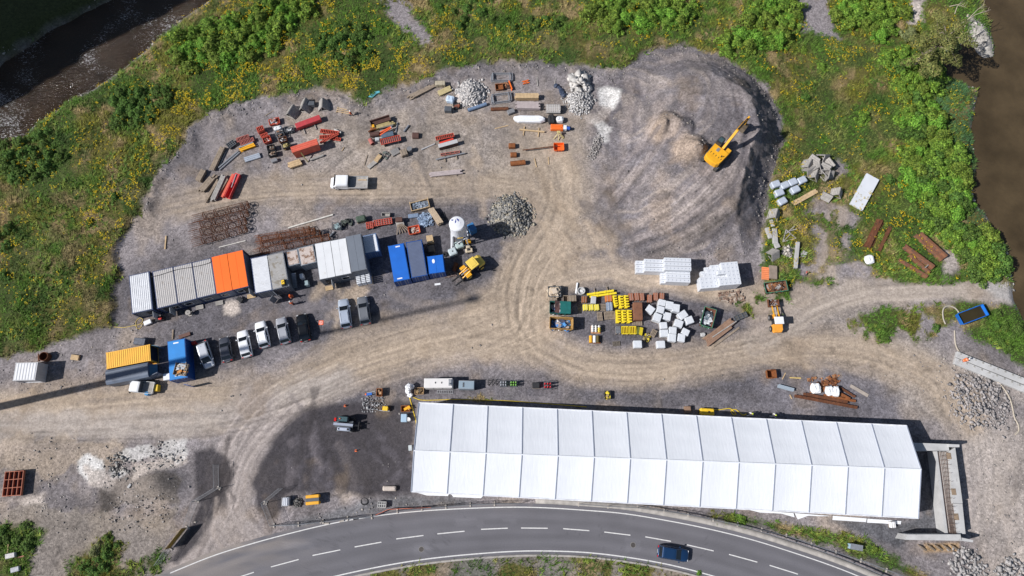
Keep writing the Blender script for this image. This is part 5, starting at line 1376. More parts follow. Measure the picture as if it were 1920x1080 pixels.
 #  VEHICLES
def car(label,rear,front,W,Hh,col,style='hatch',rails=False,group=None):
 c,L,a=axis(*rear,*front,.8)
 t=thing("parked_car" if group else "car",label,"car",(c.x,c.y,0),a,group)
 nm="car_paint_%d_%d_%d"%tuple(int(x*1000)for x in col)
 paint=M(nm,col,.28,.3 if max(col)<.7 else .0,.04,1,0,.5,coat=.6)
 w=W/2
 def sec(x,hw,zb,zc):
  return[(x,-hw*.90,.24),(x,-hw,.42),(x,-hw*.985,zb-.16),(x,-hw*.90,zb),(x,-hw*.5,zc),(x,hw*.5,zc),(x,hw*.90,zb),(x,hw*.985,zb-.16),(x,hw,.42),(x,hw*.90,.24)]
 st=[(-.5,.80,.80,.82),(-.485,.90,.90,.93),(-.43,.965,.96,.99),(-.25,1,.97,1.0),(0,1,.96,.99),(.2,1,.94,.99),(.33,.985,.88,.96),(.43,.93,.80,.86),(.48,.84,.70,.75),(.5,.70,.56,.60)]
 MB().loft([sec(f*L,k*w,zb,zc)for f,k,zb,zc in st]).build("body",paint,t,True)
 rt=-.48 if style in('wagon','van')else-.45
 xr0,xr1,xf1,xf0=rt*L,(rt+(.10 if style in('wagon','van')else .15))*L,(.065 if style!='van' else .14)*L,(.26 if style!='van' else .34)*L
 zt=Hh
 def gs(x,hw,z,cr):return[(x,-hw,z-.0),(x,-hw*.6,z+cr),(x,hw*.6,z+cr),(x,hw,z)]
 A=[(xr0,-w*.88,.92),(xf0,-w*.88,.92),(xf0,w*.88,.92),(xr0,w*.88,.92)]
 m=MB()
 ring=lambda z,a0,a1,hw:[(a0,-hw,z),(a0+(a1-a0)*.5,-hw*1.02,z),(a1-.1,-hw*.98,z),(a1,-hw*.84,z),(a1,hw*.84,z),(a1-.1,hw*.98,z),(a0+(a1-a0)*.5,hw*1.02,z),(a0,hw,z)]
 m.loft([ring(.90,xr0,xf0,w*.89),ring(zt-.09,xr1,xf1,w*.80),ring(zt-.02,xr1+.10,xf1-.10,w*.74),ring(zt+.01,xr1+.3,xf1-.3,w*.58)])
 m.build("cabin",paint,t)
 g=GLASS()
 q=MB()
 def face(p0,p1,p2,p3,nm):
  c_=sum((Vector(p)for p in(p0,p1,p2,p3)),Vector())/4
  nrm=(Vector(p1)-Vector(p0)).cross(Vector(p2)-Vector(p0)).normalized()
  if nrm.dot(c_-Vector((0,0,.9)))<0:nrm=-nrm
  vs=[Vector(p)+nrm*.012 for p in(p0,p1,p2,p3)]
  MB().add(vs,[(0,1,2,3)]).build(nm,g,t)
 lo,hi=.96,zt-.11
 lerp3=lambda a_,b_,f:tuple(a_[i]+(b_[i]-a_[i])*f for i in range(3))
 fb0,fb1=(xf0,-w*.745,.90),(xf0,w*.745,.90);ft0,ft1=(xf1,-w*.67,zt-.09),(xf1,w*.67,zt-.09)
 face(lerp3(fb0,ft0,.06),lerp3(fb1,ft1,.06),lerp3(fb1,ft1,.97),lerp3(fb0,ft0,.97),"windscreen")
 rb0,rb1=(xr0,-w*.80,.90),(xr0,w*.80,.90);rt0,rt1=(xr1,-w*.73,zt-.09),(xr1,w*.73,zt-.09)
 face(lerp3(rb0,rt0,.15),lerp3(rb1,rt1,.15),lerp3(rb1,rt1,.93),lerp3(rb0,rt0,.93),"rear_window")
 for s in(-1,1):
  xm0,xm1=(xr0+xf0)/2,(xr1+xf1)/2
  b_a,t_a=(xr0,s*w*.89,.90),(xr1,s*w*.80,zt-.09)
  b_m,t_m=(xm0,s*w*.908,.90),(xm1,s*w*.816,zt-.09)
  b_b,t_b=(xf0-.1,s*w*.863,.90),(xf1-.1,s*w*.784,zt-.09)
  def sub4(b0,b1,t0,t1,f0,f1):
   lo0,lo1=lerp3(b0,b1,f0),lerp3(b0,b1,f1);hi0,hi1=lerp3(t0,t1,f0),lerp3(t0,t1,f1)
   face(lerp3(lo0,hi0,.12),lerp3(lo1,hi1,.12),lerp3(lo1,hi1,.93),lerp3(lo0,hi0,.93),"side_window")
  sub4(b_a,b_m,t_a,t_m,.12,.95);sub4(b_m,b_b,t_m,t_b,.05,.9)
  MB().bbox(xf0-.42,xf0-.25,s*w*1.0-.0 if s>0 else s*w*1.0-.2,s*w+.2 if s>0 else s*w,.92,1.06,.03).build("mirror",paint,t)
  MB().bbox(L*.445,L*.478,min(s*w*.45,s*w*.8),max(s*w*.45,s*w*.8),.60,.76,.02).build("headlight",M("lamp_clear",(.7,.72,.75),.15),t)
  MB().bbox(-L*.502,-L*.478,min(s*w*.55,s*w*.86),max(s*w*.55,s*w*.86),.70,.93,.02).build("tail_light",M("lamp_red",(.55,.015,.012),.25),t)
  for fx in(-.31,.315):
   y0,y1=s*(w-.20),s*(w+.01)
   wh=MB().tube((fx*L,y0,.32),(fx*L,y1,.32),.32,16).build("wheel",RUBBER(),t)
   MB().tube((fx*L,s*(w+.011),.32),(fx*L,s*(w+.016),.32),.20,12).build("rim",STEEL(),wh)
  if rails:
   MB().bar((xr1+.35,s*w*.62,zt+.03),(xf1-.35,s*w*.62,zt+.03),.04,.05).build("roof_rail",STEEL(),t)
 MB().box(-L*.506,-L*.502,-.26,.26,.62,.73).build("number_plate",WHITEP(),t)
 MB().tube((xr1+.5,0,zt),(xr1+.42,0,zt+.12),.018,5).build("aerial",BLACK(),t)
 return t
def build_cars():
 g="cars parked in the row by the cabins"
 sv=(.60,.62,.67)
 car("silver van-like car nose to the road beside the big blue container",(377.5,641),(392.5,688.5),1.8,1.62,sv,'van',group=g)
 car("dark grey car with a sunroof between the silver van and the white cars",(427,677.5),(418.5,632),1.78,1.5,(.075,.08,.10),'hatch',group=g)
 car("white car with plain roof, left of the two white cars",(463.5,669),(452.5,619.5),1.82,1.5,(.80,.81,.84),'wagon',group=g)
 car("white car with red rear light showing, right of the two white cars",(497,651),(486,602.5),1.82,1.5,(.82,.83,.86),'wagon',rails=True,group=g)
 car("silver grey estate car beside the black car",(536,643.5),(525,595),1.8,1.5,(.44,.45,.49),'wagon',rails=True,group=g)
 car("black glossy car at the right end of the row",(573,639.5),(564,588.5),1.84,1.46,(.008,.009,.011),'hatch',group=g)
 g2="cars parked in the pair below the grey cabin"
 car("silver blue estate car, left of the pair parked apart",(650,614.5),(642.5,560),1.84,1.5,(.48,.54,.64),'wagon',rails=True,group=g2)
 car("mid grey estate car, right of the pair parked apart",(686,608),(678,555.5),1.84,1.5,(.20,.21,.23),'wagon',rails=True,group=g2)
 car("dark blue car driving along the road",(1233.5,1033),(1292,1043),1.85,1.55,(.012,.045,.12),'wagon')
def wheel(t,x,y0,y1,r,name="wheel",hub=None):
 o=MB().tube((x,y0,r),(x,y1,r),r,18).build(name,RUBBER(),t)
 yo=y1 if abs(y1)>abs(y0)else y0
 s=1 if yo>0 else-1
 MB().tube((x,yo+s*.001,r),(x,yo+s*.02,r),r*.55,12).build("rim",hub or STEEL(),o)
def build_trucks():
 def dropside(label,tail,nose,W,bed_f,Hh,double,load=False):
  c,L,a=axis(*tail,*nose,1.2)
  t=thing("flatbed_truck",label,"pickup truck",(c.x,c.y,0),a)
  w=W/2;p=WHITEP()
  xb=-L/2+L*bed_f
  def sec(x,k,z):return[(x,-w*.9*k,.35),(x,-w*k,.55),(x,-w*.97*k,z-.25),(x,-w*.84*k,z),(x,w*.84*k,z),(x,w*.97*k,z-.25),(x,w*k,.55),(x,w*.9*k,.35)]
  xw,xt=L/2-L*.10,L/2-L*.20
  MB().loft([sec(xb+.08,.97,Hh),sec(xb+.3,1,Hh+.05),sec(xt,1,Hh+.02),sec(xt+.12,.99,Hh-.08),sec(xw,.97,1.25),sec(L/2-.12,.88,.98),sec(L/2,.72,.72)]).build("cab",p,t)
  g=GLASS()
  zf=lambda f:(xt+.14+(xw-xt-.14)*f,Hh-.10+(1.25-Hh+.10)*f)
  (xa,za),(xd,zd)=zf(.06),zf(.92)
  MB().add([(xa+.03,-w*.80,za+.02),(xa+.03,w*.80,za+.02),(xd+.03,w*.84,zd+.02),(xd+.03,-w*.84,zd+.02)],[(0,1,2,3)]).build("windscreen",g,t)
  for s in(-1,1):
   spans=((xb+.35,xb+1.05),(xb+1.25,xt))if double else((xb+.35,xt),)
   for x0,x1 in spans:
    MB().add([(x0,s*(w*.985+.006),1.28),(x1+.1,s*(w*.985+.006),1.28),(x1,s*(w*.90+.012),Hh-.14),(x0,s*(w*.90+.012),Hh-.14)],[(0,1,2,3)]).build("side_window",g,t)
   MB().bbox(xw-.25,xw-.1,min(s*(w+.02),s*(w+.24)),max(s*(w+.02),s*(w+.24)),1.15,1.5,.03).build("mirror",BLACK(),t)
   MB().bbox(L/2-.25,L/2-.06,min(s*w*.45,s*w*.8),max(s*w*.45,s*w*.8),.72,.9,.02).build("headlight",M("lamp_clear",(.7,.72,.75),.15),t)
   wheel(t,L*.31,s*(w-.27),s*(w-.02),.34);wheel(t,-L*.27,s*(w-.27),s*(w-.02),.34)
  MB().box(-L/2,L/2-.5,-w*.6,w*.6,.4,.62).build("chassis",DKGREY(),t)
  MB().box(-L/2,xb,-w,w,.78,.86).build("bed_floor",WOOD3(),t)
  al=M("aluminium_sideboard",(.60,.61,.62),.45,.4,.1,2)
  MB().box(-L/2,xb,-w-.03,-w+.01,.80,1.22).build("sideboard",al,t)
  MB().box(-L/2,xb,w-.01,w+.03,.80,1.22).build("sideboard",al,t)
  MB().box(-L/2-.03,-L/2+.01,-w+.015,w-.015,.80,1.22).build("tailboard",al,t)
  MB().box(xb-.02,xb+.03,-w+.015,w-.015,.80,1.75).build("bulkhead",DKGREY(),t)
  return t,L,w,xb
 t,L,w,xb=dropside("white double-cab flatbed truck standing alone in the upper yard",(689,341),(618.5,341),2.05,.49,1.95,True)
 q=P(679,337,1.0)
 tag(MB().bar((-.7,0,0),(.7,0,0),.16,.1).build("timber_piece",WOOD(),loc=(q.x,q.y,.92)),"piece of timber lying on the flatbed of the white truck","timber")
 t,L,w,xb=dropside("white pickup with small flatbed in front of the grey trailer",(287,727.5),(240,723.5),1.75,.47,1.75,False)
 q=P(292,727,.9)
 t=thing("yellow_generator","small yellow generator box behind the white pickup","generator",(q.x,q.y,0),.05)
 MB().bbox(-.35,.35,-.5,.5,.12,.95,.06).build("housing",YELLOW(),t)
 MB().box(-.3,.3,-.4,.4,0,.119).build("skid",BLACK(),t)
 q=P(276,738,.6)
 t=thing("blue_drum","blue barrel on the ground beside the white pickup","drum",(q.x,q.y,0))
 MB().tube((0,0,0),(0,0,.88),.30,16).build("barrel",M("blue_plastic",(.03,.23,.48),.45),t)
 MB().hoop((0,0,.45),(0,0,1),.305,.02,16).hoop((0,0,.86),(0,0,1),.30,.02,16).build("rim",M("blue_plastic",(.03,.23,.48)),t)
def build_machines():
#  the big excavator on the spoil heap
 z=gz(*P(1345,288,5.4)[:2])
 z=gz(*P(1345,288,z+1.4)[:2])
 b=P(1347,287,z+1.5);f=P(1403,222,z+3.5)
 a=math.atan2(f.y-b.y,f.x-b.x)
 t=thing("excavator","big yellow tracked excavator on top of the spoil heap","excavator",(b.x,b.y,z-.05),a)
 y,k=MACH(),BLACK()
 for s in(-1,1):
  tr=MB().profx([(s*1.0,.1),(s*1.55,.1),(s*1.55,.95),(s*1.0,.95)]if s>0 else[(s*1.55,.1),(s*1.0,.1),(s*1.0,.95),(s*1.55,.95)],-1.9,1.9)
  tr.tube((-1.9,s*1.0,.52),(-1.9,s*1.55,.52),.43,14).tube((1.9,s*1.0,.52),(1.9,s*1.55,.52),.43,14)
  o=tr.build("track",M("track_steel",(.06,.055,.05),.8,.3),t)
  pads=MB()
  for i in range(16):
   x=-2.0+i*.265;pads.box(x,x+.16,s*1.275-.31,s*1.275+.31,.951,1.0)
  pads.build("track_pad",DKGREY(),o)
 MB().box(-1.2,1.2,-1.0,1.0,.4,.95).build("undercarriage",DKGREY(),t)
 MB().tube((0,0,.95),(0,0,1.15),.75,18).build("slew_ring",k,t)
 hp=[(-.95,-1.38),(.95,-1.38),(.95,1.38),(-.95,1.38)]
 MB().prism([(-1.55,-1.30),(.6,-1.38),(.6,1.38),(-1.55,1.30)],1.15,2.25).build("engine_hood",y,t)
 cw=[(-1.56,-1.36),(-1.56,1.36),(-1.9,1.32),(-2.2,1.0),(-2.32,.4),(-2.32,-.4),(-2.2,-1.0),(-1.9,-1.32)]
 MB().loft([[(x,yy,1.12)for x,yy in cw],[(x,yy,2.15)for x,yy in cw],[(x*.97,yy*.95,2.32)for x,yy in cw]]).build("counterweight",y,t)
 for i in range(5):
  MB().cbox(-1.25+.2,-1.05+i*.5,2.25,.3,.08,.05).build("hood_vent",k,t)
 MB().tube((-.7,-.8,2.25),(-.7,-.8,2.75),.07,8).build("exhaust",k,t)
 MB().box(-.35,.35,.1,.55,2.252,2.32).build("hatch",STEEL(),t)
 MB().bbox(.62,1.5,-1.38,-.62,1.15,2.05,.05).build("tank",y,t)
 cab=MB().prism([(.62,.42),(1.75,.42),(1.95,.6),(1.95,1.2),(1.75,1.36),(.62,1.36)],1.15,2.98)
 cab.build("cab",M("cab_black",(.03,.032,.035),.4),t)
 MB().bbox(.95,1.72,.55,1.24,2.981,3.02,.02).build("roof_window",M("teal_glass",(.06,.10,.11),.08),t)
 for s,yy in((1,1.365),(-1,.41)):
  MB().box(.8,1.7,min(yy,yy+s*.012),max(yy,yy+s*.012),1.9,2.8).build("side_window",GLASS(),t)
 MB().box(1.951,1.962,.62,1.18,1.6,2.8).build("windscreen",GLASS(),t)
 bx=[(.75,1.75),(1.2,1.6),(3.4,4.1),(6.1,4.35),(6.15,4.75),(3.1,4.85),(.7,2.2)]
 MB().prof(bx,-.62+.35,.0+.1).build("boom",y,t)
 MB().prof([(5.65,4.95),(6.3,5.0),(6.95,1.9),(6.65,1.8),(5.95,4.0)],-.20,.06).build("stick",y,t)
 MB().tube((.95,-.05,1.7),(2.7,-.05,3.3),.09,8).tube((.95,-.25,1.7),(2.7,-.25,3.3),.09,8).build("boom_cylinder",STEEL(),t)
 MB().tube((3.3,-.08,4.95),(5.7,-.08,5.15),.10,8).build("stick_cylinder",k,t)
 MB().bar((3.5,-.22,4.92),(5.9,-.22,5.0),.07,.05).build("hose",k,t)
 MB().prof([(6.6,2.0),(7.2,1.75),(7.25,1.0),(6.6,.55),(5.9,.75),(6.4,1.1)],-.68,.54).build("bucket",M("bucket_brown",(.11,.085,.06),.8,.3),t)
 #  wheel loader by the containers
 b=P(886,494,2.6);f=P(862,519,1.0)
 a=math.atan2(f.y-b.y,f.x-b.x)
 b.z=0
 t=thing("wheel_loader","yellow wheel loader with fork carriage beside the blue containers","loader",b,a)
 yc=M("loader_yellow",(.74,.54,.10),.45,0,.1,1.5)
 MB().loft([[(-1.9,-.75,.8),(-1.9,.75,.8),(-1.9,.75,1.55),(-1.9,-.75,1.55)],[(-1.5,-.95,.6),(-1.5,.95,.6),(-1.5,.9,1.85),(-1.5,-.9,1.85)],[(-.6,-.95,.6),(-.6,.95,.6),(-.6,.92,2.0),(-.6,-.92,2.0)]]).build("engine_hood",yc,t)
 MB().prism([(-.6,-.8),(.6,-.75),(.72,-.5),(.72,.5),(.6,.75),(-.6,.8)],.75,2.75).build("cab",GLASS(),t)
 MB().bbox(-.75,.8,-.85,.85,2.75,2.92,.06).build("cab_roof",yc,t)
 MB().bbox(-.45,.5,-.55,.55,2.921,2.97,.03).build("roof_hatch",yc,t)
 MB().box(.75,1.9,-.5,.5,.55,1.15).build("front_frame",MACH(),t)
 for s in(-1,1):
  wheel(t,-1.05,s*.55,s*1.08,.62,hub=yc);wheel(t,1.45,s*.55,s*1.08,.62,hub=yc)
  MB().bbox(1.0,1.95,min(s*.56,s*1.08),max(s*.56,s*1.08),1.26,1.36,.03).build("mudguard",MACH(),t)
  MB().bar((.9,s*.42,1.35),(2.6,s*.42,.7),.14,.3).build("lift_arm",MACH(),t)
  MB().bar((2.75,s*.45,.12),(4.1,s*.45,.10),.14,.06).build("fork",BLACK(),t)
  MB().tube((-.55,s*1.0,2.3),(-.2,s*1.25,2.3),.03,5).cbox(-.1,s*1.3,2.15,.06,.2,.3).build("mirror",BLACK(),t)
 MB().tube((1.0,0,1.4),(2.4,0,1.1),.09,8).build("tilt_cylinder",STEEL(),t)
 MB().box(2.6,2.72,-.8,.8,.15,1.0).build("fork_carriage",BLACK(),t)
 #  small wheeled loader with raised bucket beside the rust skip
 b=P(1457,606,1.2);f=P(1453,560,1.6);a=math.atan2(f.y-b.y,f.x-b.x);b.z=0
 t=thing("compact_loader","small orange loader with white cab roof and a bucket of scrap raised before it","loader",b,a)
 oc=M("loader_orange",(.78,.33,.045),.45,0,.12,1.5)
 MB().loft([[(-1.45,-.55,.6),(-1.45,.55,.6),(-1.45,.55,1.2),(-1.45,-.55,1.2)],[(-1.1,-.72,.5),(-1.1,.72,.5),(-1.1,.7,1.45),(-1.1,-.7,1.45)],[(-.2,-.72,.5),(-.2,.72,.5),(-.2,.7,1.5),(-.2,-.7,1.5)]]).build("engine_hood",oc,t)
 MB().prism([(-.25,-.65),(.7,-.62),(.7,.62),(-.25,.65)],.6,2.15).build("cab",GLASS(),t)
 MB().bbox(-.35,.82,-.72,.72,2.15,2.28,.05).build("cab_roof",WHITEP(),t)
 MB().box(.7,1.5,-.4,.4,.4,.9).build("front_frame",oc,t)
 for s in(-1,1):
  wheel(t,-.75,s*.5,s*.88,.45);wheel(t,1.05,s*.5,s*.88,.45)
  MB().bar((.75,s*.38,1.5),(2.9,s*.38,.95),.12,.2).build("lift_arm",MACH(),t)
 MB().tube((.9,0,1.3),(2.6,0,1.35),.07,8).build("tilt_cylinder",STEEL(),t)
 bk=MB().box(2.75,4.0,-.85,.85,.45,.52).box(2.75,2.82,-.85,.85,.52,1.2).box(2.83,4.0,-.85,-.79,.521,1.0).box(2.83,4.0,.79,.85,.521,1.0)
 bk.build("bucket",RUST(),t)
 scrap_in("steel_scrap","brown scrap heaped in the small loader's raised bucket",(b.x,b.y,.53),a,(2.95,3.9,-.7,.7),.35,60,[(.2,.09,.05),(.35,.33,.33),(.1,.06,.05)],.22)
 #  grey telehandler on the asphalt
 a_,b_=P(625,793,1.3),P(665,796,1.3);c=(a_+b_)/2;d=b_-a_;c.z=0
 t=thing("telehandler","grey telescopic handler with forks standing on the dark asphalt","telehandler",c,math.atan2(d.y,d.x))
 gp=M("telehandler_grey",(.42,.46,.55),.4,.2,.1,1.5)
 MB().bbox(-1.45,1.3,-.55,.55,.55,.95,.05).build("chassis",DKGREY(),t)
 MB().bbox(-.95,1.0,-1.05,-.52,.6,1.35,.12).build("engine_pod",gp,t)
 MB().cbox(-.7,-.8,1.351,.2,.22,.03).build("filler_cap",BLACK(),t)
 MB().cbox(.7,-.8,1.351,.28,.3,.04).build("vent",BLACK(),t)
 MB().prism([(-.85,.28),(.55,.28),(.75,.4),(.75,.98),(-.85,.98)],.7,2.15).build("cab",GLASS(),t)
 MB().box(-.85,.6,.28,.98,2.151,2.2).build("cab_roof",M("teal_glass",(.06,.10,.11),.08),t)
 MB().tube((-.5,.65,2.2),(-.5,.65,2.38),.08,10).build("beacon",ORANGE(),t)
 MB().box(-1.6,-1.3,.3,.8,1.0,1.25).build("rear_lamp_bar",M("lamp_red",(.55,.015,.012)),t)
 MB().bar((-1.5,-.12,1.55),(1.35,-.12,1.2),.36,.42).build("boom",gp,t)
 MB().bar((1.35,-.12,1.15),(2.1,-.12,.75),.26,.3).build("boom_head",BLACK(),t)
 MB().box(2.1,2.2,-.7,.5,.2,.95).build("fork_carriage",BLACK(),t)
 for s in(-.5,.3):
  MB().bar((2.2,s,.22),(3.4,s,.2),.12,.06).build("fork",BLACK(),t)
 for s in(-1,1):
  wheel(t,-1.0,s*.72,s*1.08,.48);wheel(t,1.0,s*.72,s*1.08,.48)
def build_silo():
 b=P(863,448);h=7.2
 t=thing("mortar_silo","white mortar silo on raking legs beside the blue mixer box","silo",b,.1)
 wp=M("silo_white",(.72,.73,.76),.45,0,.08,1,0,.4,(.55,.54,.54),.66,1.5)
 rg=lambda r,z,n=28:[(r*math.cos(2*math.pi*i/n),r*math.sin(2*math.pi*i/n),z)for i in range(n)]
 MB().loft([rg(.22,1.9),rg(1.22,3.9),rg(1.25,4.0),rg(1.25,h-.25),rg(1.12,h-.08),rg(.5,h+.06),rg(.1,h+.08)]).build("drum",wp,t,False)
 MB().tube((0,0,1.1),(0,0,1.9),.2,12).build("outlet",DKGREY(),t)
 MB().tube((-.7,.55,h-.1),(-.7,.55,h+.10),.11,10).build("filler_cap",M("navy_decal",(.03,.05,.25),.5),t)
 nd=M("navy_decal",(.03,.05,.25),.5)
 for(x0,y0,x1,y1,wd)in((-.1,.62,-.35,-.55,.20),(.05,.75,.62,-.1,.26)):
  d=Vector((x1-x0,y1-y0,0));s=Vector((-d.y,d.x,0)).normalized()*wd/2;p=Vector((x0,y0,0));z=lambda v:v+Vector((0,0,h+.085-max(0,(v.length-.45))*.21))
  MB().add([z(p-s*.4),z(p+d*.35-s),z(p+d),z(p+d*.35+s),z(p+s*.4)],[(0,1,2,3,4)]).build("arrow_mark",nd,t)
 for sx in(-1,1):
  for sy in(-1,1):
   MB().bar((sx*1.25,sy*1.25,.05),(sx*.95,sy*.95,4.2),.16).build("leg",wp,t)
 fr=MB()
 for s in(-1,1):
  fr.bar((-1.3,s*1.27,.12),(1.3,s*1.27,.12),.16);fr.bar((s*1.27,-1.2,.12),(s*1.27,1.2,.12),.16)
  fr.bar((-1.2,s*1.22,.3),(1.05,s*1.05,3.0),.08);fr.bar((s*1.2,-1.15,.3),(s*1.02,1.0,3.0),.08)
 fr.build("base_frame",wp,t)
 MB().bar((-1.6,-1.75,.1),(-1.2,.6,2.6),.22,.1).build("ramp_leg",wp,t)
 MB().add([(-.55,-1.27,3.8),(.62,-1.27,3.8),(.62,-1.10,1.7),(-.55,-1.10,1.7)],[(0,1,2,3)]).build("shroud",M("shroud_grey",(.40,.41,.43),.6),t)
 MB().bbox(-.4,.5,-.9,-.1,.3,1.0).build("mixer_pump",YELLOW(),t)
 c,lx,ly,a=rect([(876,421),(887,416),(893,428),(882,435)],2.0)
 t=thing("mixer_box","blue control box on the shaded side of the white silo","box",(c.x,c.y,0),a)
 MB().bbox(-lx/2,lx/2,-ly/2,ly/2,.1,2.0,.05).build("housing",M("mixer_blue",(.04,.17,.38),.5,0,.1,1),t)
 MB().box(-lx/2+.1,lx/2-.1,-ly/2-.03,-ly/2-.002,.3,1.8).build("door",M("mixer_blue",(.04,.17,.38)),t)
 MB().cbox(-.3,.2,2.0,.12,.12,.08).build("lifting_eye",BLACK(),t)
 #  YARD GOODS
def at(px,py,wpx,hpx,deg,h,ground=None):
 """top-face centre, size in pixels, heading and height -> foot point and metres"""
 zg=0.0 if ground is None else ground
 p=P(px,py,h+zg);k=mpp(px,py,h+zg)
 return Vector((p.x,p.y,zg)),wpx*k,hpx*k,math.radians(deg)
def gat(px,py):
 z=0.0
 for _ in range(3):
  q=P(px,py,z);z=gz(q.x,q.y)
 return z
def scrap_in(name,label,loc,rz,ext,h,n,cols,size,kind='stuff',cat="scrap",long=.5):
 """loose bits heaped inside a box: short bars and chunks, coloured one by one"""
 x0,x1,y0,y1=ext
 m=MB();K=[]
 for i in range(n):
  x,y=rng.uniform(x0,x1),rng.uniform(y0,y1)
  dx=(x-(x0+x1)/2)/(x1-x0)*2;dy=(y-(y0+y1)/2)/(y1-y0)*2
  z=h*max(.15,1-.5*(dx*dx+dy*dy))*rng.uniform(.5,1)
  a=rng.random()*3.14;l=size*rng.uniform(.6,1.6)
  n0=len(m.v)
  if rng.random()<long:
   d=Vector((math.cos(a)*l,math.sin(a)*l,rng.uniform(-.4,.4)*l))
   p=Vector((x,y,z));p.x=min(max(p.x,x0),x1)
   m.bar(p-d/2,p+d/2,size*.3,size*.22)
  else:
   m.cbox(x,y,z-size*.4,l,l*rng.uniform(.5,1),size*.5,a)
  c=np.array(cols[rng.randrange(len(cols))])*rng.uniform(.7,1.25)
  K+=[c]*(len(m.v)-n0)
 me=bpy.data.meshes.new(name);me.from_pydata(m.v,[],m.f)
 ca=me.color_attributes.new("Col",'FLOAT_COLOR','POINT')
 c4=np.ones((len(m.v),4),np.float32);c4[:,:3]=np.array(K)
 ca.data.foreach_set("color",c4.ravel())
 mt=bpy.data.materials.get("mixed_scrap")or attr_mat("mixed_scrap",.6,.2,8,.2,.02,pebble=False)
 me.materials.append(mt)
 o=bpy.data.objects.new(name,me);COL.objects.link(o)
 o.location=loc;o.rotation_euler[2]=rz
 return tag(o,label,cat,kind=kind)
def crate(name,label,px,py,w,d,deg,h,mat,mesh=False,group=None,fill=None,cat="crate"):
 loc,lx,ly,rz=at(px,py,w,d,deg,h)
 t=thing(name,label,cat,loc,rz,group)
 MB().box(-lx/2,lx/2,-ly/2,ly/2,.12,.17).build("floor",mat,t)
 sd=MB()
 if mesh:
  for i in range(7):
   f=i/6
   for s in(-1,1):
    sd.bar((-lx/2+f*lx,s*ly/2,.17),(-lx/2+f*lx,s*ly/2,h),.035);sd.bar((s*lx/2,-ly/2+f*ly,.17),(s*lx/2,-ly/2+f*ly,h),.035)
  for z in(.35,.6,h):sd.hoop((0,0,z),(0,0,1),.01,.005,3)
 else:
  for s in(-1,1):
   sd.box(-lx/2,lx/2,min(s*ly/2,s*ly/2-s*.05),max(s*ly/2,s*ly/2-s*.05),.17,h-.06)
   sd.box(min(s*lx/2,s*lx/2-s*.05),max(s*lx/2,s*lx/2-s*.05),-ly/2+.05,ly/2-.05,.17,h-.06)
 sd.build("side",mat,t)
 rm=MB();r_=.04
 rm.bar((-lx/2,-ly/2,h-r_),(lx/2,-ly/2,h-r_),.08).bar((-lx/2,ly/2,h-r_),(lx/2,ly/2,h-r_),.08)
 rm.bar((-lx/2,-ly/2+.04,h-r_),(-lx/2,ly/2-.04,h-r_),.08).bar((lx/2,-ly/2+.04,h-r_),(lx/2,ly/2-.04,h-r_),.08)
 rm.build("rim",mat,t)
 ft=MB()
 for sx in(-1,1):
  for sy in(-1,1):ft.cbox(sx*(lx/2-.1),sy*(ly/2-.1),0,.12,.12,.12)
 ft.build("foot",mat,t)
 if fill:
  nm,lab,cols,size,n,top=fill
  scrap_in(nm,lab,(loc.x,loc.y,.17),rz,(-lx/2+.15,lx/2-.15,-ly/2+.15,ly/2-.15),h*top,n,cols,size)
 return t
def grid_panel(name,label,px,py,w,d,deg,h,mat,nx=6,ny=1,face=None,group=None,z0=.05,dep=.14,cat="formwork",tilt=0):
 loc,lx,ly,rz=at(px,py,w,d,deg,h)
 t=thing(name,label,cat,loc,rz,group)
 if tilt:t.rotation_euler[0]=tilt
 fr=MB();z1=h;z0=max(z0,h-dep)
 for s in(-1,1):
  fr.box(-lx/2,lx/2,min(s*ly/2,s*(ly/2-.09)),max(s*ly/2,s*(ly/2-.09)),z0,z1)
  fr.box(min(s*lx/2,s*(lx/2-.09)),max(s*lx/2,s*(lx/2-.09)),-ly/2+.09,ly/2-.09,z0,z1)
 fr.build("frame",mat,t)
 rb=MB()
 for i in range(1,nx):
  x=-lx/2+lx*i/nx;rb.box(x-.045,x+.045,-ly/2+.09,ly/2-.09,z0+.01,z1-.005)
 for j in range(1,ny):
  y=-ly/2+ly*j/ny;rb.box(-lx/2+.09,lx/2-.09,y-.045,y+.045,z0+.012,z1-.01)
 if nx>1 or ny>1:rb.build("rib",mat,t)
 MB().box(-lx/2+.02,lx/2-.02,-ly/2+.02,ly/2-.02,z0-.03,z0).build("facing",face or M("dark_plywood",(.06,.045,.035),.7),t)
 if z0-.03>.1:
  st=MB()
  for s in(-.35,.35):st.box(s*lx-.06,s*lx+.06,-ly/2-.05,ly/2+.05,0,z0-.031)
  st.build("bearer",WOOD2(),t)
 return t
def boards(name,label,x1,y1,x2,y2,wpx,h,n=4,layers=3,mat=None,bear=True,group=None,cat="timber",jitter=.1):
 c,l,a=axis(x1,y1,x2,y2,h)
 w_=wpx*mpp((x1+x2)/2,(y1+y2)/2,h)
 t=thing(name,label,cat,(c.x,c.y,0),a,group)
 mat=mat or WOOD()
 zb=.12 if bear and h>.25 else .01
 for k in range(layers):
  z0=zb+(h-zb)*k/layers;z1=zb+(h-zb)*(k+1)/layers-.006
  m=MB()
  for i in range(n):
   y0=-w_/2+w_*i/n;e=rng.uniform(-jitter,jitter)*min(1,l/3)
   e2=rng.uniform(0,jitter)*min(1,l/3)
   m.box(-l/2+e,l/2+e-e2,y0+.006,y0+w_/n-.006,z0,z1-rng.uniform(0,.02))
  m.build("board_layer" if n>1 else "board",mat,t)
 if bear and h>.25:
  for f in(-.32,.32):
   MB().box(f*l-.06,f*l+.06,-w_/2-.12,w_/2+.12,0,zb-.003).build("bearer",WOOD2(),t)
 return t
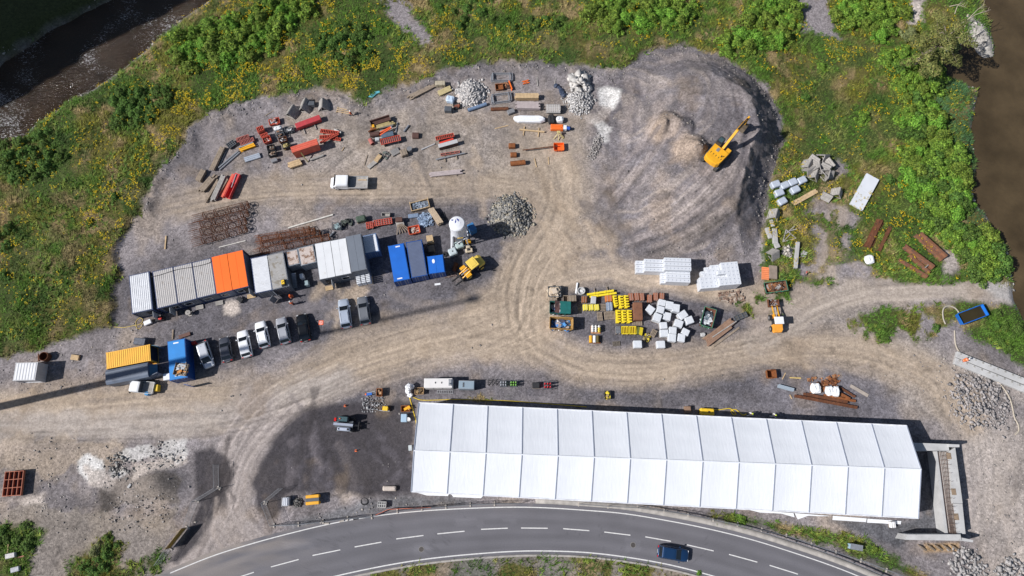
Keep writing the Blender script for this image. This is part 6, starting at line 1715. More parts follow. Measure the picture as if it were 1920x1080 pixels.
def plank(name,label,x1,y1,x2,y2,w=.14,h=.12,mat=None,group=None,cat="timber",z=0):
 c,l,a=axis(x1,y1,x2,y2,h+z)
 m=MB().box(-l/2,l/2,-w/2,w/2,0,h)
 o=m.build(name,mat or WOOD(),loc=(c.x,c.y,z),rz=a)
 return tag(o,label,cat,group)
def pipe(name,label,x1,y1,x2,y2,r,mat,group=None,cat="pipe",z=None):
 z=r if z is None else z
 a,b=P(x1,y1,z+r),P(x2,y2,z+r)
 c=(a+b)/2;d=(b-a)/2;d.z=0
 m=MB()
 n=12
 u=Vector((-d.y,d.x,0)).normalized();v=Vector((0,0,1))
 out=lambda e,rr:[e+u*rr*math.cos(2*math.pi*i/n)+v*rr*math.sin(2*math.pi*i/n)for i in range(n)]
 m.loft([out(-d,r*.8),out(-d,r),out(d,r),out(d,r*.8),out(d*.9,r*.8),out(-d*.9,r*.8)],False)
 m.f+=[(len(m.v)-2*n+i,len(m.v)-2*n+(i+1)%n,len(m.v)-n+(i+1)%n,len(m.v)-n+i)for i in range(n)]
 o=m.build(name,mat,loc=(c.x,c.y,z),smoothf=False)
 return tag(o,label,cat,group)
def girder(name,label,x1,y1,x2,y2,w,h,mat,group=None,cat="steel beam",zg=None,web=.04):
 """I-beam lying on the ground"""
 zg=0 if zg is None else zg
 c,l,a=axis(x1,y1,x2,y2,h+zg)
 t=.05
 pr=[(-w/2,0),(w/2,0),(w/2,t),(web/2,t),(web/2,h-t),(w/2,h-t),(w/2,h),(-w/2,h),(-w/2,h-t),(-web/2,h-t),(-web/2,t),(-w/2,t)]
 o=MB().profx(pr,-l/2,l/2).build(name,mat,loc=(c.x,c.y,zg),rz=a)
 return tag(o,label,cat,group)
def sheetpile(label,x1,y1,x2,y2,wpx,zg,lift,mat,group):
 h=.38
 c,l,a=axis(x1,y1,x2,y2,zg+lift+h)
 w_=wpx*mpp(x1,y1)
 t=.035;q=w_/2
 pr=[(-q,0),(-q*.62,0),(-q*.35,h),(q*.35,h),(q*.62,0),(q,0),(q,t),(q*.68,t),(q*.41,h+t),(-q*.41,h+t),(-q*.68,t),(-q,t)]
 o=MB().profx(pr,-l/2,l/2).build("sheet_pile",mat,loc=(c.x,c.y,zg+lift),rz=a)
 return tag(o,label,"sheet pile",group)
def bale(name,label,px,py,w,d,deg,h,mat,group=None,cat="pallet",ground=None,pallet=True,strap=None,bevel=.06,lid=None):
 loc,lx,ly,rz=at(px,py,w,d,deg,h,ground)
 t=thing(name,label,cat,loc,rz,group)
 zb=.14 if pallet else 0.0
 b=bevel
 pr=lambda i,z,j=0:[(-lx/2+i+b+rng.uniform(0,j),-ly/2+i,z),(lx/2-i-b,-ly/2+i+rng.uniform(0,j),z),(lx/2-i,-ly/2+i+b,z),(lx/2-i-rng.uniform(0,j),ly/2-i-b,z),(lx/2-i-b,ly/2-i,z),(-lx/2+i+b,ly/2-i-rng.uniform(0,j),z),(-lx/2+i,ly/2-i-b,z),(-lx/2+i+rng.uniform(0,j),-ly/2+i+b,z)]
 MB().loft([pr(.02,zb,.03),pr(0,zb+(h-zb)*.3,.04),pr(.01,zb+(h-zb)*.7,.04),pr(0,h-b,.03),pr(b,h,.02)]).build("load",mat,t)
 if pallet:
  MB().box(-lx/2,lx/2,-ly/2,ly/2,.10,.138).build("deck",WOOD2(),t)
  for s in(-1,0,1):
   MB().box(s*(lx/2-.07)-.06,s*(lx/2-.07)+.06,-ly/2+.01,ly/2-.01,0,.098).build("skid",WOOD2(),t)
 if strap:
  for f in(-.22,.22):
   MB().box(lx*f-.025,lx*f+.025,-ly/2-.008,ly/2+.008,zb,h+.006).build("strap",strap,t)
 return t
def bigbag(label,px,py,w,d,deg,h,mat=None,group=None,zg=0.0,name="bulk_bag",cat="bulk bag"):
 loc,lx,ly,rz=at(px,py,w,d,deg,h,zg)
 t=thing(name,label,cat,loc,rz,group)
 mat=mat or M("white_woven_bag",(.70,.71,.72),.7,0,.12,4,.6)
 MB().bag(-lx/2,lx/2,-ly/2,ly/2,0,h,.16).build("bag_body",mat,t)
 for sx in(-1,1):
  MB().path([(sx*lx*.33,-ly*.3,h*.95),(sx*lx*.2,-ly*.12,h+.13),(sx*lx*.22,ly*.15,h+.12),(sx*lx*.33,ly*.3,h*.95)],.025,5).build("loop",mat,t)
 return t
def skip(label,c4,h,shell,deep=.45,name="skip",fill=None,lid=None,rim=None,zg=0.0,water=False,inside=None):
 c,lx,ly,a=rect(c4,h+zg);c.z=zg
 t=thing(name,label,"skip",c,a)
 x1,y1=lx/2,ly/2;x0,y0=lx/2*.86,ly/2*.88;th=.06
 m=MB()
 O=lambda x,y,z:[(-x,-y,z),(x,-y,z),(x,y,z),(-x,y,z)]
 m.loft([O(x0,y0,.08),O(x1,y1,h),O(x1-th,y1-th,h),O(x0-th,y0-th,.16)],False)
 n=len(m.v)
 m.f.append((n-4,n-3,n-2,n-1));m.f.append((3,2,1,0))
 m.build("shell",shell,t)
 r_=rim or shell
 MB().bar((-x1,-y1,h),(x1,-y1,h),.07).bar((-x1,y1,h),(x1,y1,h),.07).bar((-x1,-y1+.035,h),(-x1,y1-.035,h),.07).bar((x1,-y1+.035,h),(x1,y1-.035,h),.07).build("rim",r_,t)
 rb=MB()
 for s in(-1,1):
  for f in(-.55,0,.55):rb.bar((f*x0,s*(y0+.04),.1),(f*x1,s*(y1+.04),h-.08),.10,.08)
 rb.build("side_rib",r_,t)
 MB().box(-x0*.9,x0*.9,-y0*.75,-y0*.55,0,.08).box(-x0*.9,x0*.9,y0*.55,y0*.75,0,.08).build("runner",DKGREY(),t)
 if inside:
  MB().add(O(x1-th-.005,y1-th-.005,h-.03)[:2]+O(x0-th+.02,y0-th+.02,.2)[1::-1],[(0,1,2,3)]).build("inner_face",inside,t)
 if fill:
  nm,lab,cols,size,k,top=fill
  scrap_in(nm,lab,(c.x,c.y,zg+.17),a,(-x0*.9,x0*.9,-y0*.86,y0*.86),h*top,k,cols,size)
 if water:
  MB().box(-x1*.95,x1*.95,-y1*.93,y1*.93,h*.66,h*.68).build("water_surface",water_mat("skip_water",(.03,.024,.012),2,.02,.08),t)
 return t,lx,ly
def trestle(label,px,py,l,deg,group=None,mat=None,zg=0.0,tip=0,s=1.0,z=0):
 """three-cornered prism trestle of grey boards, open at both ends"""
 p=P(px,py,zg+.7*s)
 t=thing("timber_trestle",label,"trestle",(p.x,p.y,zg+z),math.radians(deg),group)
 mat=mat or WOOD3()
 w_,h=1.0*s,1.45*s
 for k in(-1,1):
  m=MB()
  for i in range(5):
   f0,f1=i/5+.01,(i+1)/5-.01
   y0,z0=k*w_*(1-f0),h*f0;y1,z1=k*w_*(1-f1),h*f1
   n=Vector((0,k*h,w_)).normalized()*.05
   m.loft([[(-l/2,y0,z0),(l/2,y0,z0),(l/2,y0+n.y,z0+n.z),(-l/2,y0+n.y,z0+n.z)],[(-l/2,y1,z1),(l/2,y1,z1),(l/2,y1+n.y,z1+n.z),(-l/2,y1+n.y,z1+n.z)]])
  m.build("slope_board",mat,t)
 e=MB()
 for x in(-l/2+.08,l/2-.08):
  e.bar((x,-w_+.1,.07),(x,w_-.1,.07),.12);e.bar((x,-w_+.12,.12),(x,-.04,h-.12),.10);e.bar((x,w_-.12,.12),(x,.04,h-.12),.10)
 e.build("end_frame",mat,t)
 if tip:t.rotation_euler[1]=math.radians(tip)
 return t
def cage(label,x1,y1,x2,y2,r,mat,group,zb=0.0,tail=.22,spider=True):
 z=zb+r
 a_,b_=P(x1,y1,z),P(x2,y2,z)
 c=(a_+b_)/2;d=b_-a_;l=d.length;rz=math.atan2(d.y,d.x)
 t=thing("reinforcement_cage",label,"rebar cage",(c.x,c.y,z),rz,group)
 lb=MB()
 for i in range(12):
  g=2*math.pi*i/12
  x0=-l/2+rng.uniform(0,.35)
  lb.bar((x0,r*.94*math.cos(g),r*.94*math.sin(g)),(l/2,r*.94*math.cos(g),r*.94*math.sin(g)),.026)
 lb.build("long_bars",mat,t)
 sp=MB();pts=[]
 xs=-l/2+tail*l
 n=int((l/2-xs)/.42)
 for i in range(n*10+1):
  g=2*math.pi*i/10
  pts.append((xs+(l/2-xs)*i/(n*10),r*math.cos(g),r*math.sin(g)))
 for p,q in zip(pts,pts[1:]):sp.bar(p,q,.02)
 sp.build("spiral",mat,t)
 for f in(tail,.42,.66,.9):
  MB().hoop((-l/2+f*l,0,0),(1,0,0),r*.9,.06,20).build("stiffener_ring",mat,t)
 if spider:
  m=MB().hoop((l/2+.02,0,0),(1,0,0),r*.98,.05,22)
  for g in(.4,1.97):m.bar((l/2+.02,-r*math.cos(g),-r*math.sin(g)),(l/2+.02,r*math.cos(g),r*math.sin(g)),.06)
  m.tube((l/2-.03,0,0),(l/2+.07,0,0),r*.38,12)
  m.build("end_spider",mat,t)
 return t
 #  people
def skin_mesh(nodes,edges,root=0,sub=1):
 me=bpy.data.meshes.new("skin_tmp")
 me.from_pydata([n[:3]for n in nodes],edges,[])
 o=bpy.data.objects.new("skin_tmp",me);COL.objects.link(o)
 md=o.modifiers.new("s",'SKIN');md.use_smooth_shade=True
 for i,v in enumerate(me.skin_vertices[0].data):
  r=nodes[i][3];v.radius=r if isinstance(r,tuple)else(r,r);v.use_root=(i==root)
 if sub:
  sb=o.modifiers.new("u",'SUBSURF');sb.levels=sub;sb.render_levels=sub
 dg=bpy.context.evaluated_depsgraph_get()
 out=bpy.data.meshes.new_from_object(o.evaluated_get(dg))
 bpy.data.objects.remove(o);bpy.data.meshes.remove(me)
 return out
def person(label,px,py,deg,pose,jacket,trousers,helmet,group=None,zg=0.0):
 q=P(px,py,zg)
 t=thing("person",label,"person",(q.x,q.y,zg),math.radians(deg),group)
 if pose=='stand':
  J=dict(pel=(0,0,.95),ab=(0,0,1.12),ch=(.01,0,1.34),nk=(.01,0,1.50),hd=(.03,0,1.64),hip=.10,kneeL=(.04,.11,.50),kneeR=(.02,-.11,.50),footL=(.02,.12,.07),footR=(-.03,-.12,.07),elL=(.02,.27,1.14),elR=(.10,-.26,1.16),haL=(.12,.27,.90),haR=(.32,-.16,1.12))
 elif pose=='walk':
  J=dict(pel=(0,0,.93),ab=(.02,0,1.10),ch=(.05,0,1.32),nk=(.07,0,1.48),hd=(.11,0,1.62),hip=.10,kneeL=(.22,.10,.52),kneeR=(-.08,-.10,.48),footL=(.34,.10,.08),footR=(-.36,-.11,.10),elL=(-.12,.27,1.12),elR=(.20,-.26,1.14),haL=(-.10,.28,.88),haR=(.42,-.22,1.02))
 else:
  J=dict(pel=(-.18,0,.42),ab=(-.05,0,.56),ch=(.12,0,.74),nk=(.26,0,.86),hd=(.38,0,.93),hip=.11,kneeL=(.26,.20,.50),kneeR=(.18,-.20,.36),footL=(.14,.18,.07),footR=(-.22,-.18,.08),elL=(.34,.26,.52),elR=(.36,-.24,.50),haL=(.55,.12,.26),haR=(.56,-.08,.24))
 V3=Vector
 def hand(h,el,side):
  h=V3(h);d=(h-V3(el)).normalized()
  s=d.cross(V3((0,0,1)));s=(s if s.length>.1 else V3((0,1,0))).normalized()
  return h,d,s
 nodes=[(*J['pel'],(.155,.115)),(*J['ab'],(.145,.105)),(*J['ch'],(.175,.12)),(*J['nk'],.062),(*J['hd'],(.088,.10)),(J['hd'][0]+.015,0,J['hd'][2]+.09,.075)]
 edges=[(0,1),(1,2),(2,3),(3,4),(4,5)]
 for s,k in((1,'L'),(-1,'R')):
  n0=len(nodes)
  hp=(J['pel'][0],s*J['hip'],J['pel'][2]-.06)
  kn,ft=J['knee'+k],J['foot'+k]
  nodes+=[(*hp,.095),(*kn,.062),(ft[0],ft[1],ft[2]+.02,.046),(ft[0]+.15,ft[1],ft[2]-.025,(.05,.035))]
  edges+=[(0,n0),(n0,n0+1),(n0+1,n0+2),(n0+2,n0+3)]
  n1=len(nodes)
  sh=(J['ch'][0]+(.02),s*.19,J['ch'][2]+.09)
  el=J['el'+k];h,d,sd=hand(J['ha'+k],el,s)
  nodes+=[(*sh,.062),(*el,.043),(*h,.032),(*(h+d*.07),(.042,.022))]
  edges+=[(2,n1),(n1,n1+1),(n1+1,n1+2),(n1+2,n1+3)]
  for i,(o,l)in enumerate(((-.032,.075),(-.011,.09),(.011,.085),(.032,.065))):
   b=h+d*.085+sd*o;m=len(nodes)
   down=V3((0,0,-.25))
   nodes+=[(*(b+d*.02),.009),(*(b+d*l*.6+down*.03),.0085),(*(b+d*l+down*.10),.007)]
   edges+=[(n1+3,m),(m,m+1),(m+1,m+2)]
  m=len(nodes);tb=h+d*.04+sd*(.045*s)
  nodes+=[(*tb,.011),(*(tb+d*.05+sd*.02*s),.009)]
  edges+=[(n1+2,m),(m,m+1)]
 me=skin_mesh(nodes,edges)
 me.materials.append(M("skin",(.50,.30,.21),.6,0,.06,3))
 b=bpy.data.objects.new("body",me);COL.objects.link(b);b.parent=t
 g=.022
 jn=[(*J['pel'],(.165,.128)),(*J['ab'],(.165,.128)),(*J['ch'],(.195,.142)),(J['nk'][0]-.01,0,J['nk'][2]-.035,.085)]
 je=[(0,1),(1,2),(2,3)]
 for s,k in((1,'L'),(-1,'R')):
  n1=len(jn);sh=(J['ch'][0]+.02,s*.19,J['ch'][2]+.09)
  hh=V3(J['ha'+k]);ee=V3(J['el'+k])
  jn+=[(*sh,.082),(*ee,.060),(*(ee.lerp(hh,.92)),.046)];je+=[(2,n1),(n1,n1+1),(n1+1,n1+2)]
 m2=skin_mesh(jn,je,1);m2.materials.append(jacket)
 o=bpy.data.objects.new("jacket",m2);COL.objects.link(o);o.parent=t
 tn=[(J['pel'][0],0,J['pel'][2]+.04,(.158,.122))];te=[]
 for s,k in((1,'L'),(-1,'R')):
  n1=len(tn);kn,ft=J['knee'+k],J['foot'+k]
  tn+=[(J['pel'][0],s*J['hip'],J['pel'][2]-.08,.108),(*kn,.078),(ft[0],ft[1],ft[2]+.06,.062)];te+=[(0,n1),(n1,n1+1),(n1+1,n1+2)]
 m3=skin_mesh(tn,te);m3.materials.append(trousers)
 o=bpy.data.objects.new("trousers",m3);COL.objects.link(o);o.parent=t
 for k in 'LR':
  ft=J['foot'+k]
  MB().ball((ft[0]+.06,ft[1],ft[2]-.005),.155,.062,.065,10,6).build("boot",BLACK(),t,True)
 hd=V3(J['hd'])
 MB().ball((hd.x+.0,0,hd.z+.085),.135,.115,.10,14,8).tube((hd.x+.03,0,hd.z+.055),(hd.x+.03,0,hd.z+.07),.145,16).build("helmet",helmet,t,True)
 f=MB().ball((hd.x+.098,0,hd.z-.005),.022,.014,.02,6,4)
 f.build("nose",M("skin",(.5,.3,.21)),t,True)
 for s in(-1,1):
  MB().ball((hd.x+.088,s*.032,hd.z+.025),.012,.014,.010,6,4).build("eye",BLACK(),t,True)
  MB().ball((hd.x,s*.095,hd.z),.03,.014,.036,6,4).build("ear",M("skin",(.5,.3,.21)),t,True)
 MB().ball((hd.x+.088,0,hd.z-.045),.012,.028,.007,6,4).build("mouth",M("lip",(.35,.13,.10),.6),t,True)
 return t
def build_people():
 hv=M("hi_vis_orange",(.85,.13,.015),.7,0,.08,4)
 dk=M("work_trousers",(.04,.05,.08),.9,0,.2,4)
 wh=M("helmet_white",(.75,.74,.72),.35)
 person("worker in orange jacket facing a colleague, the one nearer the containers",549,558,-60,'stand',hv,M("hi_vis_trousers",(.6,.12,.03),.8),hv,"two workers talking")
 person("worker in orange jacket facing a colleague, the one nearer the parked cars",549,571,60,'stand',hv,M("hi_vis_trousers",(.6,.12,.03)),wh,"two workers talking")
 person("worker in orange jacket walking past the wooden frame beside the long red girder",659,217,-20,'walk',hv,dk,wh)
 person("worker in orange clothes crouching with a dark tool on the channel wall",1806,676,15,'crouch',hv,M("hi_vis_trousers",(.6,.12,.03)),wh,zg=.5)
 wt=M("white_overall",(.68,.68,.66),.8,0,.06,3)
 yh=M("helmet_lime",(.55,.68,.08),.35)
 person("worker in white with a lime helmet beside the tent wall, left of two",1403,778,10,'walk',wt,wt,yh,"workers in white beside the tent")
 person("worker in white with a lime helmet beside the tent wall, right of two",1446,780,-15,'walk',wt,wt,yh,"workers in white beside the tent")
 #  WHAT STANDS WHERE
def build_upper_left():
 red,rust,rust2=RED(),RUST(),RUST2()
 G=[(.34,.33,.33),(.14,.12,.11),(.24,.13,.08)]
 RD=[(.5,.1,.06),(.14,.09,.07),(.35,.1,.06)]
 trestle("grey boarded trestle at the left of three in the upper yard",547,208,2.0,65,"grey trestles in the upper yard")
 trestle("grey boarded trestle in the middle of three in the upper yard",571,197,2.2,75,"grey trestles in the upper yard")
 trestle("grey boarded trestle at the right of three, open end to the viewer",606,196,1.9,92,"grey trestles in the upper yard")
 bale("steel_box","dark grey flat-topped box between the middle and right trestles",583,193,13,9,0,.9,DKGREY(),cat="box",pallet=False)
 plank("timber_pole","dark crooked stick on the ground left of the trestles",497,217,517,205,.10,.08,WOOD2())
 c,l,a=axis(554,236,600,219,1.0)
 t=thing("steel_girder","long flat red painted box girder on timber bearers","girder",(c.x,c.y,0),a)
 MB().bbox(-l/2,l/2,-.5,.5,.2,1.0,.05).build("beam",M("girder_red",(.44,.045,.055),.55,0,.18,1.5,0,.4,(.32,.07,.06),.56,2),t)
 MB().box(-l/2+.1,l/2-.1,-.56,-.52,.3,.36).build("edge_rail",RED(),t)
 for f in(-.28,.18):MB().box(f*l-.07,f*l+.07,-1.5,.4,0,.19).build("bearer",WOOD3(),t)
 c,l,a=axis(546,281,595,265,2.2)
 t=thing("steel_form","tall red steel formwork box propped by a timber","formwork",(c.x,c.y,0),a)
 rp=M("form_red",(.62,.12,.075),.55,0,.15,1.5,0,.4,(.45,.09,.06),.55,2)
 MB().prof([(-l/2,2.2),(-l/2+.1,.1),(l/2-.1,.1),(l/2,2.2)],-.55,.55).build("box_body",rp,t)
 for y in(-.35,0,.35):MB().box(-l/2+.05,l/2-.05,y-.03,y+.03,2.2,2.25).build("top_rib",rp,t)
 MB().bar((-l*.22,-.6,1.5),(-l*.12,-1.9,.05),.16).build("prop",M("olive_timber",(.30,.25,.10),.9),t)
 grid_panel("formwork_grid","short red grid panel on a tall stack, topmost left of the crates",487.5,241,13,10,25,1.1,red,4,1,group="red formwork in the upper left")
 bale("panel_stack","stack of red panels under the short red grid at the upper left",488,243,13,10,25,.92,red,cat="panel stack")
 grid_panel("formwork_grid","small red grid panel leaning on the red crate",495,253,14,7,25,.9,red,5,1,group="red formwork in the upper left")
 crate("steel_crate","red steel crate with a white bundle, right below the small grid panel",500,261,14,11,25,.8,red,fill=("red_clamps","red clamps and a white bundle inside the red crate",RD+[(.7,.7,.7)],.3,18,.9))
 crate("steel_crate","red crate of clamps nearest the trestles",514,227,19,12,15,.6,red,fill=("red_clamps","red and grey clamps piled in the crate nearest the trestles",RD+[(.5,.5,.52)],.4,40,1.4))
 bigbag("white lumpy bag on the crates left of the long red girder",520,239,14,8,15,1.0)
 crate("mesh_crate","mesh crate of grey fittings directly below the white lumpy bag",523,247,14,9,20,.8,DKGREY(),True,fill=("steel_fittings","grey fittings in the mesh crate below the white bag",G,.25,40,1.1))
 crate("mesh_crate","mesh crate of dark fittings, second below the white lumpy bag",526,253,13,8,20,.8,DKGREY(),True,fill=("steel_fittings","dark fittings in the second mesh crate below the white bag",G,.25,40,1.0))
 crate("steel_crate","brown crate with a white sack inside, lowest of the column",530,261,14,10,20,.8,rust,fill=("steel_fittings","brown fittings and a white sack in the lowest crate of the column",G+[(.6,.6,.62)],.3,26,1.0))
 crate("mesh_crate","dark mesh crate at the left end of the long red girder",542,241,17,11,15,.9,DKGREY(),True,fill=("steel_fittings","light grey fittings in the crate touching the red girder",[(.45,.45,.46),(.12,.12,.12)],.22,60,1.1))
 crate("steel_crate","black crate of rusty parts left of the yellow-timber crate",507.5,276,14,10,12,.8,BLACK(),fill=("steel_fittings","rusty parts in the black crate left of the yellow-timber crate",[(.22,.12,.07),(.3,.26,.22)],.3,24,.8))
 crate("steel_crate","black crate full of brown couplers below the crate of rusty parts",510,287,14,10,12,.8,BLACK(),fill=("couplers","brown couplers filling the black crate",[(.34,.24,.17),(.45,.4,.36),(.2,.12,.08)],.2,60,1.0))
 crate("steel_crate","black crate of short yellow timbers beside the tall red form",536.5,272,14,10,18,.9,BLACK(),fill=("timber_blocks","short yellow timbers in the black crate",[(.45,.36,.13),(.5,.42,.2)],.35,30,1.1))
 bale("steel_box","small grey steel box below the couplers",514,300,12,7,22,.5,M("mid_grey_paint",(.2,.2,.21),.6),cat="box",pallet=False)
 grid_panel("formwork_grid","faded red formwork panel, upper of the pair left of the crates",455,259,24,9,22,.7,M("faded_red",(.38,.12,.10),.7,0,.25,2),9,1,group="faded red panels")
 grid_panel("formwork_grid","faded red formwork panel, lower of the pair left of the crates",463,265,26,8,24,.55,M("faded_red",(.38,.12,.10)),9,1,face=M("pink_ply",(.40,.20,.18),.8),group="faded red panels")
 grid_panel("steel_grating","dark steel grating frame leaning on the ground left of the faded red panels",433,270,16,12,40,.5,DKGREY(),4,3,face=M("grating_shadow",(.10,.095,.09),.9),cat="grating")  # dark facing sheet stands in for shade between the open bars
 for i,(x1,y1,x2,y2,lab,mt)in enumerate(((448,279,476,269,"yellow beam, upper of two lying side by side",MACH()),(450,282,478,272,"yellow beam, lower of two lying side by side",MACH()),(449,277,474,266,"grey beam beside the two yellow beams",STEEL()))):
  girder("steel_beam",lab,x1,y1,x2,y2,.3,.45,mt,"beams by the dark grating")
 for(x1,y1,x2,y2,lab)in((409,314,446,283,"long grey pole, upper of the two running down from the yellow beams"),(411,318,449,285,"long grey pole, lower of the two running down from the yellow beams")):
  pipe("steel_pole",lab,x1,y1,x2,y2,.13,STEEL(),"long poles at the yellow beams")
 for i,dy in enumerate((-3,0,3)):
  pipe("drain_pipe",["silver pipe, top of the bundle of three below the yellow beams","silver pipe, middle of the bundle of three below the yellow beams","silver pipe, bottom of the bundle of three below the yellow beams"][i],457+i,299+dy,486+i,290+dy,.18,M("silver_pipe",(.50,.54,.60),.4,.5,.1,2),"silver pipes")
 boards("timber_beams","long dark brown timber beams lying steeply at the left of the yard",396,318,417,275,9,.6,3,2,WOOD2(),cat="timber stack")
 pipe("log","short tan log right of the long dark timber beams",405,311,414,291,.16,WOOD(),cat="log")
 pipe("log","thin pale pole right of the short tan log",412,310,422,285,.08,WOOD3(),cat="log")
 boards("timber_beams","short dark timber bundle nearest the meadow edge",370,338,381,318,10,.7,3,2,WOOD2(),cat="timber stack")
 boards("timber_beams","mixed short timbers with dark cover between the two dark bundles",377,356,401,328,12,.55,4,2,WOOD2(),cat="timber stack",jitter=.6)
 boards("timber_beams","narrow long brown timbers left of the grey-topped bundle",385,377,409,336,5,.35,2,1,WOOD2(),cat="timber stack",jitter=.3)
 boards("timber_beams","grey-topped timber bundle beside the red trough",398,374,419,328,9,.75,3,3,WOOD3(),cat="timber stack",jitter=.3)
 boards("timber_beams","thin brown timbers between the grey-topped bundle and the red trough",407,366,425,336,5,.5,2,2,WOOD2(),cat="timber stack",jitter=.4)
 girder("steel_beam","narrow red beam with a grey web left of the red trough",416,369,437,326,.4,.5,M("form_red",(.5,.1,.07)),web=.2)
 c,l,a=axis(425,369,445,325,1.0)
 t=thing("steel_trough","bright red tall steel trough at the end of the timber bundles","trough",(c.x,c.y,0),a)
 MB().profx([(-.38,.1),(.38,.1),(.45,1.0),(.36,1.0),(.30,.2),(-.30,.2),(-.36,1.0),(-.45,1.0)],-l/2,l*.1).build("trough_body",M("trough_red",(.56,.055,.055),.55,0,.12,2),t)
 MB().profx([(-.38,.1),(.38,.1),(.45,.95),(-.45,.95)],l*.1,l/2).build("closed_end",M("trough_red",(.56,.055,.055)),t)
 MB().bar((-l*.1,-.1,1.05),(l*.45,.1,1.05),.12,.1).build("cover_strip",STEEL(),t)
 g="red panels right of the girder"
 grid_panel("formwork_grid","red ladder panel, upper of the crossed red panels",618,247,36,8,-8,.5,red,11,1,group=g)
 grid_panel("formwork_grid","red ladder panel, lower of the crossed red panels",616,256,34,8,4,.45,red,11,1,group=g)
 grid_panel("formwork_grid","short red ladder panel sticking out under the crossed panels",629,260,20,6,-8,.35,red,6,1,group=g)
 grid_panel("formwork_grid","narrow red ladder panel lying diagonally on the other red panels",617,259,38,5,31,.75,red,14,1,group=g,dep=.12)
 pipe("drain_pipe","short pale pipe at the right end of the red panels",627,242,639,248,.22,M("pale_pipe",(.55,.53,.50),.7))
 o=P(646,209);t=thing("timber_rack","low timber frame lying behind the walking worker","frame",(o.x,o.y,0),math.radians(-12))
 for y in(-.35,0,.35):MB().box(-1.4,1.2,y-.06,y+.06,.1,.2).build("rail",WOOD(),t)
 for x in(-1.3,-.3,.8):MB().box(x-.06,x+.06,-.6,.7,0,.099).build("cross_bar",WOOD2(),t)
 plank("timber_pole","thin pole standing aslant left of the low timber frame",636,198,640,211,.09,.09,WOOD3())
 o=P(672,213);t=thing("bent_pipe","dark bent pipes lying right of the walking worker","pipe",(o.x,o.y,0),0)
 MB().path([(-.9,.2,.08),(.2,.15,.1),(.7,-.1,.1),(.95,.25,.08)],.06,6).build("pipe_run",BLACK(),t)
 MB().hoop((.8,-.1,.1),(0,0,1),.32,.06,14,5).build("pipe_ring",BLACK(),t)
 c,l,a=axis(694,231,731,219.5,.9)
 t=thing("steel_trough","dark brown half-round trough above the drilling tools","trough",(c.x,c.y,0),a)
 MB().profx([(-.55,.9),(-.5,.45),(-.25,.1),(.25,.1),(.5,.45),(.55,.9),(.4,.9),(.32,.5),(0,.32),(-.32,.5),(-.4,.9)],-l/2,l/2).build("trough_body",M("dark_brown_steel",(.105,.055,.045),.7,.2,.2,2),t)
 MB().tube((-l/2-.02,0,.5),(-l/2+.06,0,.5),.42,12).tube((l/2-.06,0,.5),(l/2+.02,0,.5),.42,12).build("end_plate",M("grey_brown_steel",(.20,.16,.14),.7),t)
 boards("timber_beams","mixed yellowish timbers in a rack below the brown trough",700,239,740,228,8,.7,3,2,M("olive_beam",(.38,.30,.14),.85,0,.25,2),cat="timber stack",jitter=.5)
 girder("steel_beam","grey beam in the rack below the yellowish timbers",711,239,737,233,.4,.6,M("mid_grey_paint",(.2,.2,.21)))
 o=P(700,240,.5);t=thing("drill_rig_part","rusty yellow clamp machinery at the left of the rack","machine part",(o.x,o.y,0),.3)
 MB().bbox(-.5,.5,-.35,.35,.1,.6).build("body_block",RUST2(),t)
 MB().bbox(-.1,.3,-.1,.45,.601,.95).build("motor",MACH(),t)
 MB().tube((-.5,-.2,.35),(-1.0,-.4,.3),.16,10).build("pivot",RUST(),t)
 o=P(722,245,.8);t=thing("hydraulic_tool","bright orange forked hydraulic arm between the rack and the red ladder panel","machine part",(o.x,o.y,0),math.radians(24))
 MB().bar((-1.2,.12,.5),(1.2,.3,.75),.18,.2).build("arm",M("signal_orange",(.72,.11,.03),.5),t)
 MB().bar((-1.1,-.3,.5),(1.2,.1,.75),.18,.2).build("arm",M("signal_orange",(.72,.11,.03)),t)
 MB().ball((1.25,.2,.75),.18,.18,.18).build("ball_joint",STEEL(),t)
 pipe("steel_roller","dark ribbed roller left of the blue-grey sheet",693,251,710,248,.42,M("dark_brown_steel",(.1,.055,.045)),cat="roller")
 pipe("drum","faded red drum standing at the left end of the drilling tools",693,259,698,268,.38,M("faded_red",(.38,.12,.1)),cat="drum")
 bale("steel_box","small pale grey box beside the faded red drum",707,260,8,7,5,.7,M("pale_grey_box",(.42,.45,.46),.6),cat="box",pallet=False)
 bale("sheet_metal","blue-grey metal sheets under the orange arm",726,252,24,10,15,.6,M("blue_grey_sheet",(.11,.15,.20),.5,.2,.2,2),cat="sheet",pallet=False)
 grid_panel("formwork_grid","large red ladder panel on its edge below the drilling tools",732,262,38,12,15,.9,RED(),10,1,group="red ladder panels",face=M("grey_ply",(.16,.15,.15),.8))
 pipe("steel_pole","upright-looking grey prop beside the rack",745,229,742,249,.10,STEEL())
 pipe("drain_pipe","short grey steel pipe alone right of the drilling tools",757,246,766,234,.16,STEEL())
 bale("steel_box","dark brown square box with a red side alone in the yard",779,253,13,11,-2,.6,M("dark_brown_steel",(.105,.055,.045)),cat="box",pallet=False)
 grid_panel("formwork_grid","red ladder panel on top of the right-hand stack",834,256,35,8,14,.9,RED(),10,1,group="red ladder panels")
 girder("steel_beam","bright red beam beside the white-topped box beam",824,268,850,260,.3,.6,M("bright_red",(.65,.05,.03),.5))
 c,l,a=axis(822,274,858,264,1.0)
 t=thing("box_beam","white-topped brown box beam below the red ladder panels","beam",(c.x,c.y,0),a)
 MB().bbox(-l/2,l/2,-.36,.36,.98,1.06).build("top_plate",M("pale_steel",(.52,.51,.51),.5,.2,.1,2),t)
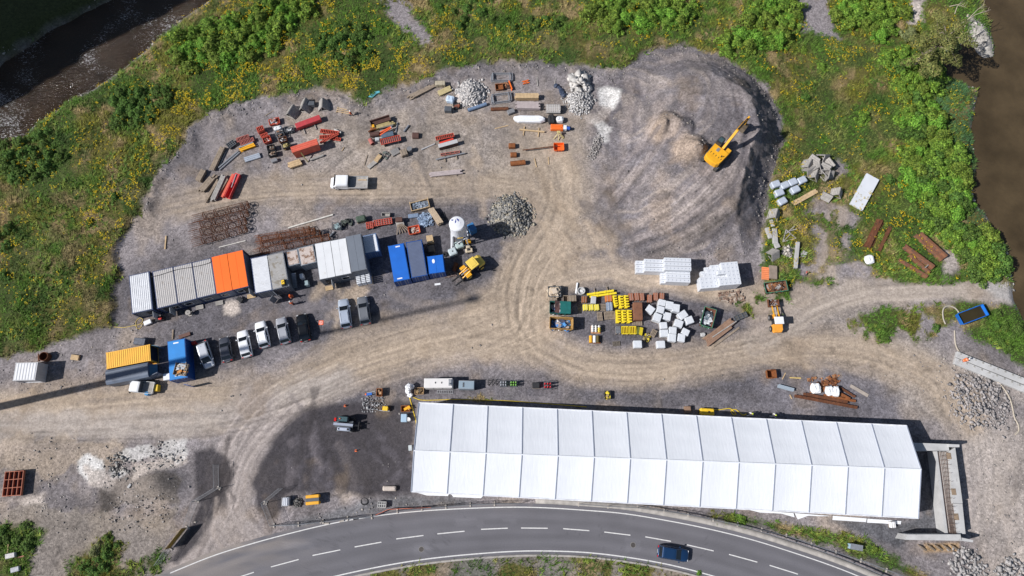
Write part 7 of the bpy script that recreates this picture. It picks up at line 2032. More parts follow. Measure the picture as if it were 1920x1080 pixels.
 MB().box(-l/2+.03,l/2-.03,-.34,.34,.1,.979).build("web",M("dark_brown_steel",(.105,.055,.045)),t)
 pipe("steel_pole","pale pole on bearers left of the white-topped beam",790,280,815,269,.12,M("pale_steel",(.52,.51,.51)))
 grid_panel("formwork_grid","flat faded red panel below the white-topped beam",844,287,36,5,10,.3,M("faded_red",(.38,.12,.1)),4,1)
 c_,l_,a_=axis(817,298.5,871,286,.5)
 t=thing("steel_pole","long grey pole on two timber bearers lowest of the upper yard","pole",(c_.x,c_.y,0),a_)
 MB().tube((-l_/2,0,.35),(l_/2,0,.35),.13,10).build("tube",STEEL(),t)
 for f in(-.2,.2):MB().box(f*l_-.08,f*l_+.08,-.7,.4,0,.21).build("bearer",WOOD2(),t)
 boards("timber_planks","pinkish-grey planks lying by themselves right of the white truck",806,327,866,321,9,.4,3,2,M("pinkish_board",(.40,.34,.335),.85,0,.15,2),cat="timber stack",jitter=.5)
 q=P(702,180);o=MB().prism([(-1.2,-.5),(-.2,-.6),(.5,.1),(1.1,.4),(.9,.7),(-.1,.45),(-.9,.1)],.05,.12).build("plastic_sheet",M("cyan_sheet",(.12,.42,.50),.5,0,.2,3),loc=(q.x,q.y,gz(q.x,q.y)))
 tag(o,"torn pale cyan plastic sheet at the meadow edge above the drilling tools","sheet")
 bale("timber_pile","grey pile of steel mesh and boards left of the brown crate",741,284,17,13,30,.3,M("mesh_pile",(.23,.22,.215),.8,.2,.3,4),cat="pile")
 bale("timber_box","brown boxed timber pack beside the grey barrel",757,285,13,13,20,.8,WOOD2(),strap=BLACK())
 tag(MB().tube((0,0,0),(0,0,.9),.42,14).hoop((0,0,.9),(0,0,1),.42,.03,14).build("steel_barrel",M("mid_grey_paint",(.2,.2,.21)),loc=P(769,283)),"grey steel barrel beside the brown boxed timber pack","barrel")
 boards("planks","few pale planks stacked crosswise beside black scrap",704,302,713,290,8,.5,4,2,WOOD(),cat="timber stack")
 scrap_in("steel_scrap","black scrap spread between the planks and the mesh pile",P(721,292),.3,(-.9,.9,-.6,.6),.35,40,[(.05,.05,.05),(.12,.14,.12),(.2,.2,.2)],.3)
 boards("planks","pair of long grey-pink planks above the white truck",690,314,712,296,8,.3,2,1,WOOD3(),bear=False)
 plank("timber_pole","dark crooked stick left of the grey-pink planks",683,310,689,290,.1,.1,WOOD2())
 plank("timber_pole","short stick below the walking worker, one of a pair",641,283,645,276,.09,.09,WOOD())
 boards("timber_bundle","timber bundle on short bearers below the tall red form",541,310,565,302,12,.6,3,2,WOOD(),cat="timber stack",jitter=.3)
 pipe("log","weathered grey log in the shade below the tall red form",581,299,606,290,.2,WOOD3(),cat="log")
def build_upper_right():
 boards("timber_beams","dark long timber pile at the top edge of the yard",768,182,813,159,9,.5,3,2,WOOD2(),cat="timber stack",jitter=.6)
 plank("timber_pole","pale pole at the top edge left of the dark timber pile",754,166,774,151,.16,.1,WOOD())
 bale("timber_pack","strapped greyish timber pack standing on bearers by the meadow edge",825,155,19,9,2,1.0,M("grey_tan_timber",(.40,.35,.26),.85,0,.2,3),strap=WOOD2())
 boards("planks","yellowish planks fanned out below the strapped timber pack",824,174,848,163,11,.4,4,1,M("yellowish_plank",(.46,.38,.20),.85,0,.2,2),jitter=.3)
 bigbag("pale blue and white bag left of the round beige disc",844,184,15,13,-10,.9,M("pale_blue_bag",(.48,.58,.70),.7,0,.15,4,.5))
 tag(MB().prism([(.75*math.cos(a),.85*math.sin(a))for a in np.linspace(0,5.98,20)],0,.25).build("concrete_disc",M("beige_concrete",(.56,.49,.44),.9,0,.1,2),loc=P(861,184,.25)*1.0-Vector((0,0,.25))),"round beige concrete disc between the pale blue bag and the white rubble","disc")
 bale("equipment_box","dark box with grey lid edge below the pale blue bag",840,203,14,10,-4,1.0,DKGREY(),cat="box")
 crate("mesh_crate","black low crate of reddish bits right of the dark box",857,199,13,10,12,.4,BLACK(),True,fill=("steel_fittings","reddish bits in the black low crate",[(.3,.1,.06),(.05,.05,.05)],.3,24,.9))
 pipe("corrugated_pipe","blue-grey corrugated pipe below the white rubble",877,205,912,193,.30,M("blue_grey_pipe",(.17,.24,.36),.5,.1,.2,3))
 def frame(label,px,py,w,d,deg):
  loc,lx,ly,rz=at(px,py,w,d,deg,.6)
  t=thing("steel_hurdle",label,"frame",loc,rz,"steel frames in the upper yard")
  m=STEEL()
  for k in range(2):
   z=.12+.22*k;e=k*.18
   MB().bar((-lx/2+e,-ly/2+e,z),(lx/2+e,-ly/2+e,z),.12).bar((-lx/2+e,ly/2+e,z),(lx/2+e,ly/2+e,z),.12).bar((-lx/2+e,-ly/2+e+.06,z),(-lx/2+e,ly/2+e-.06,z),.12).bar((lx/2+e,-ly/2+e+.06,z),(lx/2+e,ly/2+e-.06,z),.12).build("frame_rail",m,t)
  q=MB()
  for s in(-1,1):q.bar((s*lx*.42,-ly/2,.5),(s*lx*.42,ly/2+.2,.5),.14)
  q.build("cross_tube",m,t)
 frame("grey steel frame with a yellow tag, behind the rusty tools",940,144,38,15,0)
 frame("grey steel frame lying alone right of the white rubble",939,183,36,17,9)
 crate("steel_crate","orange-rust crate left of the rusty tools below the tagged frame",936,162,14,12,6,.6,RUST2())
 scrap_in("rusty_tools","rusty tools heaped below the tagged steel frame",P(951,161),0,(-.7,.7,-.5,.5),.5,40,[(.2,.09,.05),(.08,.05,.04),(.4,.2,.1)],.35)
 girder("steel_beam","orange painted beam standing across the rusty tools",954,151,960,167,.22,.5,ORANGE())
 pipe("gas_cylinder","rusty brown cylinder on short chocks below the lone steel frame",920,203,953,202,.30,RUST(),cat="cylinder")
 bale("steel_box","grey slanted box below the grey-pink boards",958,208,14,9,22,.6,M("mid_grey_paint",(.2,.2,.21)),cat="box",pallet=False)
 boards("timber_pack","pack of fresh tan beams left of the dark tarpaulins",966,179,1010,179,10,1.0,4,3,WOOD(),cat="timber stack")
 boards("timber_pack","grey and pinkish weathered board pack below the fresh tan beams",968,196,1012,197,14,.9,5,3,M("pinkish_board",(.40,.34,.335),.85,0,.15,2),cat="timber stack",jitter=.25)
 c,l,a=axis(1024,200,1051,200,1.3)
 t=thing("mesh_roll","bundle of pale rolls wrapped in wire mesh left of the crushed stone","roll",(c.x,c.y,0),a)
 for y in(-.42,0,.42):
  MB().tube((-l/2,y,.62+.2*(y==0)),(l/2,y,.62+.2*(y==0)),.42,14).build("roll",M("pale_roll",(.50,.48,.46),.7,0,.1,3),t)
 q=MB()
 for k in range(7):
  x=-l/2+.1+(l-.2)*k/6;q.hoop((x,0,.66),(1,0,0),.80,.025,18)
 q.build("wire_band",M("rust_wire",(.22,.15,.12),.8),t)
 MB().bag(-2.55,2.55,-.6,.6,0,.8,.10).build("wrapped_timber",M("white_tarp_shine",(.76,.77,.80),.35,0,.06,3,.4),smoothf=False)
 o=bpy.data.objects["wrapped_timber"];o.location=P(993,226);o.rotation_euler[2]=math.radians(-1)
 tag(o,"long bundle wrapped in shiny white sheet below the weathered boards","bundle")
 bigbag("black bag left of the small white bag",1034,221,12,17,5,1.0,BLACK())
 bigbag("small white bag right of the black bag",1050,222,13,11,0,.9)
 loc=P(1050,239,.6);loc.z=0
 t=thing("hydraulic_unit","orange drilling unit with a blue and white motor end","machine",loc,math.radians(-2))
 MB().bbox(-1.6,.55,-.5,.5,.15,.85,.06).build("housing",ORANGE(),t)
 MB().tube((-1.4,.2,.86),(.4,.2,.86),.14,8).tube((-1.3,-.2,.86),(.2,-.2,.86),.10,8).build("cylinder",ORANGE(),t)
 MB().bbox(.56,1.15,-.4,.4,.2,.8).build("white_tank",WHITEP(),t)
 MB().tube((1.16,-.05,.5),(1.7,-.05,.5),.3,12).build("motor",M("motor_blue",(.03,.10,.45),.5),t)
 MB().box(-1.5,1.5,-.45,.45,0,.149).build("skid",BLACK(),t)
 q=P(986,153,.3);t=thing("steel_bracket","small orange bracket on the ground above the fresh tan beams","bracket",(q.x,q.y,0),math.radians(15))
 MB().box(-.6,.6,-.3,-.2,0,.25).box(-.6,.6,.2,.3,0,.25).build("flange",ORANGE(),t)
 MB().bar((-.5,-.2,.26),(.5,.2,.26),.08).bar((-.5,.2,.2),(.5,-.2,.2),.08).build("brace",ORANGE(),t)
 plank("timber_pole","pale plank lying level at the top of the open square of planks",1016,141,1049,141,.16,.12,WOOD3())
 plank("timber_pole","grey plank at the left of the open square of planks",1007,142,1008,161,.14,.12,WOOD3())
 plank("timber_pole","grey plank at the right of the open square of planks",1042,143,1040,159,.14,.12,WOOD3())
 o=P(1051,171);t=thing("tarpaulin","crumpled dark blue tarpaulin snaking above the crushed stone","tarpaulin",(o.x,o.y,0))
 for i,(x,y,r)in enumerate(((-.8,1.0,.45),(-.3,.7,.4),(.0,.2,.45),(.2,-.4,.5),(.5,-.9,.45),(.9,-.7,.3))):
  MB().ball((x,y,r*.4),r,r*.9,r*.6,9,5,.5).build("fold",M("navy_tarp",(.045,.06,.10),.5,0,.3,4),t)
 c,l,a=axis(974,241,1021,245.5,.6)
 t=thing("timber_barrier","tan beam laid on two cross timbers below the white-wrapped bundle","timber",(c.x,c.y,0),a)
 MB().box(-l/2,l/2,-.12,.12,.16,.34).build("beam",WOOD(),t)
 for f in(-.32,.27):MB().box(f*l-.08,f*l+.08,-.95,.75,0,.159).build("cross_bar",WOOD(),t)
 q=P(1047,252);t=thing("tripod","pale yellow tripod stand below the orange drilling unit","tripod",q)
 MB().bbox(-.3,.3,-.2,.2,.75,.95).build("head",M("pale_yellow",(.55,.45,.2),.6),t)
 for g in(-2.3,-1.57,-.8,-.6):MB().bar((0,0,.8),(1.2*math.cos(g),1.2*math.sin(g),.02),.1).build("leg",M("pale_yellow",(.55,.45,.2)),t)
 t,lx,ly=skip("small bright orange bucket with a pole across it",[(1038,268),(1057,268),(1057.5,281),(1039,282)],.7,M("signal_orange_bin",(.80,.13,.02),.5,0,.1,1),name="mortar_tub")
 pipe("steel_pole","long rusty pole laid across the orange bucket",980,281,1046,273,.09,RUST(),z=.55)
 bale("steel_box","rusty box above the pair of rusty pieces by the dirt track",960,272,13,9,0,.7,RUST2(),cat="box",pallet=False)
 bale("steel_box","rusty flat box between two other rusty pieces by the dirt track",963,289,12,9,0,.6,RUST2(),cat="box",pallet=False)
 pipe("steel_casing","rusty ribbed casing, lowest of the rusty pieces by the dirt track",957,305,985,302,.42,RUST2(),cat="casing")
 for x1,y1,x2,y2,lab in((1002,297,1006,313,"short tan stake right of the rusty casing"),(1028,294,1029,308,"short tan stake below the orange bucket"),(928,241,953,235,"single thin plank left of the white-wrapped bundle")):
  plank("timber_pole",lab,x1,y1,x2,y2,.14,.1,WOOD())
def build_middle():
 rust,rust2=RUST(),RUST2()
 g="rusty cages on the left of the yard"
 cages=[((359,411,465,384),"uppermost of the four rusty round cages lying side by side"),((353,427,464,399),"second from the top of the four rusty round cages"),((354,441,460,413.5),"third from the top of the four rusty round cages"),((357,457,461,428.5),"lowest of the four rusty round cages")]
 for c,lab in cages:cage(lab,*c,.66,RUST(),g)
 g="rusty cages stacked behind the containers"
 rc=M("cage_red_rust",(.20,.075,.035),.85,.2,.3,2,.2)
 for c,lab,zb in(((476,448,580,430),"upper cage of the red-rust heap, end ring showing at its right",0),((478,460,600,437),"middle cage of the red-rust heap, close behind the stained container",0),((474,474,617,444),"lowest and longest cage of the red-rust heap along the container backs",0),((480,452,590,433),"cage lying on top of the red-rust heap",.95)):
  cage(lab,*c,.58,rc,g,zb,.1)
 pipe("steel_pole","long white pole above the red-rust cages",540,427,624,402,.13,M("white_pole",(.66,.63,.58),.6))
 pipe("steel_pole","white pole lying between the four cages and the grey cabins",410,463.5,460,451,.08,M("white_pole",(.66,.63,.58)))
 pipe("steel_pole","short grey pipe at the right end of the red-rust cages",618,443,626,434,.16,STEEL())
 plank("timber_pole","tan post lying in the open yard left of the four cages",309,467,311,442,.2,.14,WOOD())
 crate("mesh_crate","dark crate holding a pale blue sack, behind the white cabins",631,423,17,12,0,.8,DKGREY(),True,fill=("grey_sacks","pale blue sacks in the crate behind the white cabins",[(.3,.4,.42),(.2,.24,.25)],.4,20,1))
 scrap_in("pump_parts","dark pump parts on the ground beside the sack crate",P(650,418),.2,(-.9,.9,-.5,.5),.7,46,[(.06,.07,.06),(.12,.14,.12),(.03,.03,.03)],.35)
 bale("engine_unit","dark green engine unit left of the red grid panels",676,409,18,12,12,1.0,M("engine_green",(.06,.09,.065),.6,0,.5,5),cat="engine",bevel=.15)
 g="red grid panels by the skip"
 grid_panel("formwork_grid","short red grid panel, left of the pair behind the blue trio",693,422,13,13,10,.6,RED(),3,4,group=g,face=M("grey_ply",(.16,.15,.15),.8))
 grid_panel("formwork_grid","long red grid panel, right of the pair behind the blue trio",718,416,34,12,10,.65,RED(),7,3,group=g,face=M("grey_ply",(.16,.15,.15),.8))
 crate("timber_crate","small pale slatted crate above the long red grid panel",723,402,15,7,0,.6,WOOD3())
 bale("steel_box","dark brown box with red lower edge above the fanned timbers",748,411,13,9,3,1.0,M("dark_brown_steel",(.105,.055,.045)),cat="box",pallet=False)
 o=P(753,425);t=thing("timber_fan","timbers fanned out over a low stack left of the orange tub","timber stack",(o.x,o.y,0),.3)
 MB().cbox(-.1,.45,0,1.3,.9,.5).build("stack",WOOD3(),t)
 for k in range(6):MB().bar((-.5+k*.12,.3,.56),(-1.1+k*.5,-1.2,.1),.13,.09).build("beam",WOOD2(),t)
 skip("orange-red tub of rubble beside the blue mesh",[(764,426),(785,421.5),(788,435),(768,440)],.8,M("tub_orange",(.62,.10,.04),.55,0,.15,1),name="mortar_tub",fill=("building_rubble","pale rubble in the orange-red tub",[(.45,.42,.4),(.3,.2,.15),(.55,.5,.45)],.35,26,.5))
 c,lx,ly,a=rect([(768,381),(801,373.5),(805,386),(773,395)],.7)
 t=thing("timber_tray","timber tray with grey sheeting behind the silo","tray",c,a)
 MB().box(-lx/2,lx/2,-ly/2,ly/2,.1,.2).build("floor",WOOD2(),t)
 for s in(-1,1):
  MB().box(-lx/2,lx/2,min(s*ly/2,s*(ly/2+.1)),max(s*ly/2,s*(ly/2+.1)),.1,.7).build("side_board",WOOD(),t)
  MB().box(min(s*lx/2,s*(lx/2+.1)),max(s*lx/2,s*(lx/2+.1)),-ly/2-.1,ly/2+.3,.1,.69).build("side_board",WOOD(),t)
 scrap_in("crushed_foil","crumpled grey sheeting lying in the timber tray",c+Vector((0,0,.2)),a,(-lx/2+.2,lx/2-.2,-ly/2+.15,ly/2-.15),.45,120,[(.18,.22,.28),(.30,.34,.40),(.10,.12,.15)],.35)
 boards("timber_pack","tan board pack left of the white silo",807,390,826,418,11,1.0,4,3,M("tan_board",(.44,.34,.24),.85,0,.2,2),cat="timber stack")
 o=P(798,413);
 scrap_in("blue_mesh","heap of blue-grey steel mesh left of the tan board pack",o,.2,(-1.1,1.1,-1.1,1.1),.6,170,[(.20,.27,.38),(.30,.38,.50),(.12,.16,.24)],.42,long=.8)
 bale("tarpaulin","folded blue-grey tarpaulin above the blue mesh",775,404,20,8,8,.35,M("blue_grey_tarp",(.18,.24,.34),.6,0,.3,4,.5),cat="tarpaulin",pallet=False)
 for k,lab in enumerate(("thin black rod nearest the tan board pack","thin black rod in the middle of three right of the tan board pack","thin black rod farthest from the tan board pack")):
  pipe("steel_rod",lab,826+k*3,397,830+k*3,409,.05,BLACK(),"rods right of the tan board pack")
 g="tanks in front of the silo"
 for px,py,lab in((861,457.5,"grey-green cube tank, the one nearer the silo legs"),(848.5,471,"pale grey cube tank, the one nearer the blue containers")):
  loc,lx,ly,rz=at(px,py,15.5,14,20 if py<460 else 25,1.1)
  t=thing("cube_tank",lab,"tank",loc,rz,g)
  MB().bbox(-lx/2,lx/2,-ly/2,ly/2,.14,1.1,.14).build("tank_body",M("tank_pale",(.46,.52,.54),.45,0,.08,2)if py>460 else M("tank_green",(.38,.46,.45),.45,0,.08,2),t)
  MB().tube((0,0,1.1),(0,0,1.15),.11,12).build("cap",BLACK(),t)
  MB().box(-lx/2,lx/2,-ly/2,ly/2,0,.139).build("pallet_base",DKGREY(),t)
 loc,lx,ly,rz=at(878,452,10,7,12,.7)
 t=thing("small_generator","small orange-yellow machine right of the cube tanks","machine",loc,rz)
 MB().bbox(-lx/2,lx/2,-ly/2,ly/2,.1,.7,.08).build("hood",MACH(),t)
 MB().box(-lx/2,lx/2,-ly/2,ly/2,0,.099).build("skid",BLACK(),t)
 loc,lx,ly,rz=at(879,466,14,13,8,.8)
 t=thing("mini_dumper","beige mini dumper right of the pale cube tank","machine",loc,rz)
 MB().bbox(-lx/2,lx/2,-ly*.5,ly*.1,.15,.7,.1).build("chassis",M("beige_paint",(.55,.46,.34),.6),t)
 MB().bbox(-lx*.35,lx*.25,ly*.12,ly*.5,.15,.85,.1).build("hopper",M("beige_paint",(.55,.46,.34)),t)
 MB().cbox(-.1,-.15,.7,.4,.35,.15).build("seat",BLACK(),t)
 for s in(-1,1):wheel(t,s*lx*.3,-ly*.55,-ly*.45,.2);wheel(t,s*lx*.3,ly*.45,ly*.55,.2)
 q=P(834,477,.2);t=thing("tyre","old tyre with a yellowish stone in it by the short blue container","tyre",(q.x,q.y,0))
 MB().hoop((0,0,.16),(0,0,1),.28,.15,18,8).build("tread",RUBBER(),t)
 boards("timber_pack","fresh timber planks standing behind the short blue container",804.5,441,807,455,12,1.1,4,4,WOOD(),cat="timber stack")
 bale("pallet_stack","dark pallet stack in the shade behind the short blue container",808,466,12,13,12,1.0,M("dark_pallet",(.13,.11,.09),.9,0,.4,6),cat="pallet stack")
 q=P(853,500,.6);t=thing("auger_attachment","rusty brown attachment in the shade beside the loader forks","attachment",(q.x,q.y,0),math.radians(75))
 MB().tube((-.7,0,.45),(.7,0,.45),.32,10).build("auger_tube",RUST(),t)
 for k in range(5):MB().bar((-.6+k*.3,-.4,.3),(-.6+k*.3,.4,.6),.08).build("tooth",RUST(),t)
 scrap_in("chains","rusty chains and hooks lying before the loader forks",P(845,514),.2,(-1.1,.9,-.5,.4),.25,46,[(.14,.10,.09),(.22,.17,.15)],.28)
 plank("timber_piece","short white board on the ground below the short blue container",815,533.5,826,532,.32,.06,WHITEP())
 q=P(352,586,.9);t=thing("cable_drum","pale round cable drum standing before the grey cabins","cable drum",(q.x,q.y,0))
 MB().tube((0,0,0),(0,0,.08),.42,18).tube((0,0,.82),(0,0,.9),.42,18).build("flange",WOOD3(),t)
 MB().tube((0,0,.081),(0,0,.819),.25,14).build("core",WOOD2(),t)
 MB().tube((0,0,.90),(0,0,.905),.07,10).build("hub_hole",BLACK(),t)
 q=P(452,563);t=thing("bicycle_trailer","dark handcart beside the pale concrete patch","cart",(q.x,q.y,0),-.5)
 MB().bbox(-.5,.5,-.3,.3,.4,.6).build("tray",BLACK(),t);wheel(t,.2,.32,.4,.25);wheel(t,.2,-.4,-.32,.25)
 MB().bar((-.5,.2,.5),(-1.2,.15,.8),.05).bar((-.5,-.2,.5),(-1.2,-.15,.8),.05).build("handle",DKGREY(),t)
 bale("compressor","red and black compressor in the shade of the white-roofed cabin",299,597,16,9,10,.7,BLACK(),cat="machine",pallet=False)
 q=P(300,597,.9);tag(MB().bag(-.25,.25,-.2,.2,0,.3).build("red_fuel_can",M("red_plastic",(.62,.04,.03),.4),loc=(q.x,q.y,.72)),"red can on the black compressor beside the white-roofed cabin","can")
 bale("tool_chest","white tool chest at the corner of the white-roofed cabin",276,604,14,9,25,.6,WHITEP(),cat="box")
 pts=[P(x,y,.03)for x,y in catmull([(214,613),(232,614),(248,611),(262,608),(268,600),(262,596),(255,603),(256,614),(262,616),(268,606)],5)]
 o=pts[0].copy();m=MB().path([p-o for p in pts],.045,5)
 tag(m.build("yellow_hose",M("hose_yellow",(.60,.45,.12),.6),loc=o),"thin yellow hose curling at the meadow edge by the white cabin","hose")
 q_=[P(x,y,3.02)for x,y in catmull([(255,520),(290,518),(330,506),(365,500),(392,493),(396,486)],4)]
 o=q_[0].copy();tag(MB().path([p-o for p in q_],.035,5).build("roof_cable",BLACK(),loc=o),"thin black cable sagging across the roofs of the long grey row","cable")
 q=P(81,668,1.0);t=thing("steel_ring","rusty open steel drum at the meadow edge above the small white container","drum",(q.x,q.y,0))
 m=MB();n=20
 rg=lambda r,z:[(r*math.cos(2*math.pi*i/n),r*math.sin(2*math.pi*i/n),z)for i in range(n)]
 m.loft([rg(.68,0),rg(.70,1.0),rg(.63,1.0),rg(.62,.1)],False);m.f.append(tuple(range(3*n,4*n)));m.build("shell",RUST(),t)
 MB().bar((-1.25,-.6,.05),(-1.2,.5,.5),.12).build("stake",RUST(),t)
 bale("pallet_stack","small pallet alone between the small white and the yellow containers",140,670,16,10,-8,.35,WOOD(),cat="pallet")
 bale("equipment_box","dark torn box behind the yellow container",261,640,22,13,-5,1.0,M("dark_torn",(.10,.11,.14),.6,0,.5,3),cat="box")
 girder("steel_beam","rusty brown plate lying behind the big blue container",335,632,356,625,.55,.3,M("brown_plate",(.13,.065,.05),.7))
 plank("timber_pole","upright tan plank behind the big blue container",323,636,324,618,.22,.14,WOOD2())
 bale("white_box","white and blue box at the left foot of the big blue container",312,706,13,13,10,.9,WHITEP(),cat="box",pallet=False)
 q=P(363,643,.5);t=thing("hand_pump","red machine in the shade of the big blue container","machine",(q.x,q.y,0),.4)
 MB().bbox(-.3,.3,-.25,.25,.1,.6).build("housing",M("red_plastic",(.62,.04,.03)),t);MB().bar((-.3,0,.5),(-.9,.1,.1),.06).build("handle",BLACK(),t)
 loc,lx,ly,rz=at(338,692,24,23,-8,3.2)
 t=thing("tool_crate","open timber crate of tools on the roof of the big blue container","crate",(loc.x,loc.y,2.72),rz)
 MB().box(-lx/2,lx/2,-ly/2,ly/2,0,.06).build("floor",WOOD2(),t)
 for s in(-1,1):
  MB().box(min(s*lx/2,s*(lx/2-.06)),max(s*lx/2,s*(lx/2-.06)),-ly/2,ly/2,.06,.45).build("side_board",WOOD2(),t)
 scrap_in("tools","tools and timbers lying in the open crate on the blue roof",(loc.x,loc.y,2.78),rz,(-lx/2+.15,lx/2-.15,-ly/2+.1,ly/2-.1),.4,40,[(.4,.28,.16),(.5,.52,.55),(.1,.1,.1),(.6,.25,.06),(.35,.3,.25)],.5,long=.7)
 q=P(602,605);t=thing("landing_mat","square orange drone mat with a white ring beside the black car","mat",(q.x,q.y,.0))
 MB().box(-.36,.36,-.36,.36,0,.02).build("mat",M("mat_orange",(.80,.13,.04),.7),t)
 MB().hoop((0,0,.023),(0,0,1),.24,.03,20).bar((0,-.16,.025),(0,.16,.025),.06,.01).bar((-.1,.08,.025),(0,.16,.025),.05,.01).build("marking",M("mat_white",(.8,.8,.8),.6),t)
def build_island():
 rust,rust2=RUST(),RUST2()
 t,lx,ly=skip("dark low skip heaped with pale timber offcuts at the top left of the stacks",[(1028,537),(1051,537),(1052,556),(1028,556)],1.1,DKGREY(),fill=("timber_offcuts","pale timber offcuts heaped over the dark low skip",[(.52,.43,.32),(.6,.5,.4),(.4,.32,.24)],.7,60,1.35))
 bale("brick_pallet","brown plank-topped pallet between the timber skip and the green waste container",1037,559,16,10,0,.7,WOOD2(),strap=WOOD3())
 crate("timber_crate","brown slatted crate right of the plank-topped pallet",1061,560,10,12,0,.8,WOOD2())
 bale("timber_pack","grey-brown timber pack left of the round concrete ring's foot",1074,559,14,12,2,.8,WOOD2(),strap=BLACK())
 pipe("plastic_pipe","white plastic pipe standing out above the timber pack",1083,530,1080,550,.15,WHITEP())
 q=P(1090,545,.7);t=thing("concrete_ring","round grey concrete ring left of the long yellow beams","ring",(q.x,q.y,0))
 m=MB();n=22
 rg=lambda r,z:[(r*math.cos(2*math.pi*i/n),r*math.sin(2*math.pi*i/n),z)for i in range(n)]
 m.loft([rg(.6,0),rg(.62,.7),rg(.5,.7),rg(.46,.45)],False);m.f.append(tuple(range(3*n,4*n)));m.build("ring_body",CONC(),t)
 MB().tube((-.15,.05,.46),(.25,-.1,.75),.08,8).build("inner_fitting",WHITEP(),t)
 c4=[(1030.5,564.5),(1069.5,566),(1070,588),(1031,587)]
 gp=M("dark_green_paint",(.012,.10,.085),.5,0,.15,1)
 t,lx,ly=skip("dark green waste container with its right half closed by a flat lid",c4,1.7,gp,fill=("waste_bags","white and blue rubbish in the open half of the green container",[(.7,.7,.72),(.1,.25,.6),(.75,.72,.7),(.2,.2,.22)],.45,46,.95))
 MB().box(.0,lx/2+.03,-ly/2-.03,ly/2+.03,1.76,1.82).build("lid",M("lid_green",(.012,.12,.11),.5),t)
 MB().add([(-.08,-ly/2,1.8),(-.08,ly/2,1.8),(-.85,ly/2,2.5),(-.85,-ly/2,2.35)][::-1],[(0,1,2,3)]).add([(-.10,-ly/2,1.76),(-.10,ly/2,1.76),(-.87,ly/2,2.46),(-.87,-ly/2,2.31)],[(0,1,2,3)]).build("raised_lid",M("lid_pink",(.42,.20,.16),.7),t)
 t,lx,ly=skip("big open skip with ochre rim half full of blue and white rubbish",[(1031,594),(1075,595.5),(1074,618),(1030.5,615)],1.8,M("skip_ochre",(.42,.25,.08),.6,0,.2,1.5,0,.4,(.15,.08,.05),.6,2),fill=("waste_bags","blue, white and dark rubbish in the big open skip",[(.06,.2,.5),(.65,.66,.7),(.05,.06,.1),(.35,.3,.28),(.1,.3,.6)],.5,110,.55))
 y=YELLOW()
 yf=M("formwork_yellow",(.80,.62,.03),.5,0,.12,2,0,.4,(.4,.3,.05),.66,4)
 g="long yellow beams at the top of the stacks"
 for(x1,y1,x2,y2),lab in(((1101,552,1151,544.5),"long yellow beam, upper of the crossed pair over the stacks"),((1106,556,1156,549),"long yellow beam, lower of the crossed pair over the stacks")):
  c,l,a=axis(x1,y1,x2,y2,.6)
  t=thing("formwork_beam",lab,"beam",(c.x,c.y,0),a,g)
  MB().box(-l/2,l/2,-.16,.16,.25,.58).build("beam_body",yf,t)
  for f in(-.22,.18):MB().box(f*l-.12,f*l+.12,-.2,.2,.24,.62).build("coupling",yf,t)
  MB().box(-l*.2,-l*.17,-.3,.9,0,.239).box(l*.27,l*.3,-.3,.9,0,.239).build("bearer",WOOD2(),t)
 bale("panel_stack","stack of orange-brown panels left of the pale grey panels",1096,561,10,12,-4,.8,rust2,strap=WOOD3(),cat="panel stack")
 bale("panel_stack","stack of pale grey panels below the lower long yellow beam",1113,562,10,14,-6,.9,M("pale_grey_panel",(.46,.46,.47),.6,0,.1,2),cat="panel stack")
 bale("panel_stack","stack of bright orange-rust sheets right of the pale grey panels",1141.5,559,13,12,3,.9,M("orange_sheet",(.50,.15,.04),.6,0,.2,2),cat="panel stack",strap=WOOD3())
 bale("wrapped_stack","slate-blue film-wrapped stack below the orange-rust sheets",1143,574,12,16,2,1.0,M("slate_film",(.20,.24,.31),.4,0,.2,3,.4),strap=WHITEP(),cat="pallet")
 def yframe(label,px,py,n,w,d,deg=0,h=1.0,group=None):
  loc,lx,ly,rz=at(px,py,w,d,deg,h)
  t=thing("formwork_bracket",label,"bracket stack",loc,rz,group)
  for i in range(n):
   x=-lx/2+lx*(i+.5)/n;ww=lx/n*.42
   o=MB().box(x-ww,x+ww*.2,-ly/2,ly/2,.12+.0,h-.2).bar((x-ww*.5,-ly/2+.1,h-.18),(x-ww*.5,ly/2-.1,h-.18+.1),.13,.16).build("bracket",yf,t)
   q=MB()
   for k in range(5):
    yy=-ly/2+ly*(k+.5)/5;q.box(x-ww,x+ww,yy-.09,yy+.09,h-.19,h-.02*(k%2))
   q.build("lug",yf,o)
   MB().bar((x+ww*.5,-ly*.3,h-.3),(x+ww*.5,ly*.3,h-.3),.07).build("spindle",rust2,o)
  MB().box(-lx/2,lx/2,-ly/2+.1,ly/2-.1,0,.119).build("pallet_deck",WOOD2(),t)
  return t
 g="yellow bracket stacks"
 yframe("single yellow bracket stack touching the orange-rust sheets",1154,564,1,9,23,8,1.0,g)
 yframe("double yellow bracket stack in the upper row, left of the brown brick packs",1170,565,2,20,25,3,1.0,g)
 yframe("triple yellow bracket stack in the lower row beside the long rusty stack",1170,592.5,3,31,25,0,1.0,g)
 g="small yellow packs"
 for i,px in enumerate((1098,1108.7,1119)):
  bale("yellow_pack",("small yellow strapped pack, left of three in a row","small yellow strapped pack, middle of three in a row","small yellow strapped pack, right of three in a row")[i],px,575.7,9.4,11.5,2,.9,M("pack_yellow",(.72,.60,.06),.6,0,.15,4),g,strap=M("strap_grey",(.5,.48,.35),.6))
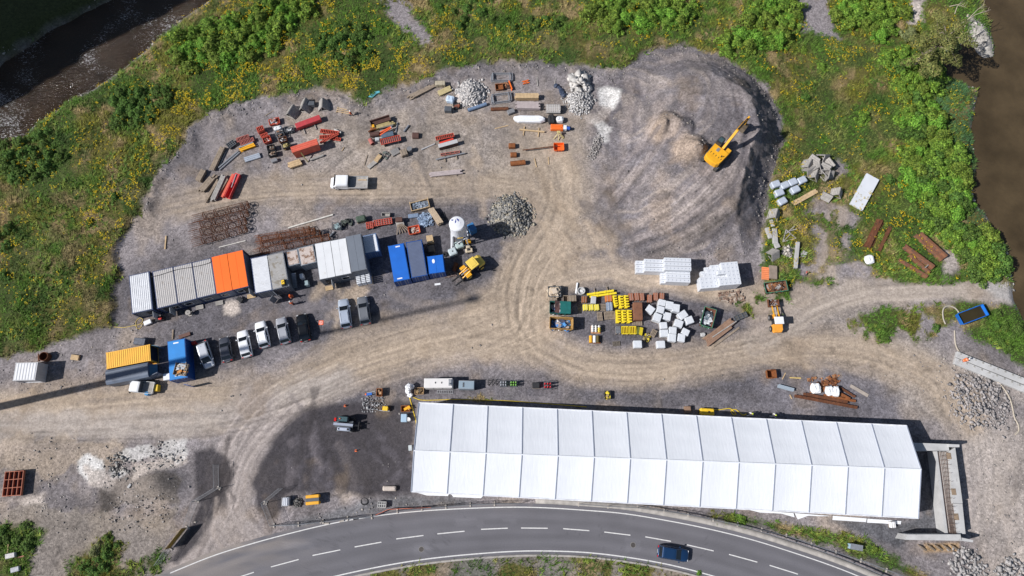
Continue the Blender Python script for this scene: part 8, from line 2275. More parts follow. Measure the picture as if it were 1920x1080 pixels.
 def pallets(label,px,py,w,d,deg,h,n,group=None,mat=None):
  loc,lx,ly,rz=at(px,py,w,d,deg,h)
  t=thing("pallet_stack",label,"pallet stack",loc,rz,group);mat=mat or WOOD2()
  k=max(1,int(h/.15))
  for i in range(k):
   z=i*h/k;m=MB()
   for j in range(n):
    x0=-lx/2+lx*j/n;m.box(x0+.02,x0+lx/n-.05,-ly/2,ly/2,z+.10,z+.13)
   m.build("deck",mat,t)
   MB().box(-lx/2,lx/2,-ly/2,-ly/2+.1,z,z+.099).box(-lx/2,lx/2,-.05,.05,z,z+.099).box(-lx/2,lx/2,ly/2-.1,ly/2,z,z+.099).build("skid",mat,t)
 g="brown pallets among the stacks"
 pallets("brown pallet stack right of the three small yellow packs",1131,576,10,13,-3,.6,4,g)
 pallets("brown pallet stack with a slanting board, left of the two below the small yellow packs",1125,593,10,16,4,.45,4,g)
 pallets("wide brown pallet stack, right of the two below the small yellow packs",1143.5,591,21,15,4,.45,8,g)
 pallets("dark flat pallet alone at the bottom of the stacks",1156,644,15,9,5,.2,5,g,M("dark_pallet",(.13,.11,.09),.9,0,.4,6))
 pallets("tilted brown pallet stack beside the white wrapped packs",1226,624,10,13,-30,.7,4,g)
 bale("steel_stack","long rusty brown stack of sheets between the yellow brackets and white packs",1196.6,583,17,34,-1,1.6,M("brown_sheet_rust",(.21,.095,.055),.8,.1,.15,1.2,0,.3,(.15,.07,.045),.55,2),cat="steel stack")
 pallets("low timber offcuts at the foot of the long rusty stack",1195,606,19,8,0,.3,6,g)
 g="red-brown brick packs"
 names=("leftmost","second from the left","third from the left","fourth and lower-set","second from the right","rightmost")
 for i,(x,y,dg)in enumerate(((1184,556,5),(1194.2,555.6,3),(1204,556,1),(1218.8,559,-5),(1230.2,555.2,-4),(1241.5,556,-6))):
  bale("brick_pack",names[i]+(" of the red-brown brick packs along the top of the stacks"),x,y,8.8,14.5,dg,.9,M("red_brown_brick",(.30,.11,.06),.85,0,.2,5,.3),g,strap=WOOD3())
 loc,lx,ly,rz=at(1117,617,18,13,-2,.2);
 t=thing("wooden_pallet","orange-stained pallet under the white and yellow canisters","pallet",loc,rz)
 MB().box(-lx/2,lx/2,-ly/2-.15,ly/2,.1,.14).build("deck",M("orange_stain_wood",(.45,.22,.10),.85),t)
 for s in(-1,0,1):MB().box(s*(lx/2-.08)-.05,s*(lx/2-.08)+.05,-ly/2-.1,ly/2,0,.099).build("skid",WOOD2(),t)
 for i in range(3):
  for j in range(3):
   x=-lx/2+.25+i*(lx-.5)/2;yy=-ly/2+.2+j*(ly-.4)/2
   w_=loc+Vector((x*math.cos(rz)-yy*math.sin(rz),x*math.sin(rz)+yy*math.cos(rz),.14))
   yel=(i==2 and j<2)
   lab=("yellow canister in the right column of the canister pallet" if yel else "white canister on the orange-stained pallet")
   c=thing("canister",lab,"canister",w_,0,"yellow canisters" if yel else "white canisters")
   MB().loft([[(r*math.cos(2*math.pi*k/14),r*math.sin(2*math.pi*k/14),z)for k in range(14)]for r,z in((.22,0),(.23,.1),(.23,.55),(.15,.7),(.07,.76))]).build("barrel",M("canister_yellow",(.75,.55,.08),.4)if yel else M("canister_white",(.72,.70,.67),.4),c)
   MB().tube((0,0,.76),(0,0,.80),.06,8).build("cap",BLACK(),c)
 for i,(px,mt,lab)in enumerate(((1108,MACH(),"yellow roll standing left of the white roll on the rust rack"),(1115,M("roll_white",(.72,.72,.72),.5),"white roll between the yellow and dark rolls on the rust rack"),(1121,M("roll_dark",(.10,.075,.02),.6),"dark roll right of the white roll on the rust rack"))):
  pipe("plastic_roll",lab,px,629,px,642,.26,mt,"rolls on the rust rack",cat="roll",z=.4)
 q=P(1115,637,.3);t=thing("rust_rack","low rust-orange rack carrying three rolls","rack",(q.x,q.y,0))
 MB().box(-.9,.9,-.55,-.45,.05,.3).box(-.9,.9,.45,.55,.05,.3).build("rail",rust2,t)
 for s in(-.8,0,.8):MB().box(s-.05,s+.05,-.44,.44,.05,.15).build("cross_bar",rust2,t)
 grid_panel("steel_grating","grey steel frames standing left of the two yellow frames",1159,618.6,9,13,0,.7,STEEL(),3,4,cat="grating",face=M("grating_shadow",(.1,.095,.09)))  # facing here is painted shade behind the frames
 g="yellow frame stacks"
 for px,lab in((1172,"yellow frame stack, left of the pair at the bottom of the stacks"),(1186.5,"yellow frame stack, right of the pair at the bottom of the stacks")):
  grid_panel("formwork_tray",lab,px,619,13,15,0,.8,yf,4,1,face=rust2,group=g,cat="frame stack")
 loc,lx,ly,rz=at(1200,620,11,14,-12,.8)
 t=thing("yellow_sheet_stack","yellow sheet leaning on a dark box right of the yellow frames","sheet stack",loc,rz)
 MB().box(-lx/2,-lx*.1,-ly/2,ly/2,0,.75).build("dark_box",M("olive_dark",(.12,.14,.03),.7),t)
 MB().add([(-lx*.08,-ly/2,.78),(lx/2,-ly/2,.62),(lx/2,ly/2,.62),(-lx*.08,ly/2,.78),(-lx*.08,-ly/2,.72),(lx/2,-ly/2,.05),(lx/2,ly/2,.05),(-lx*.08,ly/2,.72)],[(0,1,2,3),(4,7,6,5),(0,4,5,1),(1,5,6,2),(2,6,7,3),(3,7,4,0)]).build("sheet",yf,t)
 scrap_in("yellow_fittings","yellow fittings heaped on the ground below the yellow frames",P(1213,634),-.4,(-.45,.45,-.6,.6),.5,40,[(.7,.55,.04),(.35,.3,.2),(.15,.12,.05)],.3)
 g="white film-wrapped packs"
 W_=WRAP()
 L=[(1219.6,579.7,15,14,-38,1.1,"tilted white pack right beside the long rusty stack"),(1241.7,567,14,12,-15,1.5,"white pack at the upper end of the column of three leaning packs"),(1239,580,14,13,-18,1.5,"white pack in the middle of the column of three leaning packs"),(1233,594.5,15,15,-22,1.5,"white pack at the lower end of the column of three leaning packs"),(1255.8,572,14,15,-12,1.6,"white pack in the top row, left of the pair beside the leaning column"),(1268,577,14,15,-10,1.6,"white pack in the top row, right of the pair beside the leaning column"),(1251,592.5,15,15,-14,1.2,"white pack in the middle between the leaning column and the two turned packs"),(1280.7,590,17,14,32,1.4,"turned white pack nearest the green scrap skip, upper one"),(1293,600,15,14,18,1.5,"turned white pack nearest the green scrap skip, lower one"),(1273,606,16,14,-22,1.3,"white pack left below the turned packs"),(1244.4,610,14,13,3,1.0,"white pack with a dark slit at the left of the lower group"),(1245.8,624.5,16,14,2,1.1,"plain white pack below the one with a dark slit"),(1262,619,14,13,-8,1.3,"white pack with a dark square patch of shade in the lower group"),(1260.5,633,15,15,-8,1.2,"white pack under the one with the shaded patch"),(1286,622,14,12,-28,1.2,"white pack at the right end of the lower group"),(1278,633,14,15,-12,1.2,"white pack at the bottom right of the lower group"),(1196,645,16,14,0,1.2,"white pack on a pallet alone, the left of two below the stacks"),(1239.5,645.5,16,14,1,1.2,"white pack with a beige side, the right of two below the stacks")]
 for x,y,w_,d_,dg,h,lab in L:bale("wrapped_pack",lab,x,y,w_,d_,dg,h,W_,g)
 skip("dark green rimmed skip of silvery scrap right of the white packs",[(1321,574),(1343,581),(1335.5,615.5),(1314,609)],1.5,M("skip_brown",(.17,.075,.05),.7,0,.2,1),rim=M("skip_rim_green",(.05,.22,.13),.6),fill=("silver_scrap","silvery metal scrap in the dark green rimmed skip",[(.22,.28,.32),(.42,.47,.5),(.08,.10,.12),(.6,.62,.65)],.5,90,.8))
 boards("timber_planks","broad stack of reddish-brown planks right of the scrap skip",1326,640,1374,603,17,.5,5,2,M("brown_plank",(.26,.16,.11),.85,0,.2,1.6),cat="timber stack",jitter=.4)
 plank("timber_piece","thin pale batten lying on the reddish-brown planks",1336,632,1381,602,.16,.10,WOOD3(),z=.52)
 plank("timber_piece","long dark plank lying apart below the reddish-brown planks",1338,649,1386,614,.3,.15,WOOD2())
 plank("timber_piece","thin brown plank above the reddish-brown planks' left end",1316,635,1346,618,.2,.12,WOOD2())
 grid_panel("steel_grating","dark steel rack frame above the end of the reddish-brown planks",1389,593,26,10,22,.5,DKGREY(),3,2,cat="rack",face=M("grating_shadow",(.1,.095,.09)))  # facing here is a dark sheet for the shade under the rack
 scrap_in("timber_offcuts","scattered grey-brown timber offcuts above the rack frame",P(1370,557),.15,(-1.8,1.8,-.8,.8),.25,60,[(.28,.2,.15),(.36,.3,.25),(.2,.13,.1)],.8,long=.9)
 q=P(1317,628);tag(MB().bag(-.35,.35,-.28,.28,0,.45,.3).build("stone",CONC(),loc=q),"single pale stone below the green rimmed skip","stone")
def build_block_stacks():
 """white film-wrapped block packs, one object per pack, in the three stacks by the dirt way"""
 m=MB()
 hx,hy,hz=.335,.325,.98
 m.bbox(-hx,hx,-hy,hy,0,hz,.03)
 proto=m.build("block_pack",M("block_film",(.60,.62,.66),.4,0,.09,3,.4))
 tab=MB().cbox(.05,0,hz+.001,.10,.15,.012).build("label_tab",M("tab_grey",(.25,.28,.36),.6),proto)
 dk=MB().box(-hx-.006,hx+.006,-.03,.03,.02,hz+.005).build("band",M("band_white",(.60,.62,.67),.5),proto)
 first=[True]
 tag(proto,"x","block pack")
 def put(x,y,k,a,lab,grp):
  z=k*(hz+.01)
  if first[0]:
   o=proto;first[0]=False
  else:
   o=copy_tree(proto)
  o.location=(x,y,z);o.rotation_euler=(0,0,a+rng.uniform(-.015,.015));o['label']=lab;o['group']=grp
  tag(o,lab,"block pack",grp)
 def stack(c4,nx,ny,hts,lab,grp,zt):
  """hts[i] = layers in column i; corners given at the height of the right-hand end"""
  c,lx,ly,a=rect(c4,zt)
  for i in range(nx):
   for j in range(ny):
    n=hts[i][j]if isinstance(hts[i],(list,tuple))else hts[i]
    x=-lx/2+lx*(i+.5)/nx;y=ly/2-ly*(j+.5)/ny
    X=c.x+x*math.cos(a)-y*math.sin(a);Y=c.y+x*math.sin(a)+y*math.cos(a)
    for k in range(n):
     low=hts[i-1][j]if i and isinstance(hts[i-1],(list,tuple))else(hts[i-1]if i else 0)
     seen=k==n-1 or j==ny-1 or i in(0,nx-1)or k>=low
     if seen:put(X,Y,k,a,lab,grp)
 stack([(1197,481),(1296,484),(1295,508),(1196,505)],14,3,[1,1,2,2,2,2,2,3,3,3,3,3,3,3],"white film-wrapped block pack in the long upper stack by the dirt way","white packs of the long upper stack",2.9)
 stack([(1242,505),(1295,507),(1293,530),(1241,528)],7,3,[1,2,2,2,2,2,2],"white film-wrapped block pack in the short stack just below the long one","white packs of the short stack",1.95)
 H5=[[0,0,0,2,2,2],[0,1,2,2,2,2],[1,2,2,2,2,2],[2,2,2,2,2,2],[2,2,3,2,3,3],[3,3,3,2,3,3],[3,3,3,3,3,3],[3,3,3,3,3,3],[3,3,3,3,3,3]]
 stack([(1314,497),(1382,493),(1387,533),(1310,541)],9,6,H5,"white film-wrapped block pack in the big stepped stack on the right","white packs of the stepped stack",2.4)
def build_right_bank():
 g="grey wrapped blocks by the spoil heap"
 gw=M("grey_film_wrap",(.42,.46,.53),.45,0,.15,3,.5)
 for x,y,dg,lab in((1455.6,344,20,"grey wrapped block at the far left of the upper row under the flowers"),(1472.5,346,24,"small grey wrapped block second from the left in the upper row"),(1487.5,340,24,"big grey wrapped block in the middle of the upper row"),(1505,336.5,24,"grey wrapped block at the right of the upper row touching the trestles"),(1462.5,360,18,"grey wrapped block at the left of the lower row"),(1492.5,354,24,"grey wrapped block at the right of the lower row"),(1468,376,28,"grey wrapped block with a dark slot, nearest the long planks")):
  z=gat(x,y)
  bale("wrapped_block",lab,x,y,17,13,dg,1.0,gw,g,ground=z,pallet=False,bevel=.12,cat="wrapped block")
 g="trestles heaped beside the grey blocks"
 T=[(1515,309,1.7,60,0,0),(1526,299,1.6,-40,0,.3),(1541,297,1.5,20,30,.3),(1557,306,1.7,-60,0,0),(1518,320,1.7,30,0,0),(1531,318,1.6,75,25,.5),(1545,314,1.6,-30,0,.5),(1528,327,1.8,65,0,0),(1553,326,1.6,12,0,0),(1541,331,1.5,35,90,.9)]
 W_=("at the far left","at the top left","at the very top","at the right end","at the middle left","in the middle, tipped up,","in the middle right","at the front with an open end","at the front right with a flat side","half buried at the front")
 for i,(x,y,l,dg,tip,dz)in enumerate(T):
  trestle("grey boarded trestle %s of the heap of trestles"%W_[i],x,y,l,dg,g,zg=gat(x,y),tip=tip,s=.95,z=dz)
 trestle("grey trestle lying flat left of the open three-cornered one by the white slabs",1551,367,1.6,-30,zg=gat(1551,367),s=.75)
 trestle("open three-cornered trestle right of the flat one by the white slabs",1571,361,1.4,70,zg=gat(1571,361),s=.95)
 boards("timber_planks","two long tan planks on bearers between the grey blocks and the single trestles",1486,383,1531,358,9,.35,2,1,WOOD(),cat="timber stack")
 bpy.data.objects[[o.name for o in bpy.data.objects if o.get('label')=="two long tan planks on bearers between the grey blocks and the single trestles"][0]].location.z=gat(1508,370)
 c,lx,ly,a=rect([(1625.6,325),(1648.7,337.5),(1617.5,394),(1593.7,381)],.7)
 z=gat(1622,360)
 for s,lab in((1,"big white concrete slab, the upper of two lying end to end"),(-1,"big white concrete slab, the lower of two lying end to end")):
  t=thing("concrete_slab",lab,"slab",(c.x,c.y,z-.1),a,"white slabs in the meadow")
  y0,y1=(.015,ly/2)if s>0 else(-ly/2,-.015)
  MB().bbox(-lx/2,lx/2,y0,y1,.15,.62,.02).build("slab_body",M("white_slab",(.60,.62,.66),.7,0,.05,1),t)
  MB().box(-lx/2+.1,lx/2-.1,(y0+y1)/2-.1,(y0+y1)/2+.1,0,.149).build("bearer",WOOD2(),t)
 g="broken concrete along the heap foot"
 cg=M("old_concrete",(.40,.39,.38),.9,0,.15,1.5,.3)
 zz=gat(1450,440)
 trestle("grey trestle with an open end nearest the spoil heap",1453,402,1.7,70,zg=gat(1453,402),s=.95)
 trestle("wedge-shaped grey trestle above the orange sheet",1451,476,1.5,30,zg=gat(1451,476),s=.95)
 for x1,y1,x2,y2,w_,h,lab in((1439,426,1446,446,.65,.5,"whitish concrete block lying along the heap foot"),(1453,428,1455,456,.8,.5,"grey concrete slab right of the whitish block"),(1446,412,1451,424,.6,.4,"small pale concrete piece under the open-ended trestle"),(1455,454,1460,464,.8,.4,"leaning concrete piece at the lower end of the grey slab")):
  c,l,a=axis(x1,y1,x2,y2,h+zz)
  o=MB().bbox(-l/2,l/2,-w_/2,w_/2,0,h,.04).build("concrete_block",cg,loc=(c.x,c.y,zz-.05),rz=a)
  tag(o,lab,"concrete block",g)
 p=P(1476,446);z=gz(p.x,p.y);t=thing("timber_rack","open three-cornered timber frame lying in the weeds","frame",(p.x,p.y,z),.2)
 A,B,Cc=(-1.1,-.6,.1),(1.2,-.45,.1),(-.1,1.2,.5)
 for u,v in((A,B),(B,Cc),(Cc,A),(A,(.5,.4,.3)),((-.6,.4,.25),(1.4,1.5,.5)),((0,.9,.3),(1.7,1.0,.4))):MB().bar(u,v,.13).build("bar",WOOD3(),t)
 z=gat(1495,478)
 c,l,a=axis(1497,453,1492.5,502,.6+z)
 o=MB().bbox(-l/2,l/2,-.28,.28,0,.6,.03).build("concrete_beam",cg,loc=(c.x,c.y,z),rz=a);tag(o,"long pale concrete beam standing in the weeds right of the orange sheet","beam")
 z=gat(1506,477);p=P(1506,477,z)
 o=MB().prism([(-.5,-.5),(.3,-.4),(.75,.25),(.1,.65),(-.5,.1)],0,.12).build("concrete_plate",cg,loc=(p.x,p.y,z));tag(o,"flat grey broken plate right of the long concrete beam","plate")
 z=gat(1442,512)
 loc,lx,ly,rz=at(1436,512,13,24,-6,.5,z)
 t=thing("ribbed_sheet","orange ribbed panel lying left of a brown board above the rusty skip","panel",loc,rz)
 MB().profx([(-ly/2,.1)]+[(y_,.3+.12*(k%2))for k,y_ in enumerate(np.linspace(-ly/2,ly/2,14))]+[(ly/2,.1)],-lx/2,lx/2).build("ribbed_sheet",M("peach_orange",(.72,.24,.10),.7,0,.1,2),t)
 loc,lx,ly,rz=at(1450,510,15,26,-6,.4,z)
 o=MB().bbox(-lx/2,lx/2,-ly/2,ly/2,0,.4,.03).build("board_stack",M("grey_brown_board",(.25,.20,.16),.9,0,.2,2),loc=loc,rz=rz);tag(o,"grey-brown board stack right of the orange ribbed panel","board stack")
 skip("rusty skip heaped with brown scrap beside the small orange loader",[(1433,530),(1475,525.5),(1476.5,544),(1436,550)],1.2,M("skip_rust",(.12,.06,.035),.8,0,.3,2),rim=M("skip_rim_green",(.05,.22,.13)),fill=("steel_scrap","brown and grey scrap heaped in the rusty skip",[(.22,.10,.05),(.30,.28,.27),(.12,.07,.05),(.36,.16,.07)],.5,130,1.1))
 p=P(1511,514);t=thing("striped_post","red and white striped post leaning at the edge of the dirt way","post",p)
 MB().cbox(0,0,0,.4,.4,.08).build("foot",BLACK(),t)
 for k in range(4):MB().tube((0-.06*k,.02*k,.08+k*.22),(-.06*(k+1),.02*(k+1),.08+(k+1)*.22),.10,10).build("band",M("bollard_white",(.75,.73,.72),.5)if k%2==0 else M("bollard_red",(.6,.06,.05),.5),t)
 bigbag("white bulk bag standing in the grass left of the rusty sheet piles",1632.6,485,14,16,10,.9,M("bright_bag",(.78,.79,.80),.6,0,.08,4,.5),zg=gat(1632,487))
 g="rusty sheet piles"
 zz=gat(1640,440)
 sheetpile("broad dark rusty sheet pile, the leftmost in the grass",1653,412,1628,464,15,zz,.1,RUST(),g)
 sheetpile("dark rusty sheet pile half overgrown beside the leftmost one",1671,425,1648.6,471,11,zz,0,RUST(),g)
 zz=gat(1735,480)
 br=M("sheet_pile_brown",(.22,.10,.055),.8,.2,.25,1.5,.2,.3,(.13,.075,.06),.52,2)
 for i,(x1,y1,x2,y2,w_,lift,lab)in enumerate(((1697,460,1752,500,13,.4,"uppermost of the big stack of rusty sheet piles"),(1701,466,1748,504,12,0,"rusty sheet pile under the uppermost one of the big stack"),(1686,486,1740,518,11,0,"lowest rusty sheet pile of the big stack, nearest the dirt way"),(1706,477,1744,510,9,.2,"rusty sheet pile in the middle of the big stack"),(1717,440,1768,486,12,0,"rusty sheet pile under the crossed one at the upper right"),(1727,436,1776,480,10,.4,"rusty sheet pile crossed over its neighbour at the upper right"))):
  sheetpile(lab,x1,y1,x2,y2,w_,zz,lift,br,g)
 q=P(1738,499,zz+.9);tag(MB().bar((-.3,-.25,0),(.3,.25,0),.12,.12).build("timber_block",WOOD3(),loc=(q.x,q.y,zz+.83)),"short grey timber lying across the big stack of sheet piles","timber")
 skip("bright blue skip full of dark water at the end of the grass",[(1796,588),(1845,569.5),(1852,591),(1806,608.5)],1.3,M("skip_blue",(.01,.14,.52),.5,0,.1,1),water=True,inside=M("skip_pink",(.42,.22,.16),.7),zg=gat(1825,592))
 def hose(label,pts,r,mat,cat="hose"):
  q=[]
  for x,y in catmull(pts,5):
   z=gat(x,y);v=P(x,y,z);q.append(Vector((v.x,v.y,z+r)))
  o=q[0].copy();m=MB().path([p-o for p in q],r,6)
  tag(m.build("water_hose",mat,loc=o),label,cat)
 hm=M("hose_beige",(.44,.385,.31),.7,0,.1,3)
 hose("long beige hose winding from the channel past the slab heap",[(1789,620),(1790,640),(1793,652),(1800,663),(1812,680),(1837,699),(1860,710),(1875,721),(1890,742),(1897,762),(1901,782),(1908,796),(1909,808),(1903,815)],.10,hm)
 hose("grey hose looping from the blue skip over a sandy patch",[(1797,586),(1790,578),(1780,574),(1771,576),(1767,584),(1768,598),(1772,608)],.10,M("hose_grey",(.42,.38,.32),.7,0,.1,3))
def build_south():
 rust,rust2=RUST(),RUST2()
 c,lx,ly,a=rect([(795,709.5),(848,709),(848.5,727),(795,727)],2.2)
 t=thing("generator_set","long white generator container above the tent's left end","generator",c,a)
 MB().bbox(-lx/2,lx/2,-ly/2,ly/2,.15,2.2,.05).build("housing",M("gen_white",(.68,.66,.65),.5,0,.06,1),t)
 MB().box(-lx/2+.05,lx/2-.05,-ly/2,ly/2,0,.149).build("skid",DKGREY(),t)
 for x in(-lx*.1,lx*.12):MB().cbox(x,.05,2.2,.1,.25,.08).build("lifting_eye",BLACK(),t)
 MB().bbox(lx*.36,lx*.47,-ly*.3,ly*.4,2.2,2.3).build("exhaust_grille",STEEL(),t)
 MB().tube((lx*.42,-ly*.1,2.3),(lx*.42,-ly*.1,2.55),.09,10).build("exhaust",DKGREY(),t)
 for k in range(3):MB().box(-lx/2+.2+k*lx*.32,-lx/2+.2+k*lx*.32+lx*.26,-ly/2-.02,-ly/2-.001,.4,1.9).build("side_door",M("gen_white",(.68,.66,.65)),t)
 c,lx,ly,a=rect([(860,713.5),(889,714),(889.5,730),(860,729)],1.6)
 t=thing("fuel_tank","grey-blue fuel tank box right of the long white generator","tank",c,a)
 tk=M("tank_slate",(.24,.31,.37),.5,0,.08,1)
 MB().bbox(-lx/2,lx/2,-ly/2,ly/2,.1,1.6,.06).build("tank_body",tk,t)
 MB().box(-lx/2,lx/2,-ly/2,-ly/2+.06,1.601,1.66).box(-lx/2,lx/2,ly/2-.06,ly/2,1.601,1.66).build("edge_rail",STEEL(),t)
 MB().cbox(-lx*.2,0,1.6,.2,.7,.06).build("hatch",DKGREY(),t)
 MB().box(-lx/2,lx/2,-ly/2+.1,ly/2-.1,0,.099).build("skid",DKGREY(),t)
 c,l,a=axis(819,734.5,850,735,.1)
 t=thing("aluminium_ladder","ladder lying on the ground below the long white generator","ladder",(c.x,c.y,.03),a)
 MB().bar((-l/2,-.2,.04),(l/2,-.2,.04),.06).bar((-l/2,.2,.04),(l/2,.2,.04),.06).build("stile",STEEL(),t)
 for k in range(9):MB().bar((-l/2+(k+.5)*l/9,-.17,.04),(-l/2+(k+.5)*l/9,.17,.04),.05).build("rung",STEEL(),t)
 crate("timber_crate","rust-brown crate beside the blue tool left of the tent",711,735.5,10,14,0,.9,RUST2(),fill=("timber_blocks","brown blocks in the crate left of the tent",[(.4,.24,.13),(.3,.18,.1)],.3,14,.9))
 q=P(695,739,.4);t=thing("breaker_tool","blue and orange tool lying left of the rust-brown crate","tool",(q.x,q.y,0),math.radians(8))
 MB().bbox(-.8,.2,-.12,.25,.1,.35).build("tool_body",M("tool_blue",(.03,.14,.50),.5),t)
 MB().bar((.2,.1,.2),(.75,.15,.15),.12).bar((-.6,.3,.2),(.7,.35,.2),.08).build("shaft",STEEL(),t)
 MB().ball((-.75,.1,.3),.16,.16,.12).build("orange_knob",ORANGE(),t)
 q=P(770,733);t=thing("tarpaulin","crumpled white sheet hung over a switch post at the tent's corner","tarpaulin",(q.x,q.y,0),.2)
 MB().cbox(.1,.1,0,.3,.3,1.5).build("post",STEEL(),t)
 for(x,y,z,r)in((-.1,.5,.9,.5),(-.35,-.1,.6,.45),(-.2,-.6,.35,.4),(.4,.55,.6,.35)):
  MB().ball((x,y,z),r,r,r*.9,9,6,.7).build("fold",M("bright_sheet",(.78,.78,.80),.6,0,.05,3),t)
 crate("timber_crate","tan crate right of the crumpled white sheet",786,733,16,12,2,.7,M("tan_crate",(.34,.22,.12),.85),fill=("cables","dark cables in the tan crate",[(.1,.08,.06),(.3,.2,.1)],.35,14,.8))
 pts=[P(x,y,.04)for x,y in catmull([(768,745),(772,760),(776,775),(780,790),(781,800)],5)]
 o=pts[0].copy();tag(MB().path([p-o for p in pts],.07,5).build("yellow_cable",M("cable_yellow",(.70,.50,.04),.6),loc=o),"yellow cable running down along the tent's west end","cable")
 pts=[P(x,y,.04)for x,y in catmull([(775,745),(790,750),(820,750),(850,749),(900,750),(960,752),(1040,758),(1100,763)],5)]
 o=pts[0].copy();tag(MB().path([p-o for p in pts],.06,5).build("yellow_cable",M("cable_yellow",(.7,.5,.04)),loc=o),"long yellow cable running along the tent's north side","cable")
 pts=[P(x,y,.04)for x,y in catmull([(1330,768),(1350,768),(1368,766),(1376,772),(1380,777),(1374,777),(1371,770),(1380,768),(1392,778),(1400,776)],5)]
 o=pts[0].copy();tag(MB().path([p-o for p in pts],.07,5).build("yellow_cable",M("cable_yellow",(.7,.5,.04)),loc=o),"coiled yellow cable right of the yellow generator at the tent","cable")
 def bottle_rack(label,px,py,w,d,mt,n,group,lab2,h=.9):
  loc,lx,ly,rz=at(px,py,w,d,0,h)
  t=thing("bottle_rack",label,"rack",loc,rz,group)
  MB().box(-lx/2,lx/2,-ly/2,ly/2,0,.08).build("base_plate",DKGREY(),t)
  f=MB()
  for sx in(-1,1):
   for sy in(-1,1):f.bar((sx*lx/2,sy*ly/2,.08),(sx*lx/2,sy*ly/2,h),.05)
  for s in(-1,1):f.bar((-lx/2,s*ly/2,h),(lx/2,s*ly/2,h),.05).bar((s*lx/2,-ly/2,h),(s*lx/2,ly/2,h),.05)
  f.build("rack_frame",DKGREY(),t)
  k=0
  for i in range(n):
   for j in range(2):
    c=thing("gas_bottle",lab2,"gas bottle",(loc.x-lx/2+lx*(i+.5)/n,loc.y-ly*.22+ly*.44*j,.085),0,lab2)
    MB().loft([[(r*math.cos(2*math.pi*q/10),r*math.sin(2*math.pi*q/10),z)for q in range(10)]for r,z in((.13,0),(.135,.05),(.135,.9),(.07,1.08))]).build("cylinder",mt,c)
    MB().tube((0,0,1.08),(0,0,1.18),.035,6).build("valve",STEEL(),c)
 bottle_rack("dark rack of grey bottles, left of the pair with lime bottles",944,719,13,11,M("bottle_grey",(.42,.43,.47),.4),3,"bottle racks above the tent","grey gas bottle with white shoulder in the rack left of the lime bottles")
 bottle_rack("dark rack of lime green bottles above the tent",963,719,13,11,M("bottle_lime",(.25,.55,.10),.4),3,"bottle racks above the tent","lime green gas bottle in the rack above the tent")
 bottle_rack("dark rack of red bottles at the right end of the row above the tent",1027,722,15,14,M("bottle_red",(.62,.03,.04),.4),3,"bottle racks above the tent","bright red gas bottle in the right-hand rack")
 bale("tool_chest","black open chest left of the rack of red bottles",1005,722,14,11,0,.8,BLACK(),cat="box")
 q=P(923,717);t=thing("scaffold_trestle","dark folding scaffold parts left of the grey bottles","scaffold",q,.05)
 for k in range(3):MB().bar((-.8,-.3+k*.25,.1+.1*k),(.8,-.2+k*.25,.15+.1*k),.07).build("tube",BLACK(),t)
 for x in(-.6,.0,.6):MB().bar((x,-.5,.05),(x+.1,.4,.7),.07).build("leg",BLACK(),t)
 crate("pallet_box","pallet box of yellow fittings alone on the dirt above the tent",1139.6,741,11,14,0,.6,BLACK(),fill=("yellow_fittings","yellow fittings in the lone pallet box",[(.75,.6,.05),(.3,.22,.1)],.35,24,1.1))
 bale("yellow_machine","brown low machine box at the tent's edge left of the yellow generator",1290,768,12,13,0,.8,M("brown_machine",(.24,.15,.10),.7,0,.3,4),cat="machine")
 loc,lx,ly,rz=at(1326.7,772,26,13,-4,1.0)
 t=thing("yellow_generator","yellow rounded generator box against the tent's north wall","generator",loc,rz)
 MB().bbox(-lx/2,lx/2,-ly/2,ly/2,.15,1.0,.12).build("housing",YELLOW(),t)
 MB().cbox(lx*.12,0,1.0,.3,.25,.02).build("panel",BLACK(),t);MB().box(-lx/2+.1,lx/2-.1,-ly/2+.05,ly/2-.05,0,.149).build("skid",BLACK(),t)
 loc,lx,ly,rz=at(722,766,16,8,-4,.8)
 t=thing("plate_compactor","small yellow compactor on a rusty plate at the edge of the asphalt","machine",loc,rz)
 MB().box(-lx/2,lx/2,-ly/2,ly/2,.0,.2).build("base_plate",RUST(),t);MB().bbox(-lx*.3,lx*.3,-.3,.35,.201,.8).build("engine",YELLOW(),t)
 MB().bar((-lx/2-.3,-.3,.3),(lx/2,-.3,.3),.1).build("handle",STEEL(),t)
 crate("tool_crate","brown crate holding a yellow machine beside the tent corner",760,766,16,11,3,.6,RUST2())
 q=P(763,765,.7);t=thing("concrete_saw","yellow machine lying in the brown crate beside the tent corner","machine",(q.x,q.y,.17),.5)
 MB().bbox(-.5,.5,-.2,.2,0,.5).build("machine_body",MACH(),t);MB().tube((.3,-.25,.3),(.3,-.32,.3),.3,14).build("blade_guard",MACH(),t)
 bale("water_tank","pale blue box by the tent's west end",757,783.5,11,15,0,1.0,M("pale_blue_box",(.32,.44,.55),.5,0,.08,2),cat="box",pallet=False)
 tag(MB().tube((0,0,0),(0,0,.85),.3,16).hoop((0,0,.85),(0,0,1),.29,.03,16).build("white_drum",M("canister_white",(.72,.7,.67)),loc=P(767,787)),"white drum standing between the pale blue box and the tent","drum")
 c,lx,ly,a=rect([(528.5,932),(541,932),(541,949),(528,950)],1.1)
 t=thing("cage_tank","white caged tank beside black gear near the right-hand gate","tank",c,a)
 MB().bbox(-lx/2+.05,lx/2-.05,-ly/2+.05,ly/2-.05,.15,1.05,.1).build("bladder",M("tank_white",(.62,.64,.70),.4),t)
 cg=MB()
 for k in range(5):
  x=-lx/2+lx*k/4;cg.bar((x,-ly/2,1.1),(x,ly/2,1.1),.03)
  for s in(-1,1):cg.bar((x,s*ly/2,.15),(x,s*ly/2,1.1),.03)
